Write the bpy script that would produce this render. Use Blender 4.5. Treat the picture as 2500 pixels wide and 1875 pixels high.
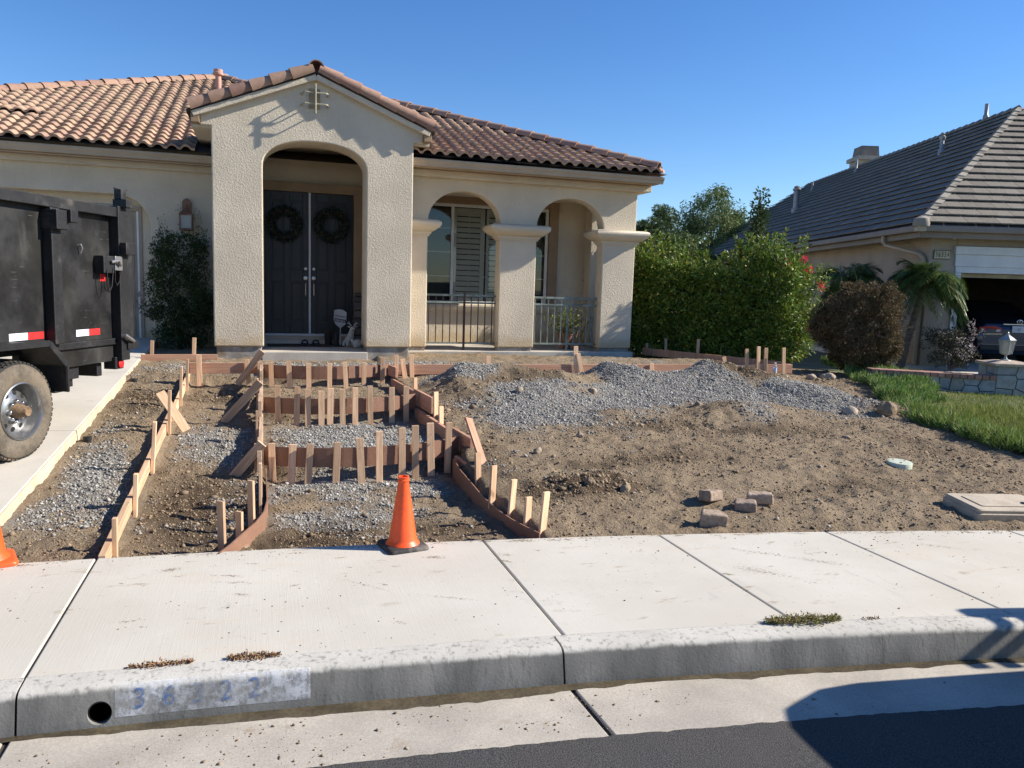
import bpy, math, random
import numpy as np
from mathutils import Vector, Matrix

for _o in list(bpy.data.objects):
    bpy.data.objects.remove(_o)
SC = bpy.context.scene
COL = SC.collection
RNG = np.random.default_rng(7)
random.seed(7)
R = math.radians

# ------------------------------------------------------------------ camera
def camera_axes(yaw, pitch, roll):
    f = Vector((math.sin(yaw)*math.cos(pitch), math.cos(yaw)*math.cos(pitch), -math.sin(pitch)))
    r = Vector((math.cos(yaw), -math.sin(yaw), 0)); u = r.cross(f)
    c, s = math.cos(roll), math.sin(roll)
    return c*r+s*u, -s*r+c*u, f
_r, _u, _f = camera_axes(0.308349, 0.123126, 0.031334)
cam_data = bpy.data.cameras.new('camera')
cam_data.sensor_fit = 'HORIZONTAL'; cam_data.sensor_width = 36.0; cam_data.lens = 27.568
cam_data.clip_start = 0.05; cam_data.clip_end = 2000
cam = bpy.data.objects.new('camera', cam_data); COL.objects.link(cam)
cam.matrix_world = Matrix(((_r.x, _u.x, -_f.x, 0), (_r.y, _u.y, -_f.y, 0), (_r.z, _u.z, -_f.z, 1.82), (0, 0, 0, 1)))
SC.camera = cam
CAM = Vector((0, 0, 1.82))

# ------------------------------------------------------------------ daylight
SUN_EL = R(32.0); SUN_AZ = R(12.0)             # azimuth measured from +X towards -Y
TO_SUN = Vector((math.cos(SUN_EL)*math.cos(SUN_AZ), -math.cos(SUN_EL)*math.sin(SUN_AZ), math.sin(SUN_EL)))
world = bpy.data.worlds.new('World'); SC.world = world; world.use_nodes = True
wn = world.node_tree.nodes; wl = world.node_tree.links
sky = wn.new('ShaderNodeTexSky'); sky.sky_type = 'NISHITA'; sky.sun_disc = False
sky.sun_elevation = SUN_EL; sky.sun_rotation = R(90)+SUN_AZ
sky.altitude = 400; sky.air_density = 1.0; sky.dust_density = 0.1; sky.ozone_density = 4.0
wn['Background'].inputs['Strength'].default_value = 0.095
hs = wn.new('ShaderNodeHueSaturation'); hs.inputs['Saturation'].default_value = 1.22; hs.inputs['Hue'].default_value = 0.508
wl.new(sky.outputs[0], hs.inputs['Color']); wl.new(hs.outputs[0], wn['Background'].inputs['Color'])
sun_data = bpy.data.lights.new('sun', 'SUN'); sun_data.energy = 5.0; sun_data.angle = R(0.55)
sun_data.color = (1.0, 0.93, 0.82)
sun = bpy.data.objects.new('sun', sun_data); COL.objects.link(sun)
sun.rotation_euler = TO_SUN.to_track_quat('Z', 'Y').to_euler(); sun.location = (20, -6, 20)
SC.view_settings.view_transform = 'Standard'; SC.view_settings.look = 'None'
SC.view_settings.exposure = 0.82; SC.view_settings.gamma = 1.0; SC.view_settings.use_curve_mapping = False

# ------------------------------------------------------------------ materials
MATS = {}
def _nt(name):
    m = bpy.data.materials.new(name); m.use_nodes = True
    nt = m.node_tree; b = nt.nodes['Principled BSDF']
    MATS[name] = m
    return m, nt, b
def _n(nt, t, **kw):
    n = nt.nodes.new(t)
    for k, v in kw.items():
        if k in n.inputs: n.inputs[k].default_value = v
        else: setattr(n, k, v)
    return n
def _rgb(c): return (c[0], c[1], c[2], 1.0)
def _mix(nt, fac, a, b, mode='MIX'):
    n = nt.nodes.new('ShaderNodeMix'); n.data_type = 'RGBA'; n.blend_type = mode; n.clamp_factor = True
    for s, v in ((0, fac), (6, a), (7, b)):
        if isinstance(v, bpy.types.NodeSocket): nt.links.new(v, n.inputs[s])
        else: n.inputs[s].default_value = v
    return n.outputs[2]
def _ramp(nt, src, lo, hi, a=0.0, b=1.0):
    n = nt.nodes.new('ShaderNodeMapRange'); n.inputs[1].default_value = lo; n.inputs[2].default_value = hi
    n.inputs[3].default_value = a; n.inputs[4].default_value = b; n.interpolation_type = 'SMOOTHSTEP'
    nt.links.new(src, n.inputs[0]); return n.outputs[0]
def _noise(nt, vec, scale, detail=4, rough=.55, dist=0.0):
    n = _n(nt, 'ShaderNodeTexNoise'); n.inputs['Scale'].default_value = scale; n.inputs['Detail'].default_value = detail
    n.inputs['Roughness'].default_value = rough; n.inputs['Distortion'].default_value = dist
    nt.links.new(vec, n.inputs['Vector']); return n.outputs['Fac']
def _pos(nt, scale=None):
    g = nt.nodes.new('ShaderNodeNewGeometry'); o = g.outputs['Position']
    if scale:
        m = nt.nodes.new('ShaderNodeVectorMath'); m.operation = 'MULTIPLY'; m.inputs[1].default_value = scale
        nt.links.new(o, m.inputs[0]); o = m.outputs[0]
    return o
def _objvec(nt, scale=(1, 1, 1)):
    t = nt.nodes.new('ShaderNodeTexCoord'); oi = nt.nodes.new('ShaderNodeObjectInfo')
    m = nt.nodes.new('ShaderNodeVectorMath'); m.operation = 'MULTIPLY_ADD'; m.inputs[1].default_value = scale
    nt.links.new(t.outputs['Object'], m.inputs[0])
    s = nt.nodes.new('ShaderNodeMath'); s.operation = 'MULTIPLY'; s.inputs[1].default_value = 57.0
    nt.links.new(oi.outputs['Random'], s.inputs[0]); nt.links.new(s.outputs[0], m.inputs[2])
    return m.outputs[0], oi.outputs['Random']
def _bump(nt, b, h, strength, dist):
    n = nt.nodes.new('ShaderNodeBump'); n.inputs['Strength'].default_value = strength; n.inputs['Distance'].default_value = dist
    nt.links.new(h, n.inputs['Height']); nt.links.new(n.outputs[0], b.inputs['Normal']); return n
def _spec(b, v): b.inputs['Specular IOR Level'].default_value = v

def plain(name, col, rough=.7, var=.18, vscale=4, fvar=.12, fscale=90, bump=.0, bscale=120, bdist=.004, metal=0.0, spec=.4, dirt=None, stretch=None):
    """base colour with a large blotchy variation, a fine one and an optional relief"""
    m, nt, b = _nt(name)
    p = _pos(nt, stretch)
    v = _ramp(nt, _noise(nt, p, vscale, 5), .3, .7, 1-var, 1+var)
    f = _ramp(nt, _noise(nt, p, fscale, 3), .3, .7, 1-fvar, 1+fvar)
    mm = nt.nodes.new('ShaderNodeMath'); mm.operation = 'MULTIPLY'; nt.links.new(v, mm.inputs[0]); nt.links.new(f, mm.inputs[1])
    cb = nt.nodes.new('ShaderNodeCombineColor')
    for i in range(3): nt.links.new(mm.outputs[0], cb.inputs[i])
    c = _mix(nt, 1.0, _rgb(col), cb.outputs[0], 'MULTIPLY')
    if dirt:                                   # (colour, scale, low, high)
        dm = _ramp(nt, _noise(nt, p, dirt[1], 6, .65), dirt[2], dirt[3])
        c = _mix(nt, dm, c, _rgb(dirt[0]))
    nt.links.new(c, b.inputs['Base Color'])
    b.inputs['Roughness'].default_value = rough; b.inputs['Metallic'].default_value = metal; _spec(b, spec)
    if bump: _bump(nt, b, _noise(nt, p, bscale, 4, .6), bump, bdist)
    return m

def stucco(name, col, strength=.62):
    m, nt, b = _nt(name)
    p = _pos(nt)
    big = _ramp(nt, _noise(nt, p, 1.3, 5), .3, .7, .90, 1.08)
    cb = nt.nodes.new('ShaderNodeCombineColor')
    for i in range(3): nt.links.new(big, cb.inputs[i])
    c = _mix(nt, 1.0, _rgb(col), cb.outputs[0], 'MULTIPLY')
    stain = _ramp(nt, _noise(nt, _pos(nt, (1, 1, .35)), 2.2, 6, .7), .60, .80)
    c = _mix(nt, _ramp(nt, stain, 0, 1, 0, .35), c, _rgb((col[0]*.8, col[1]*.72, col[2]*.55)))
    # splashed soil along the foot of the walls, ragged upper edge
    sz = nt.nodes.new('ShaderNodeSeparateXYZ'); nt.links.new(p, sz.inputs[0])
    rg = _ramp(nt, _noise(nt, p, 5, 5, .65), .25, .75, -.09, .09)
    ad0 = nt.nodes.new('ShaderNodeMath'); ad0.operation = 'ADD'; nt.links.new(sz.outputs[2], ad0.inputs[0]); nt.links.new(rg, ad0.inputs[1])
    c = _mix(nt, _ramp(nt, ad0.outputs[0], .78, 1.0, .55, 0), c, _rgb((col[0]*.74, col[1]*.60, col[2]*.38)))
    drip = _ramp(nt, _noise(nt, _pos(nt, (9, 9, .5)), 1.0, 4, .6), .60, .76, 0, .16); c = _mix(nt, drip, c, _rgb((col[0]*.62, col[1]*.58, col[2]*.52)))
    nt.links.new(c, b.inputs['Base Color']); b.inputs['Roughness'].default_value = .92; _spec(b, .15)
    h1 = _ramp(nt, _noise(nt, p, 40, 3, .6, .8), .40, .64)
    h2 = _noise(nt, p, 95, 2)
    ad = nt.nodes.new('ShaderNodeMath'); ad.operation = 'MULTIPLY_ADD'; ad.inputs[1].default_value = .25
    nt.links.new(h2, ad.inputs[0]); nt.links.new(h1, ad.inputs[2])
    _bump(nt, b, ad.outputs[0], strength, .0055)
    return m

def wood(name, col, col2, rough=.75, scale=(34, 34, 2.2), knot=True, var=.25):
    """grain along the object's own Z; every stick gets its own tone"""
    m, nt, b = _nt(name)
    v, rnd = _objvec(nt, scale)
    g = _noise(nt, v, 1.0, 5, .6, 1.2)
    c = _mix(nt, _ramp(nt, g, .38, .64), _rgb(col), _rgb(col2))
    tone = _ramp(nt, rnd, 0, 1, 1-var, 1+var)
    cb = nt.nodes.new('ShaderNodeCombineColor')
    for i in range(3): nt.links.new(tone, cb.inputs[i])
    c = _mix(nt, 1.0, c, cb.outputs[0], 'MULTIPLY')
    if knot:
        k = _ramp(nt, _noise(nt, _objvec(nt, (9, 9, 4.5))[0], 1.0, 2), .69, .76)
        c = _mix(nt, _ramp(nt, k, 0, 1, 0, .65), c, _rgb((col2[0]*.45, col2[1]*.38, col2[2]*.33)))
    mud = _ramp(nt, _noise(nt, _pos(nt), 7, 6, .7), .62, .78)
    c = _mix(nt, _ramp(nt, mud, 0, 1, 0, .5), c, _rgb((.25, .19, .13)))
    nt.links.new(c, b.inputs['Base Color']); b.inputs['Roughness'].default_value = rough; _spec(b, .25)
    _bump(nt, b, g, .25, .003)
    return m

def varied(name, col, col2, col3=None, rough=.8, bump=0.0, bscale=60, bdist=.004, spec=.3, tone=.22, transl=0.0, fine=None):
    """colour picked per piece (object and mesh island)"""
    m, nt, b = _nt(name)
    g = nt.nodes.new('ShaderNodeNewGeometry'); oi = nt.nodes.new('ShaderNodeObjectInfo')
    ad = nt.nodes.new('ShaderNodeMath'); ad.operation = 'ADD'
    nt.links.new(g.outputs['Random Per Island'], ad.inputs[0]); nt.links.new(oi.outputs['Random'], ad.inputs[1])
    fr = nt.nodes.new('ShaderNodeMath'); fr.operation = 'FRACT'; nt.links.new(ad.outputs[0], fr.inputs[0])
    c = _mix(nt, fr.outputs[0], _rgb(col), _rgb(col2))
    m7 = nt.nodes.new('ShaderNodeMath'); m7.operation = 'MULTIPLY'; m7.inputs[1].default_value = 7.31; nt.links.new(ad.outputs[0], m7.inputs[0])
    f7 = nt.nodes.new('ShaderNodeMath'); f7.operation = 'FRACT'; nt.links.new(m7.outputs[0], f7.inputs[0])
    if col3: c = _mix(nt, _ramp(nt, f7.outputs[0], .62, .95), c, _rgb(col3))
    m3 = nt.nodes.new('ShaderNodeMath'); m3.operation = 'MULTIPLY'; m3.inputs[1].default_value = 13.7; nt.links.new(ad.outputs[0], m3.inputs[0])
    f3 = nt.nodes.new('ShaderNodeMath'); f3.operation = 'FRACT'; nt.links.new(m3.outputs[0], f3.inputs[0])
    t = _ramp(nt, f3.outputs[0], 0, 1, 1-tone, 1+tone)
    if fine:
        ff = _ramp(nt, _noise(nt, _pos(nt), fine[0], 4, .6), .3, .7, 1-fine[1], 1+fine[1])
        mu = nt.nodes.new('ShaderNodeMath'); mu.operation = 'MULTIPLY'; nt.links.new(t, mu.inputs[0]); nt.links.new(ff, mu.inputs[1]); t = mu.outputs[0]
    cb = nt.nodes.new('ShaderNodeCombineColor')
    for i in range(3): nt.links.new(t, cb.inputs[i])
    c = _mix(nt, 1.0, c, cb.outputs[0], 'MULTIPLY')
    nt.links.new(c, b.inputs['Base Color']); b.inputs['Roughness'].default_value = rough; _spec(b, spec)
    if bump: _bump(nt, b, _noise(nt, _pos(nt), bscale, 4, .6), bump, bdist)
    if transl:
        tr = nt.nodes.new('ShaderNodeBsdfTranslucent'); nt.links.new(c, tr.inputs['Color'])
        mx = nt.nodes.new('ShaderNodeMixShader'); mx.inputs[0].default_value = transl
        nt.links.new(b.outputs[0], mx.inputs[1]); nt.links.new(tr.outputs[0], mx.inputs[2])
        nt.links.new(mx.outputs[0], nt.nodes['Material Output'].inputs['Surface'])
    return m

# ------------------------------------------------------------------ mesh helpers
def link(o, parent=None):
    COL.objects.link(o)
    if parent is not None:
        o.parent = parent
        o.matrix_parent_inverse = parent_matrix(parent).inverted()
    return o
def parent_matrix(o):
    m = Matrix.LocRotScale(o.location, o.rotation_euler, o.scale)
    if o.parent is not None:
        m = parent_matrix(o.parent) @ o.matrix_parent_inverse @ m
    return m
def tag(o, label=None, cat=None, group=None, kind=None):
    if label: o['label'] = label
    if cat: o['category'] = cat
    if group: o['group'] = group
    if kind: o['kind'] = kind
    return o
def thing(name, label, cat, loc, group=None):
    o = bpy.data.objects.new(name, None); o.location = loc; o.empty_display_size = .1
    COL.objects.link(o); return tag(o, label, cat, group)
def mesh_np(name, V, F, mat, parent=None, smooth=False, attrs=None):
    """V (n,3) array, F (m,k) int array of equal-size faces"""
    V = np.ascontiguousarray(V, dtype=np.float32); F = np.ascontiguousarray(F, dtype=np.int32)
    me = bpy.data.meshes.new(name); k = F.shape[1]
    me.vertices.add(len(V)); me.vertices.foreach_set('co', V.ravel())
    me.loops.add(F.size); me.loops.foreach_set('vertex_index', F.ravel())
    me.polygons.add(len(F)); me.polygons.foreach_set('loop_start', np.arange(0, F.size, k, dtype=np.int32))
    if smooth: me.polygons.foreach_set('use_smooth', np.ones(len(F), dtype=bool))
    me.update(calc_edges=True)
    if attrs:
        for an, a in attrs.items():
            at = me.attributes.new(an, 'FLOAT', 'POINT'); at.data.foreach_set('value', np.ascontiguousarray(a, dtype=np.float32))
    me.materials.append(MATS[mat])
    return link(bpy.data.objects.new(name, me), parent)
class MB:
    def __init__(s): s.v = []; s.f = []
    def add(s, vs, fs):
        n = len(s.v); s.v += [tuple(v) for v in vs]; s.f += [tuple(i+n for i in f) for f in fs]; return s
    def hexa(s, p): # 8 corners: bottom ring, top ring
        return s.add(p, [(3, 2, 1, 0), (4, 5, 6, 7), (0, 1, 5, 4), (1, 2, 6, 5), (2, 3, 7, 6), (3, 0, 4, 7)])
    def box(s, x0, x1, y0, y1, z0, z1):
        return s.hexa([(x0, y0, z0), (x1, y0, z0), (x1, y1, z0), (x0, y1, z0), (x0, y0, z1), (x1, y0, z1), (x1, y1, z1), (x0, y1, z1)])
    def obox(s, c, ax, ay, az): # centre and half-axes
        c, ax, ay, az = map(Vector, (c, ax, ay, az))
        return s.hexa([c+a*ax+b*ay+d*az for d in (-1, 1) for a, b in ((-1, -1), (1, -1), (1, 1), (-1, 1))])
    def bar(s, p, q, w, t, up=(0, 0, 1)): # beam p->q, w across, t along up-ish
        p, q = Vector(p), Vector(q); d = (q-p); L = d.length; d = d/L
        up = Vector(up)
        a = d.cross(up)
        if a.length < 1e-4: a = d.cross(Vector((0, 1, 0)))
        a.normalize(); b = a.cross(d)
        return s.obox((p+q)/2, d*L/2, a*w/2, b*t/2)
    def tube(s, pts, r, n=8, caps=True):
        pts = [Vector(p) for p in pts]; m = len(pts)
        rs = r if isinstance(r, (list, tuple)) else [r]*m
        base = len(s.v); prev = None
        for i, p in enumerate(pts):
            d = (pts[min(i+1, m-1)]-pts[max(i-1, 0)]).normalized()
            if prev is None:
                a = d.orthogonal().normalized()
            else:
                a = (prev-d*prev.dot(d)).normalized()
            prev = a; b = d.cross(a)
            for k in range(n):
                t = 2*math.pi*k/n; s.v.append(tuple(p+rs[i]*(math.cos(t)*a+math.sin(t)*b)))
        for i in range(m-1):
            for k in range(n):
                k2 = (k+1) % n
                s.f.append((base+i*n+k, base+i*n+k2, base+(i+1)*n+k2, base+(i+1)*n+k))
        if caps:
            s.f.append(tuple(base+k for k in reversed(range(n)))); s.f.append(tuple(base+(m-1)*n+k for k in range(n)))
        return s
    def lathe(s, prof, c=(0, 0, 0), n=16, axis='Z', rot=None):
        base = len(s.v)
        for r, z in prof:
            for k in range(n):
                t = 2*math.pi*k/n; p = Vector((r*math.cos(t), r*math.sin(t), z))
                if rot is not None: p = rot @ p
                s.v.append(tuple(p+Vector(c)))
        for i in range(len(prof)-1):
            for k in range(n):
                k2 = (k+1) % n
                s.f.append((base+i*n+k, base+i*n+k2, base+(i+1)*n+k2, base+(i+1)*n+k))
        s.f.append(tuple(base+k for k in reversed(range(n)))); s.f.append(tuple(base+(len(prof)-1)*n+k for k in range(n)))
        return s
    def prism(s, poly, fn0, fn1): # poly 2-D, two maps to 3-D (near cap, far cap)
        n = len(poly); base = len(s.v)
        s.v += [tuple(fn0(*p)) for p in poly]; s.v += [tuple(fn1(*p)) for p in poly]
        s.f.append(tuple(base+i for i in range(n))); s.f.append(tuple(base+n+i for i in reversed(range(n))))
        for i in range(n):
            j = (i+1) % n; s.f.append((base+i, base+n+i, base+n+j, base+j))
        return s
    def build(s, name, mat, parent=None, smooth=False, bevel=0, seg=2):
        me = bpy.data.meshes.new(name); me.from_pydata(s.v, [], s.f); me.update()
        me.materials.append(MATS[mat])
        if smooth:
            me.polygons.foreach_set('use_smooth', [True]*len(me.polygons))
            try: me.set_sharp_from_angle(angle=R(42))
            except Exception: pass
        o = link(bpy.data.objects.new(name, me), parent)
        if bevel:
            b = o.modifiers.new('bevel', 'BEVEL'); b.width = bevel; b.segments = seg; b.limit_method = 'ANGLE'; b.angle_limit = R(35)
            b.harden_normals = False
        return o
def recalc(o):
    import bmesh
    bm = bmesh.new(); bm.from_mesh(o.data); bmesh.ops.recalc_face_normals(bm, faces=bm.faces); bm.to_mesh(o.data); bm.free(); return o
def stick(name, mat, p, q, w, t, facing=(0, -1, 0), parent=None, bevel=.002, shape=None):
    """a sawn stick whose own Z runs from p to q (wood grain follows it); 'w' across, 't' along facing"""
    p, q = Vector(p), Vector(q); z = (q-p); L = z.length; z.normalize()
    y = Vector(facing); y = (y-z*y.dot(z)).normalized(); x = y.cross(z)
    M = Matrix(((x.x, y.x, z.x, p.x), (x.y, y.y, z.y, p.y), (x.z, y.z, z.z, p.z), (0, 0, 0, 1)))
    mb = MB(); mb.box(-w/2, w/2, -t/2, t/2, 0, L)
    o = mb.build(name, mat, None, bevel=bevel)
    o.matrix_world = M
    if parent is not None:
        o.parent = parent; o.matrix_parent_inverse = parent_matrix(parent).inverted()
    return o
def copy_part(o, parent, M):
    c = o.copy(); COL.objects.link(c); c.parent = parent
    c.matrix_parent_inverse = parent_matrix(parent).inverted() if parent is not None else Matrix()
    c.matrix_basis = M
    return c
def text_mesh(name, body, size, mat, M, parent, extrude=.004, xscale=1.0, font=None):
    cu = bpy.data.curves.new(name, 'FONT'); cu.body = body; cu.size = size; cu.extrude = extrude
    cu.align_x = 'CENTER'; cu.align_y = 'CENTER'
    t = bpy.data.objects.new(name+'_tmp', cu); COL.objects.link(t)
    dg = bpy.context.evaluated_depsgraph_get(); dg.update()
    me = bpy.data.meshes.new_from_object(t.evaluated_get(dg)); bpy.data.objects.remove(t); bpy.data.curves.remove(cu)
    me.transform(Matrix.Diagonal((xscale, 1, 1, 1))); me.materials.clear(); me.materials.append(MATS[mat])
    o = bpy.data.objects.new(name, me); COL.objects.link(o); o.matrix_world = M
    if parent is not None:
        o.parent = parent; o.matrix_parent_inverse = parent_matrix(parent).inverted()
    return o
# numpy value noise
def _hash(ix, iy, s):
    h = (ix*374761393+iy*668265263+s*974634533) & 0xffffffff
    h = ((h ^ (h >> 13))*1274126177) & 0xffffffff
    return ((h ^ (h >> 16)) & 0xffff)/65535.0
def vnoise(x, y, s=0):
    ix = np.floor(x).astype(np.int64); iy = np.floor(y).astype(np.int64); fx = x-ix; fy = y-iy
    fx = fx*fx*(3-2*fx); fy = fy*fy*(3-2*fy)
    a = _hash(ix, iy, s); b = _hash(ix+1, iy, s); c = _hash(ix, iy+1, s); d = _hash(ix+1, iy+1, s)
    return (a*(1-fx)+b*fx)*(1-fy)+(c*(1-fx)+d*fx)*fy
def fbm(x, y, oct=4, s=0):
    t = 0; a = .5
    for o in range(oct):
        t = t+a*(vnoise(x, y, s+o*17)*2-1); x = x*2.03+13.1; y = y*2.03+7.7; a *= .5
    return t
def sstep(a, b, x):
    t = np.clip((x-a)/(b-a), 0, 1); return t*t*(3-2*t)

# ------------------------------------------------------------------ material library
stucco('stucco', (.625, .54, .415))
stucco('stucco_neighbour', (.40, .335, .27), .5)
plain('foundation', (.30, .275, .24), .9, .3, 5, .2, 60, .5, 60, .01, dirt=((.22, .15, .09), 4, .5, .7))
plain('trim_tan', (.30, .205, .125), .8, .1, 3, .06, 80)
plain('gutter_paint', (.42, .335, .245), .5, .06, 3, .04, 80)
plain('door_dark', (.024, .023, .024), .45, .15, 3, .06, 60)
plain('metal_white', (.62, .62, .62), .45, .06, 3, .04, 50)
plain('white_paint', (.72, .72, .70), .5, .08, 3, .05, 50)
plain('shutter', (.74, .72, .64), .55, .06, 3, .04, 50)
plain('garage_door', (.34, .27, .20), .6, .08, 3, .04, 50)
plain('iron_green', (.16, .20, .18), .6, .3, 8, .2, 60, dirt=((.12, .05, .03), 9, .55, .7))
plain('iron_dark', (.06, .03, .028), .6, .3, 8, .2, 60)
plain('copper', (.22, .12, .075), .55, .25, 12, .2, 60, metal=.4)
plain('dark_void', (.012, .012, .012), .9)
plain('black_plastic', (.02, .02, .02), .5)
plain('black_rubber', (.028, .027, .026), .75, .3, 6, .2, 50, .2, 90, .003, dirt=((.16, .12, .085), 5, .5, .75))
varied('roof_tile', (.37, .25, .178), (.42, .30, .205), (.345, .225, .165), .85, .3, 55, .004, tone=.10, fine=(14, .08))
varied('cap_tile', (.31, .19, .14), (.36, .235, .165), (.28, .165, .125), .85, .35, 55, .004, tone=.12, fine=(14, .10))
varied('slate_tile', (.165, .142, .112), (.20, .175, .14), None, .8, .4, 30, .004, tone=.12, fine=(22, .18))
plain('roof_deck', (.05, .04, .035), .95)
m, nt, b = _nt('concrete_walk')
p = _pos(nt); ps = _pos(nt, (.55, 1.6, 1))
c = _mix(nt, _ramp(nt, _noise(nt, p, 1.1, 5, .6), .32, .70), _rgb((.51, .475, .405)), _rgb((.575, .545, .475)))
c = _mix(nt, _ramp(nt, _noise(nt, p, 140, 2, .6), .30, .72, .18, .0), c, _rgb((.38, .35, .30)))
warm = _ramp(nt, _noise(nt, ps, 1.7, 5, .62), .56, .74, 0, .55); c = _mix(nt, warm, c, _rgb((.56, .465, .34)))
smu = _ramp(nt, _noise(nt, ps, 6.5, 6, .68), .60, .69, 0, .75); sm2 = _ramp(nt, _noise(nt, p, 1.3, 3), .42, .58)
mu = nt.nodes.new('ShaderNodeMath'); mu.operation = 'MULTIPLY'; nt.links.new(smu, mu.inputs[0]); nt.links.new(sm2, mu.inputs[1])
c = _mix(nt, mu.outputs[0], c, _rgb((.27, .205, .13)))
gry = _ramp(nt, _noise(nt, _pos(nt, (1.6, .7, 1)), 2.6, 4, .6, 1.5), .63, .70, 0, .38); c = _mix(nt, gry, c, _rgb((.40, .39, .36)))
spk = _ramp(nt, _noise(nt, p, 48, 2, .5), .745, .775, 0, .8); c = _mix(nt, spk, c, _rgb((.17, .14, .10)))
nt.links.new(c, b.inputs['Base Color']); b.inputs['Roughness'].default_value = .9; _spec(b, .2)
br_ = _noise(nt, _pos(nt, (160, 4, 4)), 1.0, 2); fi = _noise(nt, p, 170, 3)
ad = nt.nodes.new('ShaderNodeMath'); ad.operation = 'ADD'; nt.links.new(br_, ad.inputs[0]); nt.links.new(fi, ad.inputs[1])
_bump(nt, b, ad.outputs[0], .22, .003)
m, nt, b = _nt('concrete_curb')                 # pale top, road grime on the face with a ragged upper edge
p = _pos(nt)
c = _mix(nt, _ramp(nt, _noise(nt, p, 3.0, 5, .6), .3, .7), _rgb((.45, .425, .375)), _rgb((.53, .505, .45)))
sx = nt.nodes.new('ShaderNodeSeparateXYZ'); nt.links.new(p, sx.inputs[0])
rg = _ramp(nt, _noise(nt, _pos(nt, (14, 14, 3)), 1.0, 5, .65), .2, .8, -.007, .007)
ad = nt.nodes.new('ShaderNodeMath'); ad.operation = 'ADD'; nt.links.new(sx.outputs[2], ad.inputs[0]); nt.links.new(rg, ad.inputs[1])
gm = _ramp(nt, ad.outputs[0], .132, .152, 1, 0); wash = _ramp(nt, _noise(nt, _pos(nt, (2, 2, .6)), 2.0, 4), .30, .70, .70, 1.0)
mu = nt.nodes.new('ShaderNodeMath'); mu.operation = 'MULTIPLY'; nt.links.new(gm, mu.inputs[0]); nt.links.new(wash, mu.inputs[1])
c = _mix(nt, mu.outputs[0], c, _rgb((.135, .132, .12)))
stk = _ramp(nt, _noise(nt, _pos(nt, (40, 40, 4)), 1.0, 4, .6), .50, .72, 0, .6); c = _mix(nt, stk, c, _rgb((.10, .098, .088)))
c = _mix(nt, _ramp(nt, _noise(nt, p, 9, 5, .7), .66, .78, 0, .5), c, _rgb((.33, .26, .17)))
nt.links.new(c, b.inputs['Base Color']); b.inputs['Roughness'].default_value = .88; _spec(b, .25)
_bump(nt, b, _noise(nt, p, 75, 4, .65), .45, .004)
plain('concrete_gutter', (.40, .36, .30), .88, .14, 2.4, .10, 90, .3, 120, .004, dirt=((.32, .25, .175), 5, .60, .76))
plain('concrete_drive', (.54, .50, .43), .88, .08, 1.5, .06, 110, .2, 150, .003, dirt=((.34, .28, .21), 4, .66, .78))
plain('concrete_edge', (.55, .44, .31), .92, .15, 4, .15, 60, .5, 60, .008)
plain('slab_concrete', (.46, .42, .36), .88, .12, 3, .1, 70, .3, 70, .005)
plain('wet_silt', (.085, .068, .042), .16, .3, 5, .2, 60, .15, 30, .004, spec=.5)
plain('joint_dark', (.06, .05, .04), .95)
# asphalt
m, nt, b = _nt('asphalt')
ag = _noise(nt, _pos(nt), 160, 3, .7)
c = _mix(nt, _ramp(nt, ag, .35, .68), _rgb((.030, .030, .032)), _rgb((.105, .10, .095)))
c = _mix(nt, _ramp(nt, _noise(nt, _pos(nt), 2.2, 5), .3, .75, 0, .35), c, _rgb((.085, .075, .062)))
nt.links.new(c, b.inputs['Base Color']); b.inputs['Roughness'].default_value = .9; _spec(b, .25)
_bump(nt, b, ag, .9, .006)
# dirt / gravel ground driven by what lies there (point attributes)
m, nt, b = _nt('yard_dirt')
ga = nt.nodes.new('ShaderNodeAttribute'); ga.attribute_name = 'gravel'
mo = nt.nodes.new('ShaderNodeAttribute'); mo.attribute_name = 'moist'
p = _pos(nt)
n1 = _noise(nt, p, 2.3, 6, .6); n2 = _noise(nt, p, 38, 4, .65); n3 = _noise(nt, p, 150, 3, .6)
n0 = _noise(nt, p, .8, 4, .6)
d = _mix(nt, _ramp(nt, n1, .34, .64), _rgb((.170, .124, .080)), _rgb((.26, .198, .132)))
d = _mix(nt, _ramp(nt, n0, .42, .62, 0, .55), d, _rgb((.305, .235, .158)))
d = _mix(nt, _ramp(nt, n2, .35, .7), d, _rgb((.30, .232, .156)))
d = _mix(nt, _ramp(nt, n3, .60, .75, 0, .6), d, _rgb((.12, .085, .05)))
d = _mix(nt, _ramp(nt, mo.outputs['Fac'], .08, .7, 0, .9), d, _rgb((.075, .052, .033)))
gv = _mix(nt, _ramp(nt, n3, .38, .62), _rgb((.17, .16, .145)), _rgb((.33, .32, .30)))
gv = _mix(nt, _ramp(nt, n2, .42, .75, 0, .6), gv, _rgb((.25, .225, .18)))
gm = nt.nodes.new('ShaderNodeMath'); gm.operation = 'ADD'; nt.links.new(ga.outputs['Fac'], gm.inputs[0])
sh = _ramp(nt, n2, .3, .7, -.25, .25); nt.links.new(sh, gm.inputs[1])
c = _mix(nt, _ramp(nt, gm.outputs[0], .35, .75), d, gv)
nt.links.new(c, b.inputs['Base Color']); b.inputs['Roughness'].default_value = .95; _spec(b, .12)
ad = nt.nodes.new('ShaderNodeMath'); ad.operation = 'MULTIPLY_ADD'; ad.inputs[1].default_value = .5
nt.links.new(n3, ad.inputs[0]); nt.links.new(n2, ad.inputs[2])
nb_ = _noise(nt, p, 14, 5, .7); a2 = nt.nodes.new('ShaderNodeMath'); a2.operation = 'MULTIPLY_ADD'; a2.inputs[1].default_value = 1.2
nt.links.new(nb_, a2.inputs[0]); nt.links.new(ad.outputs[0], a2.inputs[2])
_bump(nt, b, a2.outputs[0], 1.0, .022)
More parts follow.
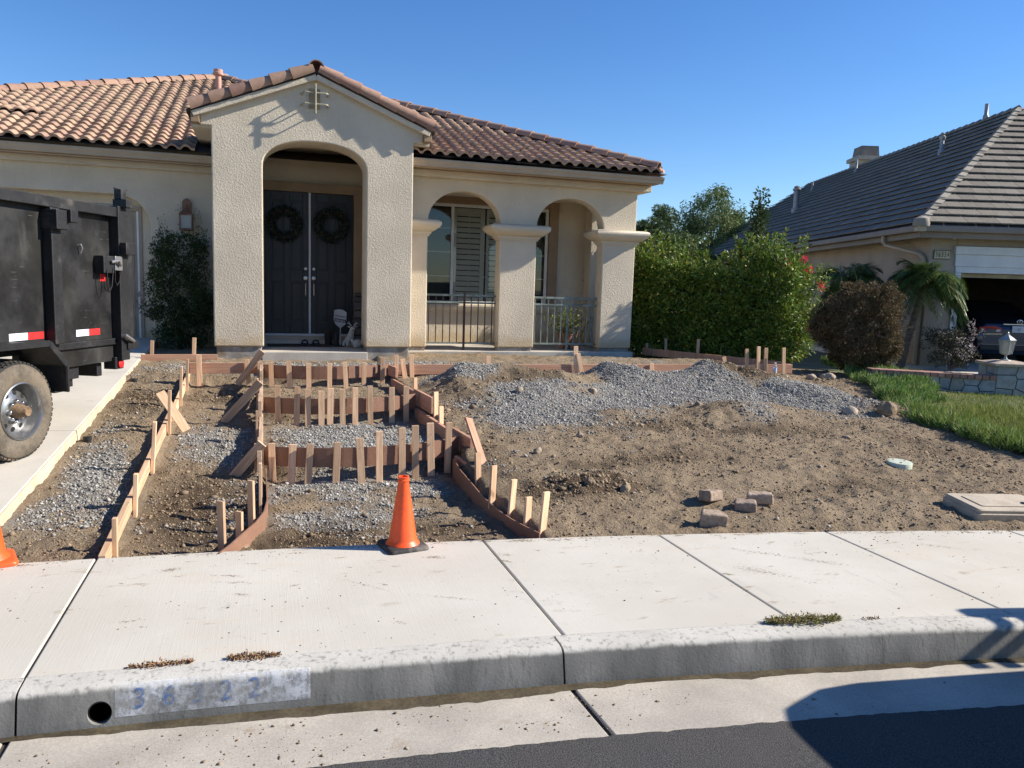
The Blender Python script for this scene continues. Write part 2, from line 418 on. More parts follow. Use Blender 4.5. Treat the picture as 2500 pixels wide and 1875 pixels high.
plain('far_ground', (.17, .13, .08), .95, .3, .5, .2, 20, dirt=((.10, .12, .045), .6, .4, .6))
plain('lawn_soil', (.075, .085, .03), .95, .3, 2, .3, 40)
varied('gravel_stone', (.215, .205, .185), (.30, .288, .262), (.395, .38, .35), .85, tone=.35)
varied('dirt_clod', (.235, .175, .115), (.29, .222, .148), (.185, .136, .088), .95, tone=.25, spec=.1)
varied('rock', (.33, .27, .20), (.28, .21, .15), None, .9, .6, 30, .01, fine=(18, .2))
wood('fir_stake', (.72, .49, .315), (.57, .36, .215))
wood('fir_board', (.52, .30, .20), (.41, .215, .135), scale=(26, 26, 1.4), var=.14)
wood('grey_board', (.50, .36, .25), (.36, .24, .16), scale=(26, 26, 1.4), var=.2)
plain('hardboard', (.24, .13, .085), .62, .10, 3, .08, 60, dirt=((.30, .235, .17), 6, .58, .74))

# ------------------------------------------------------------------ lie of the land
def yback(x):
    """back edge of the pavement (the street bends gently)"""
    x = np.asarray(x, float); xc = np.clip(x, -3, 8)
    return 4.93-.06*xc-.0145*xc**2+np.where(x > 8, (x-8)*-.292, 0)+np.where(x < -3, (x+3)*.027, 0)
def base_z(x, y):
    u = y-yback(x)
    return .15+.064*np.clip(u, 0, 6.3)+.045*np.clip(u-6.3, 0, 1.8)-.037*np.clip(x-6, 0, 7)*sstep(0, 1.5, u)
def drive_z(y): return .16+.0667*(y-5.05)
def rise1(x): return 10.51+.41*(x-.75)**2
def rise2(x): return 8.72+.36*(x-.75)**2
def rise3(x): return 6.935+.34*(x-.76)**2
# heaps on the slope: x, y, height, radius along x, radius along y
HEAPS = [(2.55, 10.05, .19, .42, .50), (3.15, 10.15, .15, .40, .45), (3.75, 9.75, .15, .55, .60), (3.0, 9.1, .10, .6, .6), (4.95, 10.15, .17, .42, .50),
         (5.75, 9.75, .12, .55, .60), (6.25, 10.05, .15, .35, .40), (6.75, 9.75, .14, .50, .55), (7.15, 8.9, .13, .55, .55),
         (5.30, 7.95, .13, .50, .40), (3.95, 8.0, .07, .45, .3), (7.55, 10.15, .08, .35, .3), (2.3, 9.3, .09, .4, .45), (2.55, 5.75, .06, .38, .18), (7.6, 8.0, .10, .35, .35)]
# where crushed stone lies: x, y, radius x, radius y, weight
GRAVEL = [(2.55, 10.05, .42, .45, 1.1), (3.1, 8.95, 1.0, .70, 1.0), (2.9, 8.2, .75, .55, .9), (4.9, 10.05, .55, .75, 1.1), (4.75, 9.1, 1.15, .65, 1.05), (4.1, 8.5, .8, .5, .8),
          (5.85, 9.6, .72, .75, 1.2), (6.95, 8.75, .62, .75, 1.15), (7.35, 8.7, .45, .55, 1.0), (5.45, 7.85, .35, .35, .7), (6.1, 9.0, .5, .5, .9),
          (.85, 7.95, .80, .75, 1.0), (.9, 6.0, .85, .85, .56), (.5, 6.75, .6, .35, .75), (1.2, 6.7, .5, .3, .6), (-1.35, 7.0, .32, 1.1, .62), (-1.2, 6.2, .3, .5, .5), (-.45, 8.0, .35, .8, .42), (-1.3, 8.6, .3, .6, .3),
          (1.2, 11.5, 3.0, .7, .45), (5.0, 11.7, 3.5, .6, .35), (-1.1, 11.5, .6, .7, .4)]
MOIST = [(3.4, 6.4, 1.0, .3, .5), (5.2, 7.2, .8, .3, .5), (6.6, 6.6, .5, .7, .45), (4.6, 5.3, .9, .18, .4), (1.95, 6.6, .25, .7, .5), (-1.35, 9.4, .3, .5, .6), (.6, 6.7, .9, .12, .4), (.6, 8.5, .8, .12, .5), (2.35, 5.72, .55, .22, 1.0), (6.75, 9.85, .55, .45, .9), (-.45, 6.1, .45, .8, .8), (-.4, 10.1, .5, .3, .7), (-1.2, 10.0, .45, .35, .8), (.35, 5.3, .5, .4, .7), (.1, 7.9, .15, .8, .6),
         (1.2, 5.2, .7, .22, .5), (4.1, 7.6, .9, .25, .45), (3.2, 9.6, .6, .3, .5), (7.7, 8.2, .4, .5, .6), (2.2, 8.9, .3, .6, .4), (1.5, 7.2, .3, .2, .5)]
def _blobs(L, x, y, s, wob=.35):
    nx = fbm(x*1.7, y*1.7, 4, s)*wob; ny = fbm(x*1.7+40, y*1.7, 4, s+5)*wob
    t = np.zeros(np.shape(x))
    for cx, cy, rx, ry, w in L:
        q = ((x+nx-cx)/rx)**2+((y+ny-cy)/ry)**2
        t = np.maximum(t, w*np.exp(-q*.8))
    return t
SOIL = [(3.75, 9.85, .75, .38, 1.0), (3.2, 9.55, .55, .40, .9), (6.75, 9.80, .55, .45, 1.1), (5.15, 8.15, .6, .35, .7), (2.35, 9.1, .45, .45, .8), (4.1, 9.3, .5, .22, .5), (2.2, 8.5, .35, .4, .6), (.9, 7.6, .55, .2, .35), (.95, 6.1, .5, .25, .3), (.6, 5.15, .9, .25, .9), (1.3, 5.5, .4, .5, .4)]
def gravel_at(x, y): return np.clip(_blobs(GRAVEL, x, y, 3)*1.35-.80*_blobs(SOIL, x, y, 13)+fbm(x*3.1, y*3.1, 4, 71)*.45, 0, 1)
def moist_at(x, y): return np.clip(_blobs(MOIST, x, y, 9, .25)+fbm(x*2.2, y*2.2, 3, 33)*.15, 0, 1)
_RY = np.array([4.5, 4.75, 4.9, 5.2, 5.75, 6.6, 7.1, 7.3, 9.1, 10.7, 12.0]); _RX = np.array([1.86, 1.82, 1.785, 1.70, 1.645, 1.675, 1.74, 1.81, 1.75, 1.69, 1.69])
_LY = np.array([4.5, 4.9, 5.05, 5.25, 5.45, 5.68, 6.0, 12.0]); _LX = np.array([-.42, -.285, -.22, -.15, -.075, -.022, -.02, -.05])
def ground_z(x, y, fine=True):
    x = np.asarray(x, float); y = np.asarray(y, float)
    u = y-yback(x)
    z = base_z(x, y)
    # heaps right of the steps
    right = sstep(1.80, 2.1, x)
    h = np.zeros(np.shape(x))
    wx = fbm(x*1.9, y*1.9, 3, 51)*.25; wy = fbm(x*1.9+9, y*1.9+31, 3, 52)*.25
    for cx, cy, hh, rx, ry in HEAPS:
        h = h+hh*np.exp(-(((x+wx-cx)/rx)**2+((y+wy-cy)/ry)**2)**.9)
    z = z+np.minimum(h*1.35, .30)*right*sstep(10.95, 10.60, y)
    # dug-out strips on the left
    dz = drive_z(y)
    strip = dz-.075-.02*sstep(-1.2, -1.6, x); mid = dz-.12-.03*np.exp(-((y-6.0)/.9)**2)
    zl = np.where(x < -.92, strip, mid)
    zl = np.where(y > 10.9, np.minimum(.60+.02*(y-10.9), dz-.03), zl)
    xr = np.interp(y, _RY, _RX); xl = np.interp(y, _LY, _LX)
    left = sstep(xl+.005, xl-.05, x)
    # the flight of steps
    zs = .045+.02*np.clip(rise3(x)-y, 0, 3)+.19*sstep(.03, .30, y-rise3(x))+.195*sstep(.03, .28, y-rise2(x))+.165*sstep(.03, .22, y-rise1(x))
    zs = zs-.03*sstep(.5, .0, u)*(y < 7)
    step = sstep(xl-.05, xl+.005, x)*sstep(xr+.045, xr-.005, x)
    top = sstep(10.75, 10.95, y)
    zt = .595+.03*np.clip(y-10.9, 0, 1.6)
    z = z*(1-left)*(1-step)+zl*left+zs*step*(1-left)
    z = np.where((y > 10.85) & (x > 1.7) & (x < 8.3), z*(1-top)+zt*top, z)
    z = z-.035*sstep(.22, .0, u)
    if fine:
        g = gravel_at(x, y); mo = moist_at(x, y)
        amp = .030+.040*mo-.008*g
        z = z+amp*fbm(x*4.0, y*4.0, 4, 101)+(.026*fbm(x*11, y*11, 4, 131)+.020*(.35-np.abs(fbm(x*7+3, y*7, 3, 141))))*(1-.5*g)+.020*fbm(x*1.3, y*1.3, 2, 161)+.010*(vnoise(x*31, y*31, 7)-.5)*(.5+mo)
        # tool scratches down the slope
        z = z+.006*(vnoise(x*3+y*4, (y-x)*16, 77)-.5)*right
    return z

# ------------------------------------------------------------------ ground sheets
def struct(o): return tag(o, kind='structure')
xs = np.arange(-1.70, 9.85, .032); us = np.concatenate([np.arange(0.0, 5.0, .028), np.arange(5.0, 8.6, .036)])
X, U = np.meshgrid(xs, us); Y = yback(X)+U
Z = ground_z(X, Y)
idx = np.arange(X.size).reshape(X.shape)
F = np.stack([idx[:-1, :-1], idx[:-1, 1:], idx[1:, 1:], idx[1:, :-1]], -1).reshape(-1, 4)
yard = mesh_np('yard_ground', np.stack([X, Y, Z], -1).reshape(-1, 3), F, 'yard_dirt', smooth=True,
               attrs={'gravel': gravel_at(X, Y).ravel(), 'moist': moist_at(X, Y).ravel()})
struct(yard)
# wide land all round, lower than everything laid on it
gx = np.concatenate([np.linspace(-420, -12, 18), np.linspace(-10, 24, 60), np.linspace(26, 420, 18)])
gu = np.concatenate([np.linspace(-420, -30, 14), np.linspace(-28, -.4, 12), np.linspace(0, 26, 60), np.linspace(28, 420, 18)])
X, U = np.meshgrid(gx, gu); Y = yback(X)+U
Z = np.where(U < 0, -.12, base_z(X, np.minimum(Y, 60))-.08-.02*(U < .3)*1.0)
Z = Z-np.where((X > -1.9) & (X < 9.9) & (U < 8.7) & (U >= 0), .35, 0)
idx = np.arange(X.size).reshape(X.shape)
F = np.stack([idx[:-1, :-1], idx[:-1, 1:], idx[1:, 1:], idx[1:, :-1]], -1).reshape(-1, 4)
struct(mesh_np('ground', np.stack([X, Y, Z], -1).reshape(-1, 3), F, 'far_ground', smooth=True))

# ------------------------------------------------------------------ street: sections are offsets from the pavement's back edge
def strip_pts(x0, x1, n): return np.linspace(x0, x1, n)
def sweep(name, prof, x0, x1, mat, parent, n=None, bevel=0, smooth=False, closed=True):
    """prof: (offset towards the street, z) polygon swept from x0 to x1 along the bend"""
    n = n or max(2, int(abs(x1-x0)/.4)+2)
    V = []; m = len(prof)
    for x in np.linspace(x0, x1, n):
        yb = float(yback(x)); sl = float(yback(x+.05)-yback(x-.05))/.1; L = math.hypot(1, sl)
        for o, z in prof: V.append((x, yb-o, z))
    mb = MB(); mb.v = V
    for i in range(n-1):
        for k in range(m if closed else m-1):
            k2 = (k+1) % m
            mb.f.append((i*m+k, i*m+k2, (i+1)*m+k2, (i+1)*m+k))
    if closed:
        mb.f.append(tuple(range(m-1, -1, -1))); mb.f.append(tuple((n-1)*m+k for k in range(m)))
    o = mb.build(name, mat, parent, bevel=bevel, smooth=smooth)
    return recalc(o)
def root(name, loc=(0, 4, 0)):
    o = bpy.data.objects.new(name, None); o.location = loc; COL.objects.link(o); return struct(o)
walk = root('sidewalk'); JOINTS = [-9.0, -5.9, -3.35, -.95, 1.365, 2.58, 3.81, 5.20, 6.45, 7.7, 8.9, 10.1]
g = .006
for a, bb in zip(JOINTS[:-1], JOINTS[1:]):
    sweep('walk_slab', [(0, .02), (0, .158), (1.475, .165), (1.475, .02)], a+g, bb-g, 'concrete_walk', walk, n=5, bevel=.007)
sweep('walk_slab', [(0, .02), (0, .158), (1.475, .165), (1.475, .02)], -40, -9.0-g, 'concrete_walk', walk, n=20, bevel=.007)
sweep('walk_slab', [(0, .02), (0, .158), (1.475, .165), (1.475, .02)], 10.1+g, 60, 'concrete_walk', walk, n=40, bevel=.007)
sweep('joint_bed', [(.01, .0), (.01, .128), (1.60, .132), (1.60, .0)], -9, 10.1, 'joint_dark', walk)
curb = root('kerb'); KJ = [-40, -9, -5.2, -.945, 1.315, 6.3, 11, 60]
KP = [(1.481, -.02), (1.481, .166), (1.570, .163), (1.594, .158), (1.609, .147), (1.617, .130), (1.640, .030), (1.648, -.02)]
PIPE_X = -.645
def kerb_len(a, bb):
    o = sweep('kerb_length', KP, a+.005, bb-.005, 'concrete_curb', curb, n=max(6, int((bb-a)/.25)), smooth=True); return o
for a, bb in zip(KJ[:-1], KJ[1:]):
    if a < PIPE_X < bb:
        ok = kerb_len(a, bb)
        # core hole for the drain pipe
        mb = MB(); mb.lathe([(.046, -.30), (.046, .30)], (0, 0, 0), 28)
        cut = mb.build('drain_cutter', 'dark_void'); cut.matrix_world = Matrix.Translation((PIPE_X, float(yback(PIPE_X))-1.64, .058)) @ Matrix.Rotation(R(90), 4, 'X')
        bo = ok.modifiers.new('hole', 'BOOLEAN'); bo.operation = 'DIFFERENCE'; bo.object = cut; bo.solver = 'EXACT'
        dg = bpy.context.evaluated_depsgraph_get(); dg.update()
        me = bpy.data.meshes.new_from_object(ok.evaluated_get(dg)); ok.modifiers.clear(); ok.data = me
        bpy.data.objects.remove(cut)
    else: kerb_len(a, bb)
gut = root('gutter'); GJ = [-40, -9, -5.2, -.97, 1.335, 6.5, 11, 60]
for a, bb in zip(GJ[:-1], GJ[1:]):
    sweep('gutter_pan', [(1.62, -.06), (1.62, .000), (1.75, .004), (2.13, .030), (2.13, -.06)], a+.013, bb-.013, 'concrete_gutter', gut, n=max(4, int((bb-a)/.5)), bevel=.006)
sweep('joint_bed', [(1.63, -.08), (1.63, -.014), (2.10, .012), (2.10, -.08)], -9, 11, 'joint_dark', gut)
# asphalt with a ragged edge against the gutter
ax = np.concatenate([np.linspace(-60, -4, 40), np.arange(-3.9, 8, .03), np.linspace(8.1, 80, 60)])
ao = np.concatenate([np.array([2.135, 2.165, 2.25, 2.4, 2.7]), np.linspace(3.2, 11, 14)])
X, O = np.meshgrid(ax, ao); e = fbm(X*30, X*0+3, 3, 4)*.009
Y = yback(X)-O-e*(O < 2.15); Zr = .036+.02*np.clip(O-2.13, 0, 3)*.6+.004*fbm(X*6, Y*6, 3, 8)
idx = np.arange(X.size).reshape(X.shape)
F = np.stack([idx[:-1, :-1], idx[1:, :-1], idx[1:, 1:], idx[:-1, 1:]], -1).reshape(-1, 4)
struct(mesh_np('road', np.stack([X, Y, Zr], -1).reshape(-1, 3), F, 'asphalt', smooth=True))
# trickle of silty water along the foot of the kerb
wx = np.arange(-4, 9, .02)
w0 = 1.640+0*wx; w1 = 1.692+.035*fbm(wx*1.1, wx*0, 4, 21)+.035*np.clip(fbm(wx*6, wx*0+5, 4, 22), 0, 1)+.05*np.clip(fbm(wx*.9, wx*0+8, 3, 23), 0, 1)+.006*fbm(wx*25, wx*0+2, 2, 24)
def pan_z(o): return .004*(o-1.62)/.13 if o < 1.75 else .004+.026*(o-1.75)/.38
V = []
for i, x in enumerate(wx):
    yb = float(yback(x)); sl = float(yback(x+.05)-yback(x-.05))/.1; L = math.hypot(1, sl); wb = max(w1[i], w0[i]+.012); wm = (w0[i]+wb)/2
    V += [(x, yb-o, pan_z(o)+dz) for o, dz in ((w0[i], .0030), (wm, .0030), (wb, .0008))]
F = []
for i in range(len(wx)-1):
    for k in (0, 1): F.append((3*i+k, 3*i+k+1, 3*(i+1)+k+1, 3*(i+1)+k))
struct(mesh_np('gutter_water', np.array(V), np.array(F), 'wet_silt', smooth=True))
# drain pipe let into the kerb
t = thing('kerb_drain_pipe', 'round black drain pipe opening in the kerb below the painted number', 'drain pipe', (PIPE_X, float(yback(PIPE_X))-1.6, .06))
mb = MB(); yk = float(yback(PIPE_X))-1.645
rot = Matrix.Rotation(R(-90), 3, 'X')
mb.lathe([(.0445, 0), (.0445, .45), (.001, .45), (.001, .449), (.040, .44), (.040, 0)], (PIPE_X, yk+.022, .058), 28, rot=rot)
mb.build('pipe_wall', 'dark_void', t, smooth=True)

# driveway: two slabs and the raw cast edge
drv = root('driveway', (-3, 8, .2))
for y0, y1 in ((5.06, 8.10), (8.125, 11.15), (11.175, 14.6)):
    yy0 = y0; mb = MB()
    mb.hexa([(-6.6, yy0, drive_z(yy0)-.18), (-1.692, yy0, drive_z(yy0)-.18), (-1.692, y1, drive_z(y1)-.18), (-6.6, y1, drive_z(y1)-.18),
             (-6.6, yy0, drive_z(yy0)), (-1.692, yy0, drive_z(yy0)), (-1.692, y1, drive_z(y1)), (-6.6, y1, drive_z(y1))])
    mb.build('drive_slab', 'concrete_drive', drv, bevel=.008)
    # rough cast skin on the slab's side
    n = int((y1-y0)/.03); V = []; F = []
    for i in range(n+1):
        y = y0+(y1-y0)*i/n; e = .010*fbm(np.array([y*7.0]), np.array([0.3]), 3, 5)[0]
        for k, dzz in enumerate((-.004, -.03, -.075, -.16)):
            V.append((-1.684+e*(1 if k else .3)+.008*k*.4, y, drive_z(y)+dzz))
    for i in range(n):
        for k in range(3): F.append((4*i+k, 4*(i+1)+k, 4*(i+1)+k+1, 4*i+k+1))
    mesh_np('slab_edge', np.array(V), np.array(F), 'concrete_edge', drv, smooth=True)

# ------------------------------------------------------------------ loose stone and clods
OCT = np.array([(1, 0, 0), (-1, 0, 0), (0, 1, 0), (0, -1, 0), (0, 0, 1), (0, 0, -1)], float)
OCF = np.array([(0, 2, 4), (2, 1, 4), (1, 3, 4), (3, 0, 4), (2, 0, 5), (1, 2, 5), (3, 1, 5), (0, 3, 5)])
def scatter_stones(name, P, S, mat, parent=None, flat=.7):
    n = len(P)
    d = OCT[None]*(1+RNG.uniform(-.35, .35, (n, 6, 1)))+RNG.uniform(-.28, .28, (n, 6, 3))
    a = RNG.uniform(0, 2*np.pi, n); ca, sa = np.cos(a), np.sin(a)
    el = RNG.uniform(.65, 1.25, (n, 1)); d = d*np.stack([np.ones(n), el[:, 0], np.full(n, flat)], -1)[:, None, :]
    x = d[..., 0]*ca[:, None]-d[..., 1]*sa[:, None]; y = d[..., 0]*sa[:, None]+d[..., 1]*ca[:, None]
    V = np.stack([x, y, d[..., 2]], -1)*S[:, None, None]+P[:, None, :]
    F = OCF[None]+(np.arange(n)*6)[:, None, None]
    return mesh_np(name, V.reshape(-1, 3), F.reshape(-1, 3), mat, parent)
def rand_yard(n):
    x = RNG.uniform(-1.62, 9.0, n); u = RNG.uniform(.02, 7.2, n); return x, yback(x)+u
def free(x, y):
    ok = ~((x > 1.55) & (x < 1.86) & (y < 10.6) & (y > 4.6)) & ~((np.abs(x+.92) < .06) & (y < 11.2)) & ~((np.abs(x) < .06) & (y < 10.8))
    for f in (rise1, rise2, rise3): ok &= ~((x > -.1) & (x < 1.9) & (np.abs(y-f(x)) < .05))
    ok &= ~((np.abs(y-10.82) < .07) & (x > 1.7)); return ok & (y < 12.3)
x, y = rand_yard(460000); g_ = gravel_at(x, y); k = (RNG.uniform(0, 1, len(x)) < np.clip(g_*1.5-.30, 0.006, 1)*.85) & free(x, y)
x, y = x[k], y[k]; s = RNG.lognormal(math.log(.0066), .45, len(x)); s = np.clip(s, .003, .022)
st = scatter_stones('crushed_gravel', np.stack([x, y, ground_z(x, y)+s*.25], -1), s, 'gravel_stone')
tag(st, 'loose grey crushed stone heaped on the slope and spread between the step forms', 'gravel', kind='stuff')
x, y = rand_yard(330000); mo = moist_at(x, y); g_ = gravel_at(x, y)
k = (RNG.uniform(0, 1, len(x)) < (.26+.7*mo)*(1-.6*g_)*(.35+1.1*vnoise(x*1.6, y*1.6, 44))) & free(x, y)
x, y = x[k], y[k]; s = np.clip(RNG.lognormal(math.log(.0048), .55, len(x)), .002, .026)
st = scatter_stones('dirt_clods', np.stack([x, y, ground_z(x, y)+s*.1], -1), s, 'dirt_clod')
tag(st, 'crumbled brown soil clods strewn over the dug yard', 'soil', kind='stuff')

# heavier clods where the soil was dug and thrown
CL = [(2.45, 5.72, .45, .16, 90, .05), (2.25, 9.1, .45, .6, 120, .055), (-.45, 10.15, .4, .25, 80, .05), (-1.2, 10.1, .35, .35, 90, .05), (7.45, 8.1, .4, .6, 110, .07), (6.75, 9.75, .5, .4, 160, .05), (8.3, 10.3, .6, .25, 110, .07),
      (-.45, 6.1, .40, .9, 240, .035), (.5, 5.2, .6, .25, 120, .03), (3.9, 7.75, .9, .25, 110, .045), (2.3, 6.3, .5, .5, 50, .035), (4.5, 6.5, 1.6, .9, 120, .028), (6.3, 6.8, .8, .9, 110, .03), (1.15, 10.2, .5, .15, 50, .03), (3.1, 9.6, .6, .3, 80, .04)]
xs_, ys_, ss_ = [], [], []
for (cx, cy, rx, ry, n_, sm) in CL:
    xs_.append(RNG.normal(cx, rx*.6, n_)); ys_.append(RNG.normal(cy, ry*.6, n_)); ss_.append(np.clip(RNG.lognormal(math.log(sm*.24), .5, n_), .005, sm))
x, y, s = map(np.concatenate, (xs_, ys_, ss_)); k = free(x, y) & (y > yback(x)+.03) & (x > -1.6); x, y, s = x[k], y[k], s[k]
def lumpy(P, S, name, mat):
    """rounder lumps: perturbed 20-face bodies"""
    ph = (1+5**.5)/2; I = np.array([(-1, ph, 0), (1, ph, 0), (-1, -ph, 0), (1, -ph, 0), (0, -1, ph), (0, 1, ph), (0, -1, -ph), (0, 1, -ph), (ph, 0, -1), (ph, 0, 1), (-ph, 0, -1), (-ph, 0, 1)])/1.9
    IF = np.array([(0, 11, 5), (0, 5, 1), (0, 1, 7), (0, 7, 10), (0, 10, 11), (1, 5, 9), (5, 11, 4), (11, 10, 2), (10, 7, 6), (7, 1, 8), (3, 9, 4), (3, 4, 2), (3, 2, 6), (3, 6, 8), (3, 8, 9), (4, 9, 5), (2, 4, 11), (6, 2, 10), (8, 6, 7), (9, 8, 1)])
    n = len(P); d = I[None]*(1+RNG.uniform(-.35, .30, (n, 12, 1)))*RNG.uniform(.7, 1.25, (n, 1, 3))*np.array([1, 1, .68])
    V = d*S[:, None, None]+P[:, None, :]; F = IF[None]+(np.arange(n)*12)[:, None, None]
    return mesh_np(name, V.reshape(-1, 3), F.reshape(-1, 3), mat)
tag(lumpy(np.stack([x, y, ground_z(x, y)+s*.02], -1), s, 'thrown_clods', 'dirt_clod'), 'fist-sized lumps of dug soil lying in clusters on the yard', 'soil', kind='stuff')

# ------------------------------------------------------------------ timber forms
plain('duplex_nail', (.25, .25, .26), .4, metal=.8)
def stakes(parent, L, w=.062, t=.021, facing=(0, -1, 0), mat='fir_stake', sink=.06):
    for (x0, y0, z0, x1, z1) in L:
        d = Vector((x1-x0, 0, z1-z0)); p = Vector((x0, y0, z0))-d.normalized()*sink
        ww = w*random.uniform(.93, 1.06)
        lean = Vector((0, random.uniform(-.006, .012), 0))
        stick('stake', mat, p, Vector((x1, y0, z1))+lean, ww, t, facing, parent)
def curved_board(name, parent, pts, z_top, z_bot, thick=.0095, mat='hardboard', side=1):
    """bent sheet following plan points; z_top / z_bot numbers or per-point lists"""
    n = len(pts); V = []
    for i, (x, y) in enumerate(pts):
        a = np.array(pts[max(i-1, 0)]); b_ = np.array(pts[min(i+1, n-1)]); d = b_-a; d = d/np.linalg.norm(d)
        nx, ny = -d[1]*thick*side, d[0]*thick*side
        zt = z_top[i] if isinstance(z_top, (list, tuple, np.ndarray)) else z_top
        zb = z_bot[i] if isinstance(z_bot, (list, tuple, np.ndarray)) else z_bot
        V += [(x, y, zb), (x+nx, y+ny, zb), (x+nx, y+ny, zt), (x, y, zt)]
    mb = MB(); mb.v = V
    for i in range(n-1):
        for k in range(4):
            k2 = (k+1) % 4; mb.f.append((4*i+k, 4*i+k2, 4*(i+1)+k2, 4*(i+1)+k))
    mb.f.append((3, 2, 1, 0)); mb.f.append(tuple(4*(n-1)+k for k in range(4)))
    return recalc(mb.build(name, mat, parent))
def riser(label, fn, xa, xb, zt, zb, L):
    t = thing('step_form', label, 'timber form', (.85, float(fn(.85)), zb), 'curved riser forms of the front steps')
    xx = np.linspace(xa, xb, 25)
    curved_board('riser_board', t, [(x, fn(x)) for x in xx], zt, zb)
    # overlapping second sheet at the right-hand end
    xx = np.linspace(xb-.62, xb-.05, 9)
    curved_board('riser_board', t, [(x, fn(x)-.012) for x in xx], zt-.006, zb+.012)
    stakes(t, L)
    for (x0, y0, z0, x1, z1) in L[2::2]:
        mb = MB(); zz = z1-.22*(z1-z0); mb.tube([(x1-.008, y0-.010, zz-.006), (x1+.012, y0-.026, zz+.010)], .0018, 5)
        mb.build('nail', 'duplex_nail', t)
    return t
f1 = riser('topmost curved brown step form with seven stakes, nearest the front door', rise1, -.01, 1.69, .71, .535,
      [(0.088,10.628,0.396, 0.083,0.752),(0.316,10.525,0.403, 0.303,0.772),(0.552,10.466,0.428, 0.550,0.757),(0.817,10.452,0.428, 0.817,0.754),(1.033,10.483,0.429, 1.012,0.770),(1.273,10.562,0.439, 1.276,0.755),(1.548,10.711,0.418, 1.544,0.806)])
f2 = riser('middle curved brown step form with ten stakes', rise2, -.01, 1.70, .54, .365,
      [(0.143,8.801,0.238, 0.134,0.683),(0.331,8.731,0.222, 0.341,0.675),(0.450,8.700,0.222, 0.451,0.654),(0.593,8.677,0.233, 0.589,0.635),(0.682,8.670,0.240, 0.687,0.663),(0.820,8.670,0.243, 0.812,0.652),(0.957,8.683,0.231, 0.955,0.665),(1.130,8.720,0.230, 1.120,0.680),(1.384,8.813,0.221, 1.379,0.649),(1.564,8.907,0.216, 1.558,0.646)])
f3 = riser('lowest curved brown step form with ten stakes, just behind the orange cone', rise3, -.01, 1.80, .36, .185,
      [(0.068,7.046,0.004, 0.055,0.399),(0.218,6.983,0.01, 0.233,0.397),(0.356,6.938,0.02, 0.380,0.406),(0.594,6.892,0.042, 0.607,0.423),(0.819,6.884,0.050, 0.797,0.454),(0.977,6.899,0.062, 0.972,0.507),(1.190,6.946,0.054, 1.184,0.525),(1.321,6.990,0.045, 1.311,0.538),(1.482,7.060,0.045, 1.464,0.546),(1.658,7.157,0.011, 1.667,0.526)])
def board(parent, p, q, h, th=.038, mat='fir_board', name='form_board', facing=None):
    """plank on edge: p,q are the top centre line"""
    p, q = Vector(p), Vector(q); p = p-Vector((0, 0, h/2)); q = q-Vector((0, 0, h/2))
    d = (q-p).normalized(); f = facing or Vector((0, 0, 1)).cross(d)
    return stick(name, mat, p, q, h, th, f, parent, .003)
# right-hand side of the steps
t = thing('side_form', 'stepped plank form down the right side of the steps, ending in a curved brown flare', 'timber form', (1.7, 8, .3))
board(t, (1.640, 10.72, .705), (1.690, 10.40, .705), .14)
board(t, (1.645, 10.50, .545), (1.735, 9.00, .545), .14)
board(t, (1.735, 9.28, .565), (1.795, 8.53, .565), .185)
board(t, (1.715, 9.10, .365), (1.800, 7.32, .365), .18)
board(t, (1.815, 7.62, .395), (1.860, 7.02, .395), .185)
board(t, (1.745, 7.16, .205), (1.775, 6.30, .245), .14)
fl = [(1.685, 7.05), (1.645, 6.6), (1.630, 6.13), (1.622, 5.75), (1.640, 5.40), (1.675, 5.18), (1.72, 5.02), (1.775, 4.86)]
curved_board('flare_board', t, fl, [.205, .20, .195, .185, .18, .175, .17, .165], [.02, .02, .015, .015, .02, .03, .04, .06])
stakes(t, [(1.655, 5.609, 0.19, 1.664, 0.466), (1.708, 5.293, 0.17, 1.725, 0.432), (1.765, 5.09, 0.16, 1.772, 0.355), (1.822, 4.93, 0.15, 1.843, 0.431),
           (1.700, 6.190, 0.22, 1.691, 0.440), (1.79, 8.062, 0.345, 1.785, 0.540), (1.815, 8.448, 0.37, 1.812, 0.641), (1.826, 9.765, 0.47, 1.823, 0.641)], w=.056, facing=(.45, -.9, 0))
stick('brace', 'fir_board', (1.86, 6.52, .20), (1.80, 6.95, .60), .085, .02, (.4, -.9, 0), t)
stakes(t, [(1.718, 10.62, .68, 1.716, .852), (1.867, 10.66, .42, 1.807, .79)])
# left-hand side of the steps
t = thing('side_form', 'stepped plank form down the left side of the steps with three slanting braces', 'timber form', (-.04, 8, .3))
board(t, (-.035, 10.75, .715), (-.035, 9.95, .715), .14, mat='grey_board')
board(t, (-.035, 10.25, .60), (-.035, 8.75, .555), .14, mat='grey_board')
board(t, (-.045, 9.05, .565), (-.045, 8.45, .565), .18, mat='grey_board')
board(t, (-.035, 8.66, .40), (-.035, 7.05, .365), .14, mat='grey_board')
board(t, (-.045, 7.42, .385), (-.045, 6.80, .385), .18, mat='grey_board')
fl = [(.004, 6.95), (.008, 6.4), (.010, 5.95), (-.012, 5.68), (-.065, 5.45), (-.14, 5.25), (-.21, 5.05), (-.275, 4.90)]
curved_board('flare_board', t, fl, [.20, .195, .19, .185, .18, .175, .17, .165], [.0, .0, .01, .02, .02, .04, .05, .06])
stakes(t, [(-.268, 5.24, .06, -.273, .395), (-.165, 5.406, .07, -.167, .270), (-.090, 5.606, .08, -.095, .430)], w=.056, facing=(-.7, -.7, 0))
stakes(t, [(-.034, 5.93, .10, -.034, .479), (-.030, 6.12, .10, -.028, .40), (-.075, 6.9, .14, -.075, .43), (-.072, 7.9, .23, -.072, .55), (-.075, 9.3, .38, -.072, .70), (-.070, 10.2, .46, -.07, .80)], w=.045, facing=(-1, 0, 0))
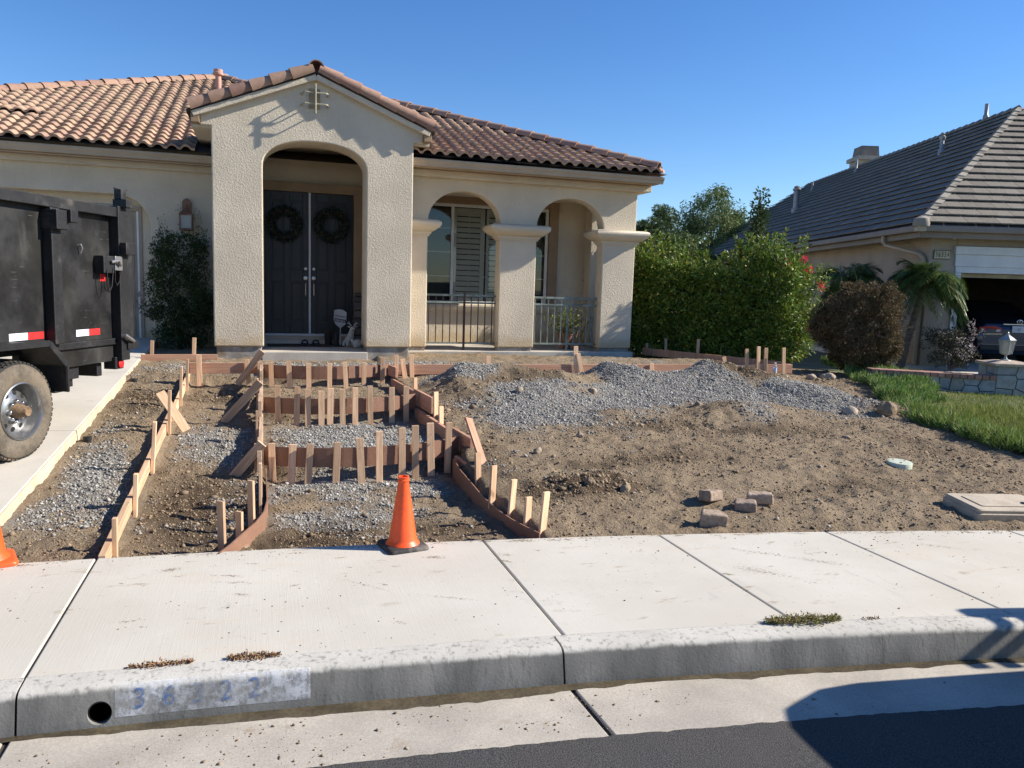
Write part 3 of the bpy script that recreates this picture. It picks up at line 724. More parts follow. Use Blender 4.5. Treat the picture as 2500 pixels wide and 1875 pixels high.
for (a, bq) in (((-.33, 10.66, .46), (-.02, 10.50, .905)), ((-.42, 8.72, .30), (-.04, 8.60, .745)), ((-.27, 6.96, .12), (-.02, 6.82, .445))):
    stick('brace', 'grey_board', a, bq, .082, .02, (-.2, -1, 0), t)
# strip form beside the driveway
t = thing('strip_form', 'long narrow plank form running up beside the driveway', 'timber form', (-.92, 8, .3))
for y0, y1 in ((4.99, 6.10), (6.11, 8.70), (8.71, 11.15)):
    board(t, (-.925, y0, drive_z(y0)+.012), (-.925-.004*(y1-5), y1, drive_z(y1)+.012), .092, .040, mat='fir_stake')
stakes(t, [(-.895, 10.189, .50, -.885, .83), (-.893, 9.393, .44, -.882, .825), (-.893, 8.234, .34, -.882, .715), (-.893, 6.999, .24, -.868, .619), (-.893, 6.040, .15, -.882, .409), (-.893, 5.221, .10, -.889, .325)], w=.050, t=.028, facing=(1, 0, 0))
stick('brace', 'fir_stake', (-.74, 8.28, .30), (-1.0, 8.50, .66), .088, .02, (.3, -.9, .2), t)
# cross pieces on the left
t = thing('cross_form', 'plank form crossing from the strip form to the left of the top step', 'timber form', (-.5, 10.7, .55))
board(t, (-.95, 10.72, .735), (-.02, 10.70, .735), .14)
stakes(t, [(-.787, 10.66, .50, -.793, .844), (-.194, 10.66, .50, -.214, .786)])
t = thing('cross_form', 'low plank form between the driveway corner and the entry tower', 'timber form', (-1.2, 12.3, .6))
board(t, (-1.685, 12.28, .695), (-.66, 12.34, .695), .10)
stakes(t, [(-1.55, 12.33, .62, -1.538, .892), (-.985, 12.35, .62, -.974, .937)], w=.05)
# the long form along the walk in front of the porch
t = thing('walk_form', 'long reddish plank form along the walk in front of the porch', 'timber form', (4.5, 10.8, .56))
board(t, (1.70, 10.80, .705), (7.10, 10.82, .705), .142)
stakes(t, [(3.067, 10.765, .55, 3.061, .83), (4.418, 10.765, .48, 4.401, .979), (4.528, 10.745, .46, 4.438, .873), (5.680, 10.765, .49, 5.667, .725), (6.997, 10.765, .54, 6.927, .828), (1.964, 10.765, .50, 1.947, .844)], w=.064)
t = thing('corner_form', 'short stepped plank form at the right-hand corner of the walk', 'timber form', (7.6, 10.7, .56))
board(t, (7.06, 10.78, .70), (7.55, 10.74, .70), .14, mat='fir_stake')
board(t, (7.50, 10.72, .715), (8.15, 10.70, .715), .15)
board(t, (8.15, 10.70, .715), (8.17, 10.98, .715), .15)
stakes(t, [(7.350, 10.745, .55, 7.319, .958), (7.531, 10.70, .55, 7.505, 1.001), (7.664, 10.70, .55, 7.645, .98), (7.95, 10.62, .56, 7.92, .991)], w=.062)
mb = MB()
t = thing('return_form', 'dark plank form curving back beside the hedge from the corner of the walk', 'timber form', (7.5, 12.4, .6))
pts = [(8.16, 10.98), (7.95, 11.45), (7.70, 12.0), (7.45, 12.55), (7.22, 13.1), (7.02, 13.7)]
curved_board('form_board', t, pts, .735, .60, .03, 'fir_board')
stakes(t, [(7.10, 13.72, .66, 7.095, .817), (7.26, 13.25, .66, 7.247, .944), (7.54, 12.58, .66, 7.54, .986)], w=.05, mat='grey_board')

# ------------------------------------------------------------------ traffic cones
plain('cone_orange', (.90, .10, .018), .42, .08, 5, .06, 60, spec=.45, dirt=((.30, .11, .05), 7, .56, .78))
plain('cone_base', (.03, .028, .027), .7, .2, 8, .2, 60, .2, 70, .003, dirt=((.16, .14, .12), 6, .5, .7))
def cone(label, x, y, z, base_mat, rz=0.0, s=1.0):
    t = thing('traffic_cone', label, 'traffic cone', (x, y, z), 'traffic cones'); M3 = Matrix.Rotation(rz, 3, 'Z')
    mb = MB(); n = 32; a = .134*s; rc = .030*s
    for zz, k in ((0, 1.0), (.012*s, 1.0), (.022*s, .955), (.026*s, .85)):
        for q in range(4):
            for j in range(8):
                th = math.pi/2*q+math.pi/2*j/7; cx = (a*k-rc)*(1 if q in (0, 3) else -1); cy = (a*k-rc)*(1 if q in (0, 1) else -1)
                v = M3 @ Vector((cx+rc*math.cos(th), cy+rc*math.sin(th), zz)); mb.v.append((x+v.x, y+v.y, z+.001+v.z))
    for i in range(3):
        for k in range(n): mb.f.append((i*n+k, i*n+(k+1) % n, (i+1)*n+(k+1) % n, (i+1)*n+k))
    mb.f.append(tuple(reversed(range(n)))); mb.f.append(tuple(3*n+k for k in range(n)))
    mb.build('base', base_mat, t, smooth=True)
    mb = MB(); mb.lathe([(.108*s, .027*s), (.104*s, .034*s), (.094*s, .044*s), (.087*s, .060*s), (.0345*s, .415*s), (.034*s, .425*s), (.0365*s, .428*s), (.0365*s, .437*s), (.032*s, .441*s), (.032*s, .449*s), (.036*s, .452*s), (.036*s, .458*s), (.028*s, .459*s), (.027*s, .40*s)], (x, y, z), 40)
    mb.build('body', 'cone_orange', t, smooth=True)
cone('orange traffic cone with black base standing on the pavement in front of the steps', .832, 4.80, .158, 'cone_base', .2)
cone('orange traffic cone with orange base cut off by the left edge of the picture', -1.52, 5.02, .16, 'cone_orange', .35, 1.05)

# ------------------------------------------------------------------ pavers, covers, rocks, bottle
varied('paver', (.37, .275, .205), (.41, .315, .24), None, .9, .7, 45, .006, fine=(25, .22))
def paver(label, x, y, rz, L=.185, W=.115, H=.085, tilt=(0, 0), taper=.75):
    z = float(ground_z(np.array([x]), np.array([y]))[0])-.008
    t = MB(); P = []
    for zz in (0, H):
        for (sx, sy) in ((-1, -1), (1, -1), (1, 1), (-1, 1)):
            k = taper if sy > 0 else 1.0
            P.append((sx*L/2*k, sy*W/2, zz))
    t.hexa(P)
    o = t.build('paver_block', 'paver', None, bevel=.016, seg=3)
    o.matrix_world = Matrix.Translation((x, y, z)) @ Matrix.Rotation(rz, 4, 'Z') @ Matrix.Rotation(tilt[0], 4, 'X') @ Matrix.Rotation(tilt[1], 4, 'Y')
    sd = o.modifiers.new('sub', 'SUBSURF'); sd.subdivision_type = 'SIMPLE'; sd.levels = 4; sd.render_levels = 4
    tx = bpy.data.textures.new('worn', 'CLOUDS'); tx.noise_scale = .05; tx.noise_depth = 4
    dm = o.modifiers.new('worn', 'DISPLACE'); dm.texture = tx; dm.strength = .011; dm.texture_coords = 'LOCAL'
    return tag(o, label, 'paving block', 'loose paving blocks')
paver('tan paving block lying farthest left and tilted, behind the wedge-shaped one', 3.33, 5.24, R(28), .20, .125, .085, (R(-8), R(6)))
paver('tan paving block in the middle of the four', 3.52, 5.04, R(-32), .165, .115, .08, (R(4), R(-3)), .95)
paver('tan paving block lying farthest right and back of the four', 3.70, 5.12, R(-30), .20, .105, .085, (0, R(-4)), .92)
paver('wedge-shaped brown paving block standing nearest the pavement', 3.09, 4.83, R(-16), .205, .11, .115, (R(6), R(5)), .72)
# round irrigation cover
plain('cover_green', (.46, .50, .40), .7, .15, 10, .1, 60, dirt=((.22, .16, .10), 14, .55, .7))
cx, cy = 5.70, 5.80; cz = float(ground_z(np.array([cx]), np.array([cy]))[0])
t = thing('valve_cover', 'pale green round irrigation valve cover set in the dirt', 'valve cover', (cx, cy, cz))
mb = MB(); rt = Matrix.Rotation(R(4), 3, 'X')
mb.lathe([(.112, -.05), (.112, .034), (.108, .040), (.100, .041)], (cx, cy, cz), 40, rot=rt); mb.build('rim', 'cover_green', t, smooth=True)
mb = MB(); mb.lathe([(.098, .030), (.098, .0415), (.05, .043), (.001, .044)], (cx, cy, cz), 40, rot=rt); mb.build('lid', 'cover_green', t, smooth=True)
for a in (0, 2.1, 4.2):
    mb = MB(); mb.lathe([(.008, .04), (.008, .047), (.004, .048)], (cx+.06*math.cos(a), cy+.06*math.sin(a), cz), 8); mb.build('lid_bolt', 'rock', t, smooth=True)
# water meter box at the pavement edge
plain('box_concrete', (.42, .36, .275), .85, .12, 6, .1, 60, .3, 60, .004)
bx = thing('meter_box', 'raised concrete water meter box with tan lid beside the pavement', 'meter box', (5.55, 4.62, .17))
ex = Vector((.978, -.21, -.01)); ey = Vector((.21, .978, .045)); c0 = Vector((5.56, 4.60, .205))
ez = ex.cross(ey).normalized()
mb = MB()
def ring(hx, hy, rc, zz):
    P = []
    for q in range(4):
        for j in range(5):
            th = math.pi/2*q+math.pi/2*j/4; px = (hx-rc)*(1 if q in (0, 3) else -1)+rc*math.cos(th); py = (hy-rc)*(1 if q in (0, 1) else -1)+rc*math.sin(th)
            P.append(c0+ex*px+ey*py+ez*zz)
    return P
def lid_stack(levels):
    mb = MB(); n = 20
    for (hx, hy, rc, zz) in levels: mb.v += [tuple(p) for p in ring(hx, hy, rc, zz)]
    for i in range(len(levels)-1):
        for k in range(n): mb.f.append((i*n+k, i*n+(k+1) % n, (i+1)*n+(k+1) % n, (i+1)*n+k))
    mb.f.append(tuple(reversed(range(n)))); mb.f.append(tuple((len(levels)-1)*n+k for k in range(n)))
    return mb
lid_stack([(.345, .225, .03, -.12), (.345, .225, .03, .012), (.335, .215, .03, .02)]).build('box_rim', 'box_concrete', bx)
lid_stack([(.335, .215, .03, .022), (.335, .215, .03, .040), (.325, .205, .03, .047)]).build('lid', 'box_concrete', bx)
lid_stack([(.25, .13, .02, .0475), (.25, .13, .02, .053), (.244, .124, .02, .0535)]).build('reader_lid', 'box_concrete', bx)
mb = MB(); mb.lathe([(.035, 0), (.035, .006), (.028, .008)], c0+ex*.16+ey*(-.06)+ez*.053, 16); mb.build('lid_knob', 'black_plastic', bx, smooth=True)
# rocks
def rock(label, x, y, s, flat=.7, mat='rock', dz=.2, seed=0):
    import bmesh
    z = float(ground_z(np.array([x]), np.array([y]))[0])
    bm = bmesh.new(); bmesh.ops.create_icosphere(bm, subdivisions=3, radius=1)
    rr = random.Random(seed); off = Vector((rr.random()*50, rr.random()*50, rr.random()*50))
    from mathutils import noise
    for v in bm.verts:
        k = 1+.30*noise.noise(v.co*1.3+off)+.12*noise.noise(v.co*3.5+off)
        v.co = Vector((v.co.x*k*s, v.co.y*k*s*.8, v.co.z*k*s*flat))
    me = bpy.data.meshes.new('rock'); bm.to_mesh(me); bm.free(); me.materials.append(MATS[mat])
    me.polygons.foreach_set('use_smooth', [seed % 2 == 0]*len(me.polygons))
    o = link(bpy.data.objects.new('rock', me)); o.location = (x, y, z+s*dz); o.rotation_euler = (0, 0, rr.random()*6)
    return tag(o, label, 'rock', 'rocks in the yard')
rock('rounded tan rock at the right foot of the gravel heaps', 6.98, 7.95, .11, .6, seed=2)
rock('muddy brown rock next to the edge of the ice plant', 7.35, 7.75, .13, .75, 'dirt_clod', seed=3)
rock('round tan stone on the left gravel heap', 2.95, 8.95, .055, .9, seed=4)
rock('tan stone standing proud in the middle of the gravel slope', 4.0, 9.15, .065, .8, seed=6)
rock('brown stone at the lower left of the gravel slope', 2.25, 8.25, .055, .8, seed=7)
rock('flat tan stone under the left gravel heap beside the plank form', 2.05, 7.55, .06, .8, 'dirt_clod', seed=8)
rock('tan stone at the lower end of the gravel slope', 5.05, 8.35, .05, .8, seed=10)
rock('pale stone lying on the dirt below the gravel', 2.42, 6.75, .045, .8, seed=12)
rock('pale angular stone on the dirt left of the round rock', 3.05, 7.25, .04, .8, seed=13)
rock('grey stone on the dirt slope above the round cover', 5.9, 6.75, .045, .6, seed=14)
rock('dug root clod with a dark hollow near the curved flare', 2.78, 5.62, .055, .9, 'dirt_clod', seed=15)
rock('dark moist clod in the dug patch near the curved flare', 2.50, 5.70, .05, .8, 'dirt_clod', seed=17)
rock('brown stone between the bottle and the ice plant', 8.35, 10.45, .10, .6, seed=18)
rock('larger brown stone at the foot of the brown bush', 8.75, 10.55, .12, .6, seed=20)
# water bottle
m, nt, b = _nt('clear_plastic'); b.inputs['Base Color'].default_value = (.85, .9, .95, 1); b.inputs['Transmission Weight'].default_value = .85; b.inputs['Roughness'].default_value = .12; b.inputs['IOR'].default_value = 1.3
plain('bottle_label', (.45, .55, .72), .5); plain('bottle_cap', (.75, .75, .75), .4)
x, y = 7.62, 10.40; z = float(ground_z(np.array([x]), np.array([y]))[0])
t = thing('water_bottle', 'small clear water bottle with pale label standing on the dirt heap', 'bottle', (x, y, z))
mb = MB(); mb.lathe([(.028, 0), (.032, .006), (.032, .055), (.030, .058), (.032, .062), (.032, .135), (.026, .16), (.013, .182), (.013, .19)], (x, y, z), 20); mb.build('body', 'clear_plastic', t, smooth=True)
mb = MB(); mb.lathe([(.0326, .066), (.0326, .122)], (x, y, z), 20); mb.build('paper_label', 'bottle_label', t, smooth=True)
mb = MB(); mb.lathe([(.0145, .188), (.0145, .204), (.012, .206)], (x, y, z), 14); mb.build('cap', 'bottle_cap', t, smooth=True)
# sawn offcuts and straw-like litter
varied('straw', (.50, .40, .27), (.42, .32, .20), None, .9)
def litter(n):
    mb = MB()
    x, y = rand_yard(n*4); k = (x > 1.95) & (y < 9.0); x, y = x[k][:n], y[k][:n]; z = ground_z(x, y)
    for a, b_, c_ in zip(x, y, z):
        th = random.uniform(0, 6.28); L = random.uniform(.03, .13); r_ = random.uniform(.0012, .003)
        m_ = (a+math.cos(th)*L*.5+random.uniform(-.015, .015), b_+math.sin(th)*L*.5+random.uniform(-.015, .015), c_+.012)
        mb.tube([(a, b_, c_+.006), m_, (a+math.cos(th)*L, b_+math.sin(th)*L, c_+.008)], r_, 4)
    return mb.build('straw_litter', 'straw')
tag(litter(90), 'pale dry roots and straw scattered over the dirt slope', 'litter', kind='stuff')
# drain caps beside the driveway
for (x, y, lab) in ((-1.58, 10.9, 'small black pipe stub beside the driveway, the one nearer the house'), (-1.58, 8.05, 'small black pipe stub beside the driveway, the one nearer the street')):
    z = float(ground_z(np.array([x]), np.array([y]))[0])
    t = thing('pipe_stub', lab, 'pipe', (x, y, z), 'pipe stubs beside the driveway')
    mb = MB(); mb.lathe([(.035, -.03), (.035, .045), (.031, .045), (.030, -.02)], (x, y, z), 16); mb.build('pipe', 'black_plastic', t, smooth=True)
    mb = MB(); mb.lathe([(.040, .022), (.040, .048), (.036, .050)], (x, y, z), 16); mb.build('collar', 'black_plastic', t, smooth=True)

# ------------------------------------------------------------------ the house
house = thing('house', 'cream stucco single-storey house with arched entry tower, arcaded porch and clay tile roof', 'house', (.77, 13.5, .7))
XZ = lambda y: (lambda x, z: (x, y, z))
def arch_pts(xa, xb, zs, zt, n=18, e=2.0):
    c_ = (xa+xb)/2; r_ = (xb-xa)/2; P = []
    for i in range(n+1):
        t_ = math.pi*(1-i/n); cs, sn = math.cos(t_), math.sin(t_)
        P.append((c_+r_*math.copysign(abs(cs)**(2/e), cs), zs+(zt-zs)*abs(sn)**(2/e)))
    return P
def wall_prism(name, poly, y0, y1, mat='stucco', parent=house, bevel=.018):
    mb = MB(); mb.prism(poly, XZ(y0), XZ(y1)); o = recalc(mb.build(name, mat, parent, bevel=bevel)); return o
# entry tower
AR = arch_pts(0.0, 1.53, 3.50, 3.89, 26, 2.25)
wall_prism('tower_front', [(-.71, .80), (0, .80)]+AR+[(1.53, .80), (2.25, .80), (2.25, 4.0), (2.40, 4.0), (2.40, 4.145), (.77, 4.79), (-.86, 4.145), (-.86, 4.0), (-.71, 4.0)], 12.5, 13.07)
mb = MB(); mb.box(-.705, -.20, 13.072, 14.29, .70, 4.1); mb.build('tower_side_wall', 'stucco', house)
mb = MB(); mb.box(1.72, 2.245, 13.072, 14.29, .70, 4.1); mb.build('tower_side_wall', 'stucco', house)
mb = MB(); mb.box(-.2, 1.72, 13.072, 14.29, 3.98, 4.1); mb.build('entry_ceiling', 'stucco', house)
mb = MB(); mb.box(-.3, 1.8, 14.32, 14.5, .70, 4.1); mb.build('entry_back_wall', 'stucco', house)
for xa, xb in ((-.68, -.03), (1.56, 2.22)):
    mb = MB(); mb.box(xa, xb, 12.535, 13.05, .45, .80); mb.build('tower_footing', 'foundation', house, bevel=.012)
mb = MB(); mb.box(-.03, 1.56, 12.47, 14.3, .45, .722); mb.build('entry_slab', 'slab_concrete', house, bevel=.01)
# eave boxes of the tower
for sx, xa, xb in ((-1, -.975, -.86), (1, 2.40, 2.515)):
    mb = MB(); mb.box(xa, xb, 12.42, 15.2, 4.02, 4.17); mb.build('tower_fascia', 'trim_tan', house, bevel=.006)
    a, bq = sorted((-.71 if sx < 0 else 2.25, xa if sx < 0 else xb))
    mb = MB(); mb.box(a+.002, bq-.002, 12.56, 15.2, 3.975, 4.018); mb.build('tower_soffit', 'stucco', house)
SL = .396
for sx in (-1, 1):
    a = (.77, 12.455, 4.815); q = (.77+sx*1.72, 12.455, 4.815-SL*1.72)
    mb = MB(); mb.bar(a, q, .10, .075); mb.build('rake_board', 'stucco', house, bevel=.006)
roof_t = bpy.data.objects.new('tower_roof', None); link(roof_t, house)
for sx in (-1, 1):
    mb = MB(); x1 = .77+sx*1.80; z1 = 4.90-SL*1.80
    mb.hexa([(.77, 12.40, 4.86), (x1, 12.40, z1-.04), (x1, 17.5, z1-.04), (.77, 17.5, 4.86), (.77, 12.40, 4.90), (x1, 12.40, z1), (x1, 17.5, z1), (.77, 17.5, 4.90)])
    recalc(mb.build('roof_deck', 'roof_deck', roof_t))
def cap_mesh(r0, r1, L, a0, a1, th=.014, n=12):
    """barrel cap: large end at s=0, small end at s=L (own Z along the run), opening angles a0..a1"""
    mb = MB()
    for (r, s) in ((r0, 0), (r1, L)):
        for rr in (r, r-th):
            for i in range(n+1):
                a = a0+(a1-a0)*i/n; mb.v.append((rr*math.cos(a), rr*math.sin(a), s))
    m_ = n+1
    for i in range(n):
        mb.f.append((i, i+1, 2*m_+i+1, 2*m_+i)); mb.f.append((m_+i+1, m_+i, 3*m_+i, 3*m_+i+1))
        mb.f.append((i+1, i, m_+i, m_+i+1)); mb.f.append((2*m_+i, 2*m_+i+1, 3*m_+i+1, 3*m_+i))
    for i in (0, n):
        mb.f.append((i, m_+i, 3*m_+i, 2*m_+i))
    return mb
def frame(org, z, y):
    z = Vector(z).normalized(); y = Vector(y); y = (y-z*y.dot(z)).normalized(); x = y.cross(z); o = Vector(org)
    return Matrix(((x.x, y.x, z.x, o.x), (x.y, y.y, z.y, o.y), (x.z, y.z, z.z, o.z), (0, 0, 0, 1)))
def run_caps(name, mb, p, q, step, parent, up, mat, lift=.0, jit=.004):
    p, q = Vector(p), Vector(q); d = (q-p); L = d.length; d.normalize(); n = int(L/step+.5); first = None
    for i in range(n):
        M = frame(p+d*(i*step)+Vector((random.uniform(-jit, jit), random.uniform(-jit, jit), lift+random.uniform(-jit, jit))), d, up)
        if first is None:
            first = recalc(mb.build(name, mat, None, smooth=True)); first.parent = parent
            first.matrix_parent_inverse = parent_matrix(parent).inverted(); first.matrix_basis = M
        else: copy_part(first, parent, M)
for sx in (-1, 1):
    up = Vector((0, -.55, 1)); zc = 4.79+.155
    run_caps('rake_tile', cap_mesh(.108, .080, .345, R(-12), R(215) if sx > 0 else R(215), n=14) if sx > 0 else cap_mesh(.108, .080, .345, R(-35), R(192), n=14),
             (.77+sx*1.765, 12.44, zc-SL*1.765), (.77, 12.44, zc), .302, roof_t, up, 'cap_tile', jit=.003)
run_caps('ridge_tile', cap_mesh(.12, .10, .42, R(0), R(180)), (.77, 12.37, 4.925), (.77, 16.6, 4.925), .36, roof_t, (0, 0, 1), 'cap_tile')
# iron ornament over a slot in the gable
plain('ornament_iron', (.36, .32, .22), .6, .2, 20, .1, 60); plain('slot_panel', (.30, .235, .14), .85)
orn = bpy.data.objects.new('gable_ornament', None); link(orn, house)
mb = MB(); mb.box(.665, .825, 12.485, 12.503, 4.365, 4.655); mb.build('slot_panel', 'slot_panel', orn)
mb = MB(); mb.tube([(.752, 12.325, 4.27), (.752, 12.325, 4.695)], .012, 8); mb.build('upright_rod', 'ornament_iron', orn)
for z in (4.57, 4.41):
    mb = MB(); mb.tube([(.565, 12.50, z-.004), (.575, 12.36, z), (.60, 12.338, z), (.905, 12.338, z), (.93, 12.36, z), (.94, 12.50, z-.004)], .011, 8); mb.build('cross_rod', 'ornament_iron', orn)
    for x in (.565, .94):
        mb = MB(); mb.lathe([(.002, 0), (.022, .002), (.022, .014), (.01, .02)], (x, 12.498, z), 10, rot=Matrix.Rotation(R(90), 3, 'X')); mb.build('mounting_boss', 'ornament_iron', orn)

# front double door
tr = bpy.data.objects.new('front_doors', None); link(tr, house)
for (xa, xb, za, zb) in ((-.14, .02, .86, 3.48), (1.52, 1.69, .86, 3.48), (.02, 1.52, 3.325, 3.48)):
    mb = MB(); mb.box(xa, xb, 14.22, 14.32, za, zb); mb.build('door_casing', 'trim_tan', tr, bevel=.006)
for k, (xa, xb) in enumerate(((.025, .755), (.785, 1.515))):
    leaf = bpy.data.objects.new('door_leaf', None); link(leaf, tr)
    mb = MB(); mb.box(xa, xb, 14.285, 14.318, .895, 3.32); o = mb.build('leaf_core', 'door_dark', tr)
    st = .10; mid = (xa+xb)/2
    for (a, bq) in ((xa, xa+st), (mid-.05, mid+.05), (xb-st, xb)):
        mb = MB(); mb.box(a, bq, 14.262, 14.284, .895, 3.32); mb.build('stile', 'door_dark', tr, bevel=.006)
    for (za, zb) in ((.895, 1.10), (1.80, 1.98), (3.18, 3.32)):
        for (a, bq) in ((xa+st, mid-.05), (mid+.05, xb-st)):
            mb = MB(); mb.box(a, bq, 14.264, 14.284, za, zb); mb.build('rail', 'door_dark', tr, bevel=.005)
    for (za, zb) in ((1.10, 1.80), (1.98, 3.18)):
        for (a, bq) in ((xa+st, mid-.05), (mid+.05, xb-st)):
            mb = MB(); mb.box(a+.03, bq-.03, 14.268, 14.284, za+.03, zb-.03); mb.build('raised_panel', 'door_dark', tr, bevel=.01)
    bpy.data.objects.remove(leaf)
    hx = .70 if k == 0 else .84
    plain('brushed_metal', (.45, .44, .42), .35, metal=.9) if 'brushed_metal' not in MATS else None
    RX = Matrix.Rotation(R(90), 3, 'X')
    mb = MB(); mb.lathe([(.030, 0), (.030, .012), (.022, .02), (.001, .021)], (hx, 14.262, 2.02), 16, rot=RX); mb.build('deadbolt', 'brushed_metal', tr, smooth=True)
    mb = MB(); mb.lathe([(.034, 0), (.034, .010), (.016, .014), (.014, .03), (.026, .04), (.026, .055), (.001, .06)], (hx, 14.262, 1.86), 16, rot=RX); mb.build('knob', 'brushed_metal', tr, smooth=True)
    mb = MB(); mb.tube([(hx, 14.26, 1.78), (hx, 14.215, 1.76), (hx, 14.205, 1.68), (hx, 14.215, 1.57), (hx, 14.26, 1.55)], .011, 8); mb.build('pull_handle', 'brushed_metal', tr, smooth=True)
mb = MB(); mb.box(.752, .788, 14.235, 14.262, .875, 3.325); mb.build('astragal', 'metal_white', tr, bevel=.004)
mb = MB(); mb.box(.02, 1.52, 14.17, 14.30, .862, .893); mb.build('sill', 'metal_white', tr, bevel=.004)
mb = MB(); mb.box(-.14, 1.69, 14.10, 14.30, .722, .790); mb.build('threshold_step', 'slab_concrete', tr, bevel=.006)
mb = MB(); mb.box(.0, 1.55, 14.15, 14.30, .7905, .861); mb.build('threshold_riser', 'gutter_paint', tr, bevel=.004)

# porch arcade
A1 = arch_pts(2.66, 3.937, 2.882, 3.413, 22, 2.05); A2 = arch_pts(4.61, 5.888, 2.882, 3.413, 22, 2.05)
wall_prism('arcade_wall', [(2.252, .748), (2.66, .748)]+A1+[(3.937, .748), (4.61, .748)]+A2+[(5.888, .748), (6.534, .748), (6.534, 3.695), (2.252, 3.695)], 13.30, 13.585)
def capital(xa, xb, ya, yb_, left=True):
    mb = MB(); z0 = 2.629; lev = [(.0, .0), (.002, .023), (.034, .025), (.037, .047), (.068, .053), (.086, .09), (.116, .126), (.152, .173), (.184, .195), (.221, .20), (.247, .187), (.266, .147), (.272, .004)]
    L = []
    for dz, p_ in lev:
        pl = p_ if left else .0
        L += [(xa-pl, ya-p_, z0+dz), (xb+p_, ya-p_, z0+dz), (xb+p_, yb_+p_, z0+dz), (xa-pl, yb_+p_, z0+dz)]
    mb.v = L
    for i in range(len(lev)-1):
        for k in range(4): mb.f.append((4*i+k, 4*i+(k+1) % 4, 4*(i+1)+(k+1) % 4, 4*(i+1)+k))
    mb.f.append((3, 2, 1, 0)); mb.f.append(tuple(4*(len(lev)-1)+k for k in range(4)))
    return mb.build('column_capital', 'stucco', house, smooth=True)
capital(3.939, 4.608, 13.302, 13.583); capital(5.890, 6.532, 13.302, 13.583); capital(2.255, 2.658, 13.302, 13.583, False)
for xa, xb in ((2.28, 2.64), (3.96, 4.585), (5.91, 6.51)):
    mb = MB(); mb.box(xa, xb, 13.33, 13.56, .45, .748); mb.build('column_footing', 'foundation', house, bevel=.01)
mb = MB(); mb.box(2.26, 6.57, 13.25, 14.98, .45, .682); mb.build('porch_slab', 'slab_concrete', house, bevel=.01)
mb = MB(); mb.box(2.25, 6.52, 13.586, 14.929, 3.50, 3.56); mb.build('porch_ceiling', 'stucco', house)
# frieze, soffit, gutter of the right wing
mb = MB(); mb.box(2.253, 6.73, 13.14, 13.298, 3.602, 3.710); mb.build('frieze_band', 'stucco', house, bevel=.008)
mb = MB(); mb.box(6.536, 6.73, 13.30, 21, 3.602, 3.710); mb.build('frieze_band', 'stucco', house, bevel=.008)
mb = MB(); mb.box(2.253, 6.70, 12.83, 13.25, 3.712, 3.735); mb.build('soffit', 'trim_tan', house)
GP = [(0, .0), (.03, -.012), (.075, -.012), (.085, .03), (.11, .06), (.12, .095), (.115, .105), (.105, .10), (.10, .07), (0, .09)]
def gutter_run(p, q, out, zt, name='gutter'):
    """K-profile gutter from p to q (plan), hanging outwards"""
    p, q, out = Vector((*p, 0)), Vector((*q, 0)), Vector((*out, 0)); mb = MB()
    mb.prism(GP, lambda o_, z: p+out*o_+Vector((0, 0, zt-.105+z)), lambda o_, z: q+out*o_+Vector((0, 0, zt-.105+z)))
    return recalc(mb.build(name, 'gutter_paint', house, bevel=.003))
gutter_run((2.256, 12.84), (6.76, 12.84), (0, -1), 3.823)
gutter_run((6.645, 12.845), (6.645, 21), (1, 0), 3.822)
mb = MB(); mb.box(2.256, 6.640, 12.842, 12.865, 3.69, 3.84); mb.build('fascia', 'gutter_paint', house)
# porch back wall, side and window
for (xa, xb, za, zb) in ((2.245, 2.734, .683, 3.54), (5.436, 6.52, .683, 3.54), (2.734, 5.436, .683, 1.452), (2.734, 5.436, 3.376, 3.54)):
    mb = MB(); mb.box(xa, xb, 14.93, 15.13, za, zb); mb.build('porch_back_wall', 'stucco', house)
mb = MB(); mb.box(6.203, 6.524, 14.61, 14.928, .683, 3.50); mb.build('porch_pilaster', 'stucco', house, bevel=.015)
mb = MB(); mb.box(6.277, 6.524, 13.587, 14.608, 3.32, 3.50); mb.build('side_lintel', 'stucco', house)
mb = MB(); mb.box(6.2, 6.52, 15.132, 23, .6, 3.69); mb.build('side_wall', 'stucco', house)
win = bpy.data.objects.new('porch_window', None); link(win, house)
for (xa, xb, za, zb) in ((2.587, 2.744, 1.452, 3.534), (5.425, 5.615, 1.315, 3.534), (2.745, 5.424, 3.366, 3.523)):
    mb = MB(); mb.box(xa, xb, 14.882, 14.928, za, zb); mb.build('window_casing', 'trim_tan', win, bevel=.006)
mb = MB()
mb.prism([(14.928, 1.315), (14.855, 1.315), (14.85, 1.352), (14.825, 1.368), (14.81, 1.42), (14.815, 1.457), (14.928, 1.468)], lambda y, z: (2.52, y, z), lambda y, z: (5.60, y, z))
recalc(mb.build('window_sill', 'stucco', win, bevel=.006))
W0z, W1z = 1.515, 3.308
for (xa, xb, za, zb) in ((2.744, 5.415, W1z, 3.366), (2.744, 5.415, 1.469, W0z), (2.744, 2.792, W0z, W1z), (5.362, 5.415, W0z, W1z), (3.438, 3.496, W0z, W1z), (4.68, 4.73, W0z, W1z)):
    mb = MB(); mb.box(xa, xb, 14.93, 14.982, za, zb); mb.build('window_frame', 'white_paint', win, bevel=.004)
m, nt, b = _nt('window_glass')
gl = nt.nodes.new('ShaderNodeBsdfGlossy'); gl.inputs['Roughness'].default_value = .02; gl.inputs['Color'].default_value = (.8, .85, .9, 1)
tp = nt.nodes.new('ShaderNodeBsdfTransparent'); tp.inputs['Color'].default_value = (.93, .93, .91, 1)
lw = nt.nodes.new('ShaderNodeFresnel'); lw.inputs['IOR'].default_value = 1.5
mx = nt.nodes.new('ShaderNodeMixShader'); nt.links.new(lw.outputs[0], mx.inputs[0]); nt.links.new(tp.outputs[0], mx.inputs[1]); nt.links.new(gl.outputs[0], mx.inputs[2])
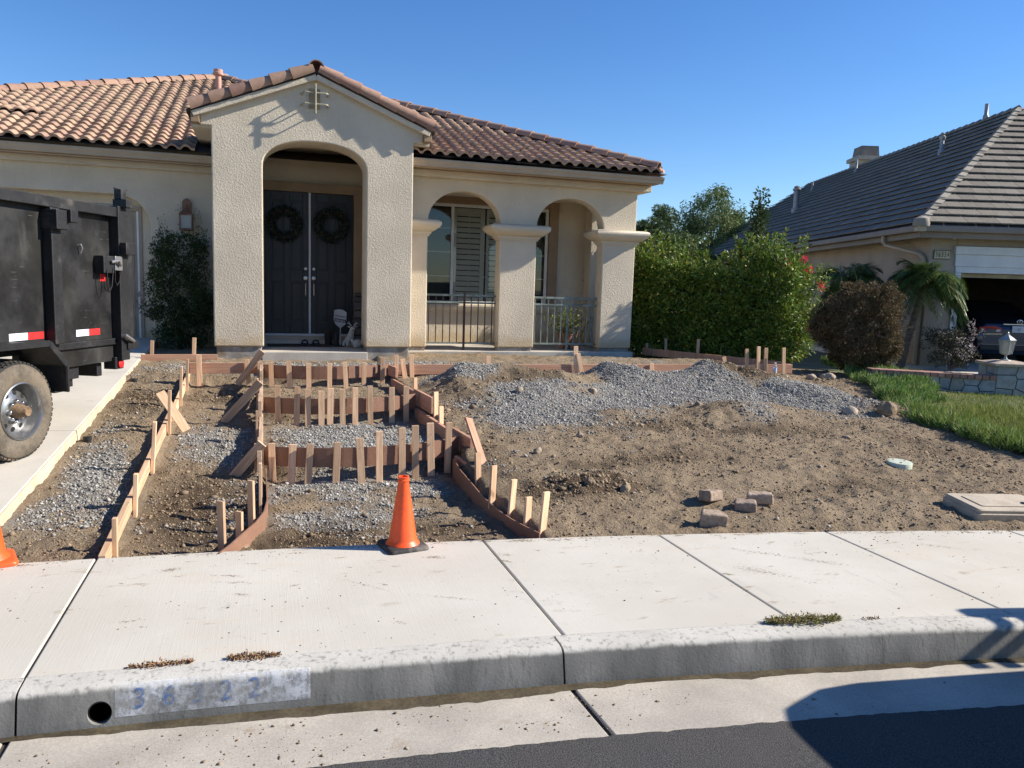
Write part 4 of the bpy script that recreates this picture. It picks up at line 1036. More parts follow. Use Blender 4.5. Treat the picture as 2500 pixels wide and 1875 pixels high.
nt.links.new(mx.outputs[0], nt.nodes['Material Output'].inputs['Surface'])
for xa, xb in ((2.792, 3.438), (3.496, 4.68), (4.73, 5.362)):
    mb = MB(); mb.box(xa, xb, 14.957, 14.961, W0z, W1z); mb.build('pane', 'window_glass', win)
mb = MB(); mb.box(2.73, 5.43, 15.16, 15.20, 1.38, 3.38); mb.build('room_backing', 'dark_void', win)
plain('screen_dark', (.05, .055, .05), .8)
for xa, xb in ((2.792, 3.438), (4.73, 5.362)):
    mb = MB(); mb.box(xa, xb, 15.03, 15.035, W0z, W1z); mb.build('insect_screen', 'screen_dark', win)
for xa, xb in ((3.52, 4.13), (4.165, 4.67)):
    for (a, bq, za, zb) in ((xa, xa+.05, W0z, 3.30), (xb-.09, xb, W0z, 3.30), (xa+.05, xb-.09, 3.22, 3.30), (xa+.05, xb-.09, W0z, 1.59)):
        mb = MB(); mb.box(a, bq, 15.015, 15.04, za, zb); mb.build('shutter_frame', 'shutter', win, bevel=.004)
    z = 1.605; first = None
    while z < 3.20:
        M = Matrix.Translation(((xa+xb-.04)/2, 15.03, z+.042))
        if first is None:
            mb = MB(); mb.obox((0, 0, 0), ((xb-xa-.15)/2, 0, 0), (0, .022, .042), (0, .004, -.002)); first = mb.build('louver', 'shutter', win); first.matrix_basis = M; first.matrix_parent_inverse = parent_matrix(win).inverted()
        else: copy_part(first, win, M)
        z += .103
for x in (3.81, 4.41):
    mb = MB(); mb.box(x-.006, x+.006, 15.0, 15.01, 1.60, 3.22); mb.build('tilt_rod', 'white_paint', win)
for z in (1.99, 2.45, 2.90):
    for xa, xb in ((2.792, 3.438), (3.496, 4.68), (4.73, 5.362)):
        mb = MB(); mb.box(xa, xb, 14.963, 14.971, z-.006, z+.006); mb.build('muntin', 'white_paint', win)
# porch railings
def railing(xa, xb, y, post_mat, n=10, side=False):
    r_ = bpy.data.objects.new('railing', None); link(r_, house)
    def P(s, z): return (s, y, z) if not side else (y, s, z)
    def br(a, bq, w, t_, name, mat='iron_green'):
        mb = MB(); mb.bar(a, bq, w, t_); mb.build(name, mat, r_, bevel=.002)
    br(P(xa, 1.646), P(xb, 1.646), .032, .036, 'top_rail'); br(P(xa, 1.52), P(xb, 1.52), .026, .03, 'second_rail'); br(P(xa, .81), P(xb, .81), .026, .03, 'bottom_rail')
    first = None
    for i in range(n):
        s = xa+(xb-xa)*(i+.5)/n
        if not side and i == n//2: continue
        if first is None:
            mb = MB(); mb.box(-.008, .008, -.008, .008, .795, 1.63); first = mb.build('baluster', 'iron_green' if post_mat == 'iron_green' else 'iron_dark', r_)
            first.matrix_parent_inverse = parent_matrix(r_).inverted(); first.matrix_basis = Matrix.Translation(P(s, 0))
        else: copy_part(first, r_, Matrix.Translation(P(s, 0)))
    if not side:
        s = xa+(xb-xa)*(n//2+.5)/n
        mb = MB(); mb.box(s-.018, s+.018, y-.018, y+.018, .682, 1.69); mb.build('post', post_mat, r_, bevel=.003)
railing(2.665, 3.932, 13.46, 'iron_dark'); railing(4.615, 5.883, 13.46, 'iron_green'); railing(13.62, 14.59, 6.39, 'iron_green', 8, True)

# left wing with the garage
GA = [(-4.9, .66)]+[(-4.9+.5*(1-math.cos(a)), 2.60+.5*math.sin(a)) for a in np.linspace(0, math.pi/2, 9)]+[(-1.74-.5*(1-math.cos(a)), 2.60+.5*math.sin(a)) for a in np.linspace(math.pi/2, 0, 9)]+[(-1.74, .66)]
wall_prism('garage_wall', [(-8.5, .62), (-4.9, .62)]+GA[1:-1]+[(-1.74, .62), (-.712, .62), (-.712, 3.62), (-8.5, 3.62)], 14.15, 14.40)
mb = MB(); mb.box(-5.0, -1.72, 14.402, 14.5, 2.95, 3.3); mb.build('garage_inner_head', 'stucco', house)
mb = MB(); mb.box(-1.905, -1.70, 14.402, 14.5, .6, 2.95); mb.build('garage_inner_jamb', 'stucco', house)
mb = MB(); mb.box(-1.70, -.5, 14.402, 14.6, .6, 3.4); mb.build('garage_inner_wall', 'stucco', house)
gd = bpy.data.objects.new('garage_door', None); link(gd, house)
for (xa, xb, za, zb, mt) in ((-1.985, -1.955, .66, 2.86, 'white_paint'), (-1.954, -1.906, .66, 2.94, 'garage_door'), (-4.9, -1.955, 2.861, 2.94, 'garage_door')):
    mb = MB(); mb.box(xa, xb, 14.38, 14.43, za, zb); mb.build('door_jamb', mt, gd, bevel=.004)
mb = MB(); mb.box(-4.85, -1.986, 14.41, 14.45, .66, 2.86); mb.build('door_panel_sheet', 'garage_door', gd)
for zi in range(4):
    for xi in range(5):
        xa = -4.78+.56*xi; za = .72+.54*zi
        if xa+.5 < -3.2: continue
        for (a, bq, c_, d_) in ((xa, xa+.5, za, za+.02), (xa, xa+.5, za+.42, za+.44), (xa, xa+.02, za+.02, za+.42), (xa+.48, xa+.5, za+.02, za+.42), (xa+.09, xa+.41, za+.09, za+.35)):
            mb = MB(); mb.box(a, bq, 14.398, 14.411, c_, d_); mb.build('door_moulding', 'garage_door', gd, bevel=.003)
for (za, zb, pr_) in ((2.30, 2.34, .02), (2.34, 2.42, .035), (2.42, 2.46, .05)):
    mb = MB(); mb.box(-1.60, -.713, 14.148-pr_, 14.148, za, zb-.001); mb.build('wall_moulding', 'stucco', house, bevel=.006)
mb = MB(); mb.box(-8.5, -.715, 14.04, 14.148, 3.515, 3.618); mb.build('frieze_band', 'stucco', house, bevel=.008)
mb = MB(); mb.box(-8.5, -.715, 13.84, 14.10, 3.619, 3.64); mb.build('soffit', 'trim_tan', house)
mb = MB(); mb.box(-8.5, -.715, 13.846, 13.865, 3.60, 3.76); mb.build('fascia', 'gutter_paint', house)
gutter_run((-8.5, 13.843), (-.716, 13.843), (0, -1), 3.745)
# lantern on the garage wall
m, nt, b = _nt('lamp_glass'); b.inputs['Base Color'].default_value = (.75, .75, .7, 1); b.inputs['Transmission Weight'].default_value = .7; b.inputs['Roughness'].default_value = .25
ln = bpy.data.objects.new('wall_lantern', None); link(ln, house)
LX = -1.19
mb = MB(); mb.prism([(-.07, 2.84), (.07, 2.84), (.07, 3.02), (.05, 3.07), (0, 3.095), (-.05, 3.07), (-.07, 3.02)], lambda x, z: (LX+x, 14.10, z), lambda x, z: (LX+x, 14.148, z)); recalc(mb.build('back_plate', 'copper', ln, bevel=.004))
mb = MB(); mb.lathe([(.02, 2.92), (.05, 2.905), (.125, 2.855), (.135, 2.845), (.130, 2.835)], (LX, 13.99, 0), 4, rot=None); mb.v = [(LX+(x-LX)*math.cos(R(45))-(y-13.99)*math.sin(R(45)), 13.99+(x-LX)*math.sin(R(45))+(y-13.99)*math.cos(R(45)), z) for x, y, z in mb.v]; mb.build('lantern_roof', 'copper', ln)
for sx in (-1, 1):
    for sy in (-1, 1):
        mb = MB(); mb.box(LX+sx*.09-.010, LX+sx*.09+.010, 13.99+sy*.09-.01, 13.99+sy*.09+.01, 2.60, 2.84); mb.build('corner_bar', 'copper', ln)
for (za, zb) in ((2.57, 2.60), (2.81, 2.83)):
    mb = MB(); mb.box(LX-.105, LX+.105, 13.885, 14.095, za, zb); mb.build('lantern_band', 'copper', ln, bevel=.003)
mb = MB(); mb.box(LX-.082, LX+.082, 13.908, 14.072, 2.601, 2.809); mb.build('lantern_glass', 'lamp_glass', ln)
mb = MB(); mb.lathe([(.018, 2.60), (.02, 2.72), (.008, 2.76)], (LX, 13.99, 0), 10); mb.build('bulb', 'white_paint', ln, smooth=True)
mb = MB(); mb.tube([(LX, 14.12, 2.98), (LX, 14.0, 2.97), (LX, 13.99, 2.91)], .012, 6); mb.build('arm', 'copper', ln)

# ------------------------------------------------------------------ tile roofs
TW, TL, TEX = .203, .34, .255
def tile_shape():
    xs_ = np.array([0, .012, .035, .068, .101, .124, .140, .160, .182, .203]); zs_ = np.array([.0, .021, .041, .048, .041, .021, .003, -.007, -.007, .0])
    mb = MB(); lf = .050; th = .038
    for (y, lift) in ((0, lf), (TL, .0)):
        for x, z in zip(xs_, zs_): mb.v.append((x, y, z+lift))
    for x, z in zip(xs_, zs_): mb.v.append((x, .004, z+lf-th))
    m_ = len(xs_)
    for i in range(m_-1):
        mb.f.append((i, i+1, m_+i+1, m_+i)); mb.f.append((2*m_+i, 2*m_+i+1, i+1, i))
    return mb
_tmb = tile_shape()
def roof_face(org, m_slope, keep, xr, nrow, yaw=0.0):
    """list of tile matrices on a slope rising in +Y (turned by yaw about org)"""
    th = math.atan(m_slope); out = []
    Rz = Matrix.Rotation(yaw, 4, 'Z'); Rx = Matrix.Rotation(th, 4, 'X')
    for r_ in range(nrow):
        for j in range(*xr):
            s = r_*TEX; loc = Vector((j*TW, s*math.cos(th), s*math.sin(th)))
            cx, cy = loc.x+TW*.5, loc.y+.14
            if not keep(cx, cy): continue
            M = Matrix.Translation(org) @ Rz @ Matrix.Translation(loc+Vector((random.uniform(-.004, .004), random.uniform(-.008, .008), random.uniform(0, .006)))) @ Rx @ Matrix.Rotation(random.uniform(-.012, .012), 4, 'Z')
            out.append(M)
    return out
main_roof = bpy.data.objects.new('main_roof', None); link(main_roof, house)
EA = Vector((0, 13.68, 3.79)); MA = .40; AX, AY = -.92, 20.125          # garage wing: eave line, slope, apex in plan
EB = Vector((0, 12.69, 3.875)); MB_ = .375; BX = 6.79                   # porch wing
BAP = 5.2                                                              # plan run of the porch hip up to its apex
keepA = lambda x, y: (AX-(AY-13.68-y)-.05 < x < AX+(AY-13.68-y)+.05) and not (x > -.95 and y < 1.1) and x > -7.6
keepB = lambda x, y: (x < BX-y-.02) and x > (2.22 if y < 3.2 else BX-BAP-1.2) and y < BAP
TA = roof_face(EA, MA, keepA, (-40, 30), 28); TB = roof_face(EB, MB_, keepB, (1, 34), 22)
for k_ in range(len(TA)):                      # a few tiles slipped on the garage roof
    loc = TA[k_].translation
    if abs(loc.x+4.15) < .5 and abs(loc.y-15.05) < .13: TA[k_] = Matrix.Translation((0, -.06, .03)) @ TA[k_] @ Matrix.Rotation(R(4), 4, 'Z')
allT = sorted(TA+TB, key=lambda M: (M.translation-CAM).length)
first = recalc(_tmb.build('roof_tile', 'roof_tile', None, smooth=True)); first.parent = main_roof
first.matrix_parent_inverse = parent_matrix(main_roof).inverted(); first.matrix_basis = allT[0]
for M in allT[1:300]: copy_part(first, main_roof, M)
tv = np.array([v for v in first.data.vertices.foreach_get('co', np.zeros(len(first.data.vertices)*3)) or []]) if False else np.array([tuple(v.co) for v in first.data.vertices])
tf = np.array([tuple(p_.vertices) for p_ in first.data.polygons])
rest = allT[300:]
if rest:
    V = np.concatenate([tv @ np.array(M.to_3x3()).T+np.array(M.translation) for M in rest]); F = np.concatenate([tf+i*len(tv) for i in range(len(rest))])
    o = mesh_np('farther_tiles', V, F, 'roof_tile', main_roof, smooth=True); o['kind'] = 'stuff'
# decks below the tiles (also the slopes turned away)
def poly_obj(name, pts, mat, parent):
    mb = MB(); mb.add(pts, [tuple(range(len(pts)))]); return mb.build(name, mat, parent)
AZ = 3.79+MA*(AY-13.68)
poly_obj('roof_deck', [(AX-(AY-13.68), 13.68, 3.775), (AX+(AY-13.68), 13.68, 3.775), (AX, AY, AZ-.015)], 'roof_deck', main_roof)
poly_obj('roof_deck', [(AX-(AY-13.68), 13.68, 3.775), (AX, AY, AZ-.015), (AX, AY+6, AZ-.015), (AX-(AY-13.68), AY+12, 3.775)], 'roof_tile', main_roof)
poly_obj('roof_deck', [(AX+(AY-13.68), 13.68, 3.775), (AX, AY, AZ-.015), (AX, AY+6, AZ-.015), (AX+(AY-13.68), AY+12, 3.775)], 'roof_tile', main_roof)
BZ = 3.875+MB_*BAP
zb_ = lambda y: 3.86+MB_*(y-12.69)
poly_obj('roof_deck', [(2.255, 12.69, 3.86), (BX, 12.69, 3.86), (BX-BAP, 12.69+BAP, BZ-.015), (1.4, 15.8, zb_(15.8)), (2.255, 15.8, zb_(15.8))], 'roof_deck', main_roof)
poly_obj('roof_deck', [(BX, 12.69, 3.86), (BX-BAP, 12.69+BAP, BZ-.015), (BX-BAP, 24, BZ-.015), (BX, 24+BAP, 3.86)], 'roof_tile', main_roof)
poly_obj('roof_deck', [(-2.5, 17.89, 4.3), (BX-BAP, 12.69+BAP, BZ-.015), (BX-BAP, 24, BZ-.015), (-2.5, 24, 4.3)], 'roof_tile', main_roof)
# hip and ridge caps
cm = cap_mesh(.125, .098, .38, R(0), R(180), .016)
run_caps('hip_tile', cm, (AX-7.2, AY-7.2, AZ-MA*7.2+.035), (AX, AY, AZ+.035), .325, main_roof, (0, 0, 1), 'cap_tile', jit=.006)
run_caps('hip_tile', cm, (AX+3.2, AY-3.2, AZ-MA*3.2+.035), (AX, AY, AZ+.035), .325, main_roof, (0, 0, 1), 'cap_tile', jit=.006)
run_caps('hip_tile', cm, (BX-.12, 12.69+.12, 3.875+MB_*.12+.055), (BX-BAP, 12.69+BAP, BZ+.055), .325, main_roof, (0, 0, 1), 'cap_tile', jit=.006)
for (pa, pb) in (((AX-7.2, AY-7.2, AZ-MA*7.2), (AX, AY, AZ)), ((AX+3.2, AY-3.2, AZ-MA*3.2), (AX, AY, AZ)), ((BX-.1, 12.69+.1, 3.875+MB_*.1), (BX-BAP, 12.69+BAP, BZ))):
    mb = MB(); mb.bar(Vector(pa)+Vector((0, 0, .02)), Vector(pb)+Vector((0, 0, .02)), .17, .16); mb.build('hip_bedding', 'roof_deck', main_roof)
plain('broken_clay', (.72, .36, .24), .9)
mb = MB(); mb.prism([(-.09, -.02), (.09, -.02), (.05, .07), (-.03, .085)], lambda x, z: (BX-.13+x*.7, 12.82+x*.7, 3.955+z), lambda x, z: (BX-.05+x*.7, 12.74+x*.7, 3.905+z*.5)); recalc(mb.build('mortar_end', 'broken_clay', main_roof, bevel=.01))
# vent pipe on the garage roof
plain('vent_paint', (.45, .25, .19), .7)
vp = bpy.data.objects.new('vent_pipe', None); link(vp, main_roof)
vx, vy, vz = -.892, 18.6, 5.76
mb = MB(); mb.lathe([(.06, -.05), (.06, .37)], (vx, vy, vz), 14); mb.build('vent_flue', 'vent_paint', main_roof, smooth=True)
mb = MB(); mb.lathe([(.10, .36), (.105, .37), (.105, .41), (.09, .42), (.095, .45), (.095, .475), (.02, .48)], (vx, vy, vz), 16); mb.build('vent_cap', 'vent_paint', main_roof, smooth=True)
bpy.data.objects.remove(vp)

# ------------------------------------------------------------------ dump trailer on the driveway
m, nt, b = _nt('trailer_black')
p = _pos(nt); pv = _pos(nt, (1, 1, .25))
base = _mix(nt, _ramp(nt, _noise(nt, p, 2.2, 5, .6), .35, .72), _rgb((.010, .010, .011)), _rgb((.026, .025, .022)))
dust = _ramp(nt, _noise(nt, pv, 5.5, 6, .7), .52, .78)
c = _mix(nt, _ramp(nt, dust, 0, 1, 0, .40), base, _rgb((.085, .078, .066)))
sv = _pos(nt, (3, 3, 90))
scr = _ramp(nt, _noise(nt, sv, 1.2, 3, .6), .66, .70); msk = _ramp(nt, _noise(nt, p, 3.1, 4), .50, .62)
mu = nt.nodes.new('ShaderNodeMath'); mu.operation = 'MULTIPLY'; nt.links.new(scr, mu.inputs[0]); nt.links.new(msk, mu.inputs[1])
c = _mix(nt, _ramp(nt, mu.outputs[0], 0, 1, 0, .6), c, _rgb((.22, .21, .19)))
nt.links.new(c, b.inputs['Base Color'])
nt.links.new(_ramp(nt, _noise(nt, p, 3.5, 5), .35, .7, .28, .62), b.inputs['Roughness']); _spec(b, .5)
_bump(nt, b, _noise(nt, p, 5, 4), .25, .012)
plain('frame_black', (.016, .016, .017), .5, .3, 4, .2, 40, .3, 18, .006, dirt=((.085, .075, .062), 4, .55, .78))
plain('steel_rim', (.33, .33, .325), .30, .10, 9, .1, 60, metal=.85, dirt=((.20, .16, .115), 5, .60, .85))
plain('chrome', (.70, .70, .70), .12, metal=1.0); plain('hub_rust', (.20, .13, .075), .75, .3, 14, .2, 60, .4, 40, .004)
plain('tyre_side', (.115, .095, .072), .85, .35, 5, .2, 50, .3, 70, .003, dirt=((.17, .135, .095), 6, .42, .7))
plain('reflect_white', (.72, .74, .78), .35); plain('reflect_red', (.62, .03, .03), .35); plain('galvanised', (.42, .42, .42), .4, metal=.8)
trl = thing('dump_trailer', 'black steel dump trailer with high scuffed sides parked on the driveway', 'trailer', (-1.865, 7.155, .296))
TH = R(23.5); TT = Vector((math.sin(TH), math.cos(TH), 0)); TN = Vector((math.cos(TH), -math.sin(TH), 0)); W0 = Vector((-1.865, 7.155, 0))
def tp_(s, n, z): return W0+TT*s+TN*n+Vector((0, 0, z))
def tbox(name, s0, s1, n0, n1, z0, z1, mat='frame_black', bevel=.006, parent=None):
    mb = MB(); mb.hexa([tp_(s0, n0, z0), tp_(s1, n0, z0), tp_(s1, n1, z0), tp_(s0, n1, z0), tp_(s0, n0, z1), tp_(s1, n0, z1), tp_(s1, n1, z1), tp_(s0, n1, z1)])
    return recalc(mb.build(name, mat, parent or trl, bevel=bevel))
NS = -.31; NW = -2.30
tbox('side_panel', -3.0, 1.74, NS-.004, NS+.004, 1.18, 2.42, 'trailer_black', 0)
tbox('side_panel', -3.0, 1.74, NW-.004, NW+.004, 1.18, 2.42, 'trailer_black', 0)
tbox('front_panel', -3.0, -2.99, NW, NS, 1.18, 2.42, 'trailer_black', 0)
tbox('floor', -3.0, 1.74, NW, NS, 1.16, 1.19, 'trailer_black', 0)
tbox('top_rail', -3.0, 1.72, NS-.01, NS+.085, 2.39, 2.485); tbox('top_rail', -3.0, 1.72, NW-.085, NW+.01, 2.39, 2.485)
for s0 in (-2.5, -1.7, -.9, -.1, .715):
    tbox('side_post', s0, s0+.125, NS+.005, NS+.10, 1.181, 2.388, bevel=.008)
tbox('gusset_block', .70, .86, NS+.005, NS+.165, 2.20, 2.37); tbox('gusset_tab', .84, .945, NS+.005, NS+.20, 2.27, 2.38)
rp = tbox('rear_post', 1.70, 1.84, NS-.02, NS+.10, .95, 2.50, bevel=.008)
tbox('rear_post', 1.70, 1.84, NW-.10, NW+.02, .95, 2.50, bevel=.008)
tbox('tail_gate', 1.85, 1.93, NW, NS-.01, 1.20, 2.44, 'trailer_black')
tbox('gate_post', 1.845, 1.94, NS-.05, NS+.085, 1.10, 2.58, bevel=.006)
tbox('gate_hinge', 1.75, 1.86, NS+.10, NS+.16, 2.49, 2.57)
tbox('latch_cap', 1.84, 1.93, NS-.03, NS+.05, 2.58, 2.68); tbox('latch_blade', 1.78, 1.99, NS+.005, NS+.02, 2.675, 2.688, bevel=.002)
tbox('gate_lug', 1.71, 1.88, NS+.101, NS+.17, 2.02, 2.14)
tbox('lower_rail', -3.0, 1.70, NS-.03, NS+.045, 1.115, 1.178); tbox('side_skirt', .36, 1.695, NS-.05, NS+.012, .945, 1.113, 'trailer_black', .004)
tbox('main_beam', -3.3, 1.6, -.75, -.68, .78, .945); tbox('main_beam', -3.3, 1.6, -1.95, -1.88, .78, .945)
tbox('cross_member', 1.52, 1.60, NW, NS-.06, .80, .93)
tbox('stabiliser_box', .84, 1.02, NS-.30, NS-.02, .72, .93); tbox('stabiliser_pad', 1.02, 1.20, NS-.18, NS-.03, .82, .945); tbox('stabiliser_leg', 1.08, 1.15, NS-.14, NS-.06, .745, .82)
# latch, chain, reflectors, light
lt = tbox('latch_bracket', 1.43, 1.60, NS+.005, NS+.11, 1.83, 2.00, 'frame_black', .008); tbox('latch_plate', 1.60, 1.72, NS+.101, NS+.12, 1.86, 2.00, 'galvanised', .004)
mb = MB(); mb.tube([tp_(1.53, NS+.125, 1.94), tp_(1.60, NS+.155, 1.96), tp_(1.66, NS+.135, 1.91)], .016, 8); mb.build('latch_handle', 'galvanised', trl, smooth=True)
for (s, dz_) in ((1.47, .22), (1.60, .15)):
    mb = MB(); mb.tube([tp_(s, NS+.115, 1.86), tp_(s+.008, NS+.105, 1.86-dz_*.7), tp_(s+.045, NS+.10, 1.86-dz_), tp_(s+.085, NS+.105, 1.86-dz_*.7), tp_(s+.10, NS+.115, 1.88)], .006, 6); mb.build('latch_chain', 'frame_black', trl, smooth=True)
for (s0, s1, zz) in ((.27, .69, 1.235), (1.13, 1.49, 1.225)):
    mid_ = s0+(s1-s0)*.52
    tbox('reflective_tape', s0, mid_, NS+.0045, NS+.0065, zz, zz+.062, 'reflect_white', 0); tbox('reflective_tape', mid_, s1, NS+.0045, NS+.0065, zz, zz+.062, 'reflect_red', 0)
tbox('reflective_tape', 1.52, 1.60, NS+.0045, NS+.0065, 1.75, 1.82, 'reflect_red', 0)
tbox('light_bracket', 1.66, 1.80, NS-.08, NS+.05, .86, .985)
RA = frame((0, 0, 0), TN, (0, 0, 1)).to_3x3()
mb = MB(); mb.lathe([(.045, 0), (.045, .018), (.03, .026), (.001, .028)], tp_(1.735, NS+.05, .915), 16, rot=RA); mb.build('tail_light', 'reflect_red', trl, smooth=True)
for (s, z) in ((.02, 2.12), (1.20, 2.06), (-1.2, 2.1)):
    mb = MB(); mb.tube([tp_(s, NS+.004, z+.02), tp_(s, NS+.035, z+.03), tp_(s+.012, NS+.042, z-.005), tp_(s+.012, NS+.02, z-.05)], .008, 6); mb.build('tarp_hook', 'galvanised', trl, smooth=True)
mb = MB(); mb.tube([tp_(1.70, NS+.105, 1.20), tp_(1.70, NS+.14, 1.21), tp_(1.78, NS+.15, 1.165), tp_(1.86, NS+.13, 1.14)], .018, 6); mb.build('gate_lever', 'galvanised', trl, smooth=True)
tbox('gate_stop', 1.78, 1.96, NS+.03, NS+.12, 1.06, 1.14)
# fender
mb = MB(); prof = [(-1.62, .80), (-1.62, 1.02), (-1.40, 1.235), (.265, 1.235), (.475, 1.03), (.475, .80)]
V = []
for (s, z) in prof: V += [tp_(s, NS+.005, z), tp_(s, .065, z)]
mb.v = [tuple(v) for v in V]; mb.f = [(2*i, 2*i+1, 2*i+3, 2*i+2) for i in range(len(prof)-1)]
o = mb.build('fender', 'frame_black', trl); so = o.modifiers.new('plate', 'SOLIDIFY'); so.thickness = .012; so.offset = -1
def lip(s0, z0, s1, z1):
    mb = MB(); mb.bar(tp_(s0, .062, z0), tp_(s1, .062, z1), .014, .05); return mb
for i in range(len(prof)-1):
    lip(*prof[i], *prof[i+1]).build('fender_lip', 'frame_black', trl)
# wheels
def wheel(s, n_out, out=1):
    w = bpy.data.objects.new('wheel', None); w.location = tp_(s, n_out, .699); link(w, trl); w.matrix_parent_inverse = parent_matrix(trl).inverted()
    ax = TN*out; Rw = frame((0, 0, 0), ax, (0, 0, 1)).to_3x3(); cc = tp_(s, n_out, .699)
    # tyre: profile (r, along axis) with 0 = outer face
    side = [(.232, -.012), (.245, -.004), (.285, .006), (.320, .004), (.352, -.006), (.375, -.022)]
    back = [(.380, -.20), (.33, -.228), (.245, -.215), (.232, -.20)]
    mb = MB(); mb.lathe(side+[(.380, -.026)], cc, 64, rot=Rw); mb.f = [f for f in mb.f if len(f) == 4]; mb.build('tyre_sidewall', 'tyre_side', w, smooth=True)
    mb = MB(); mb.lathe([(.379, -.024), (.392, -.040), (.398, -.060), (.399, -.16), (.392, -.185), (.378, -.203)]+back, cc, 64, rot=Rw); mb.f = [f for f in mb.f if len(f) == 4]; mb.build('tyre_tread', 'black_rubber', w, smooth=True)
    blk = MB()
    for k in range(56):
        for j, a_ in enumerate((-.042, -.068, -.094, -.120, -.146)):
            th = 2*math.pi*(k+.5*(j % 2))/56; rr = .399 if 0 < j else .394
            u_ = Rw @ Vector((math.cos(th), math.sin(th), 0)); v_ = Rw @ Vector((-math.sin(th), math.cos(th), 0)); z_ = Rw @ Vector((0, 0, 1))
            blk.obox(cc+u_*rr+z_*a_, u_*.0065, v_*.0155, z_*.010)
    o = blk.build('tread_blocks', 'black_rubber', w); o['kind'] = 'stuff'
    mb = MB(); mb.lathe([(.238, -.016), (.236, .0), (.226, .004), (.218, -.006), (.212, -.03), (.206, -.060), (.198, -.085), (.190, -.098)], cc, 56, rot=Rw); mb.f = [f for f in mb.f if len(f) == 4]; mb.build('rim_barrel', 'steel_rim', w, smooth=True)
    mb = MB(); mb.lathe([(.193, -.098), (.180, -.090), (.150, -.080), (.115, -.070), (.10, -.062), (.06, -.062), (.001, -.062)], cc, 56, rot=Rw); mb.build('rim_disc', 'steel_rim', w, smooth=True)
    for k in range(10):
        th = 2*math.pi*k/10+.2; u_ = Rw @ Vector((math.cos(th), math.sin(th), 0)); z_ = Rw @ Vector((0, 0, 1))
        tilt = (z_+u_*.30).normalized(); Rh = frame((0, 0, 0), tilt, u_).to_3x3()
        mb = MB(); mb.lathe([(.0215, -.01), (.0215, .0015), (.019, .0025), (.017, .0005), (.001, .0005)], cc+u_*.150+z_*-.0795, 16, rot=Rh); mb.build('hand_hole', 'dark_void', w, smooth=True)
    for k in range(8):
        th = 2*math.pi*k/8; u_ = Rw @ Vector((math.cos(th), math.sin(th), 0)); z_ = Rw @ Vector((0, 0, 1))
        mb = MB(); mb.lathe([(.0165, 0), (.0165, .018), (.013, .028), (.005, .033)], cc+u_*.083+z_*-.062, 10, rot=Rw); mb.build('lug_nut', 'chrome', w, smooth=True)
    mb = MB(); mb.lathe([(.058, -.062), (.056, -.02), (.050, .0), (.046, .006), (.043, .045), (.036, .052), (.030, .048), (.001, .047)], cc, 24, rot=Rw); mb.build('hub', 'hub_rust', w, smooth=True)
wheel(0, 0); wheel(-.92, 0)
for s in (0, -.92):
    mb = MB(); mb.lathe([(.24, -.012), (.29, .006), (.355, -.006), (.395, -.05), (.395, -.18), (.33, -.225), (.24, -.21)], tp_(s, NW-.31, .699), 40, rot=frame((0, 0, 0), -TN, (0, 0, 1)).to_3x3()); mb.build('far_wheel', 'black_rubber', trl, smooth=True)
    mb = MB(); mb.tube([tp_(s, -.1, .699), tp_(s, NW-.2, .699)], .045, 8); mb.build('axle', 'frame_black', trl)
mb = MB(); mb.bar(tp_(-3.3, -.7, .86), tp_(-4.6, -1.3, .80), .07, .12); mb.bar(tp_(-3.3, -1.93, .86), tp_(-4.6, -1.33, .80), .07, .12); mb.build('tongue', 'frame_black', trl)
mb = MB(); mb.tube([tp_(-4.3, -1.31, .22), tp_(-4.3, -1.31, 1.0)], .035, 8); mb.build('jack', 'frame_black', trl)

# ------------------------------------------------------------------ leaf helpers
def leaf_mesh(name, P, D, U, L, W, mat, parent=None, fold=.25):
    """kite-shaped leaves: base point P, direction D, up U (unit arrays), length L, width W"""
    n = len(P); S = np.cross(D, U); S /= np.linalg.norm(S, axis=1, keepdims=True)+1e-9; U2 = np.cross(S, D)
    L = L[:, None]; W = W[:, None]
    a = P; m1 = P+D*L*.45+S*W*.5+U2*W*fold; m2 = P+D*L*.45-S*W*.5+U2*W*fold; t_ = P+D*L
    V = np.stack([a, m1, t_, m2], 1).reshape(-1, 3)
    b0 = np.arange(n)*4; F = np.concatenate([np.stack([b0, b0+1, b0+2], -1), np.stack([b0, b0+2, b0+3], -1)])
    return mesh_np(name, V, F, mat, parent)
def unit(n):
    v = RNG.normal(size=(n, 3)); return v/np.linalg.norm(v, axis=1, keepdims=True)
def blob_leaves(centers, radii, per, out=.7, shell=.55):
    """points near the surface of many small clumps, with outward directions"""
    Ps, Ds = [], []
    for c_, r_ in zip(centers, radii):
        d = unit(per); rr = r_*(shell+(1-shell)*RNG.uniform(0, 1, per)**.5)
        Ps.append(np.array(c_)+d*rr[:, None]*np.array([1, 1, .85])); e = d*out+unit(per)*(1-out)+np.array([0, 0, .15]); Ds.append(e/np.linalg.norm(e, axis=1, keepdims=True))
    return np.concatenate(Ps), np.concatenate(Ds)
varied('leaf_hedge', (.078, .15, .022), (.145, .22, .034), (.32, .33, .05), .5, spec=.35, tone=.35, transl=.22)
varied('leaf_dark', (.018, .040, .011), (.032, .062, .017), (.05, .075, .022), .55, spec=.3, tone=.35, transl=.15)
varied('leaf_brown', (.12, .082, .043), (.165, .115, .062), (.10, .098, .045), .7, spec=.2, tone=.35, transl=.12)
varied('leaf_pepper', (.12, .165, .055), (.17, .215, .075), (.08, .12, .035), .6, spec=.25, tone=.30, transl=.2)
varied('leaf_tree_dark', (.05, .085, .028), (.085, .125, .04), None, .6, spec=.25, tone=.3, transl=.15)
varied('leaf_palm', (.06, .11, .025), (.10, .165, .035), (.17, .21, .05), .45, spec=.4, tone=.3, transl=.2)
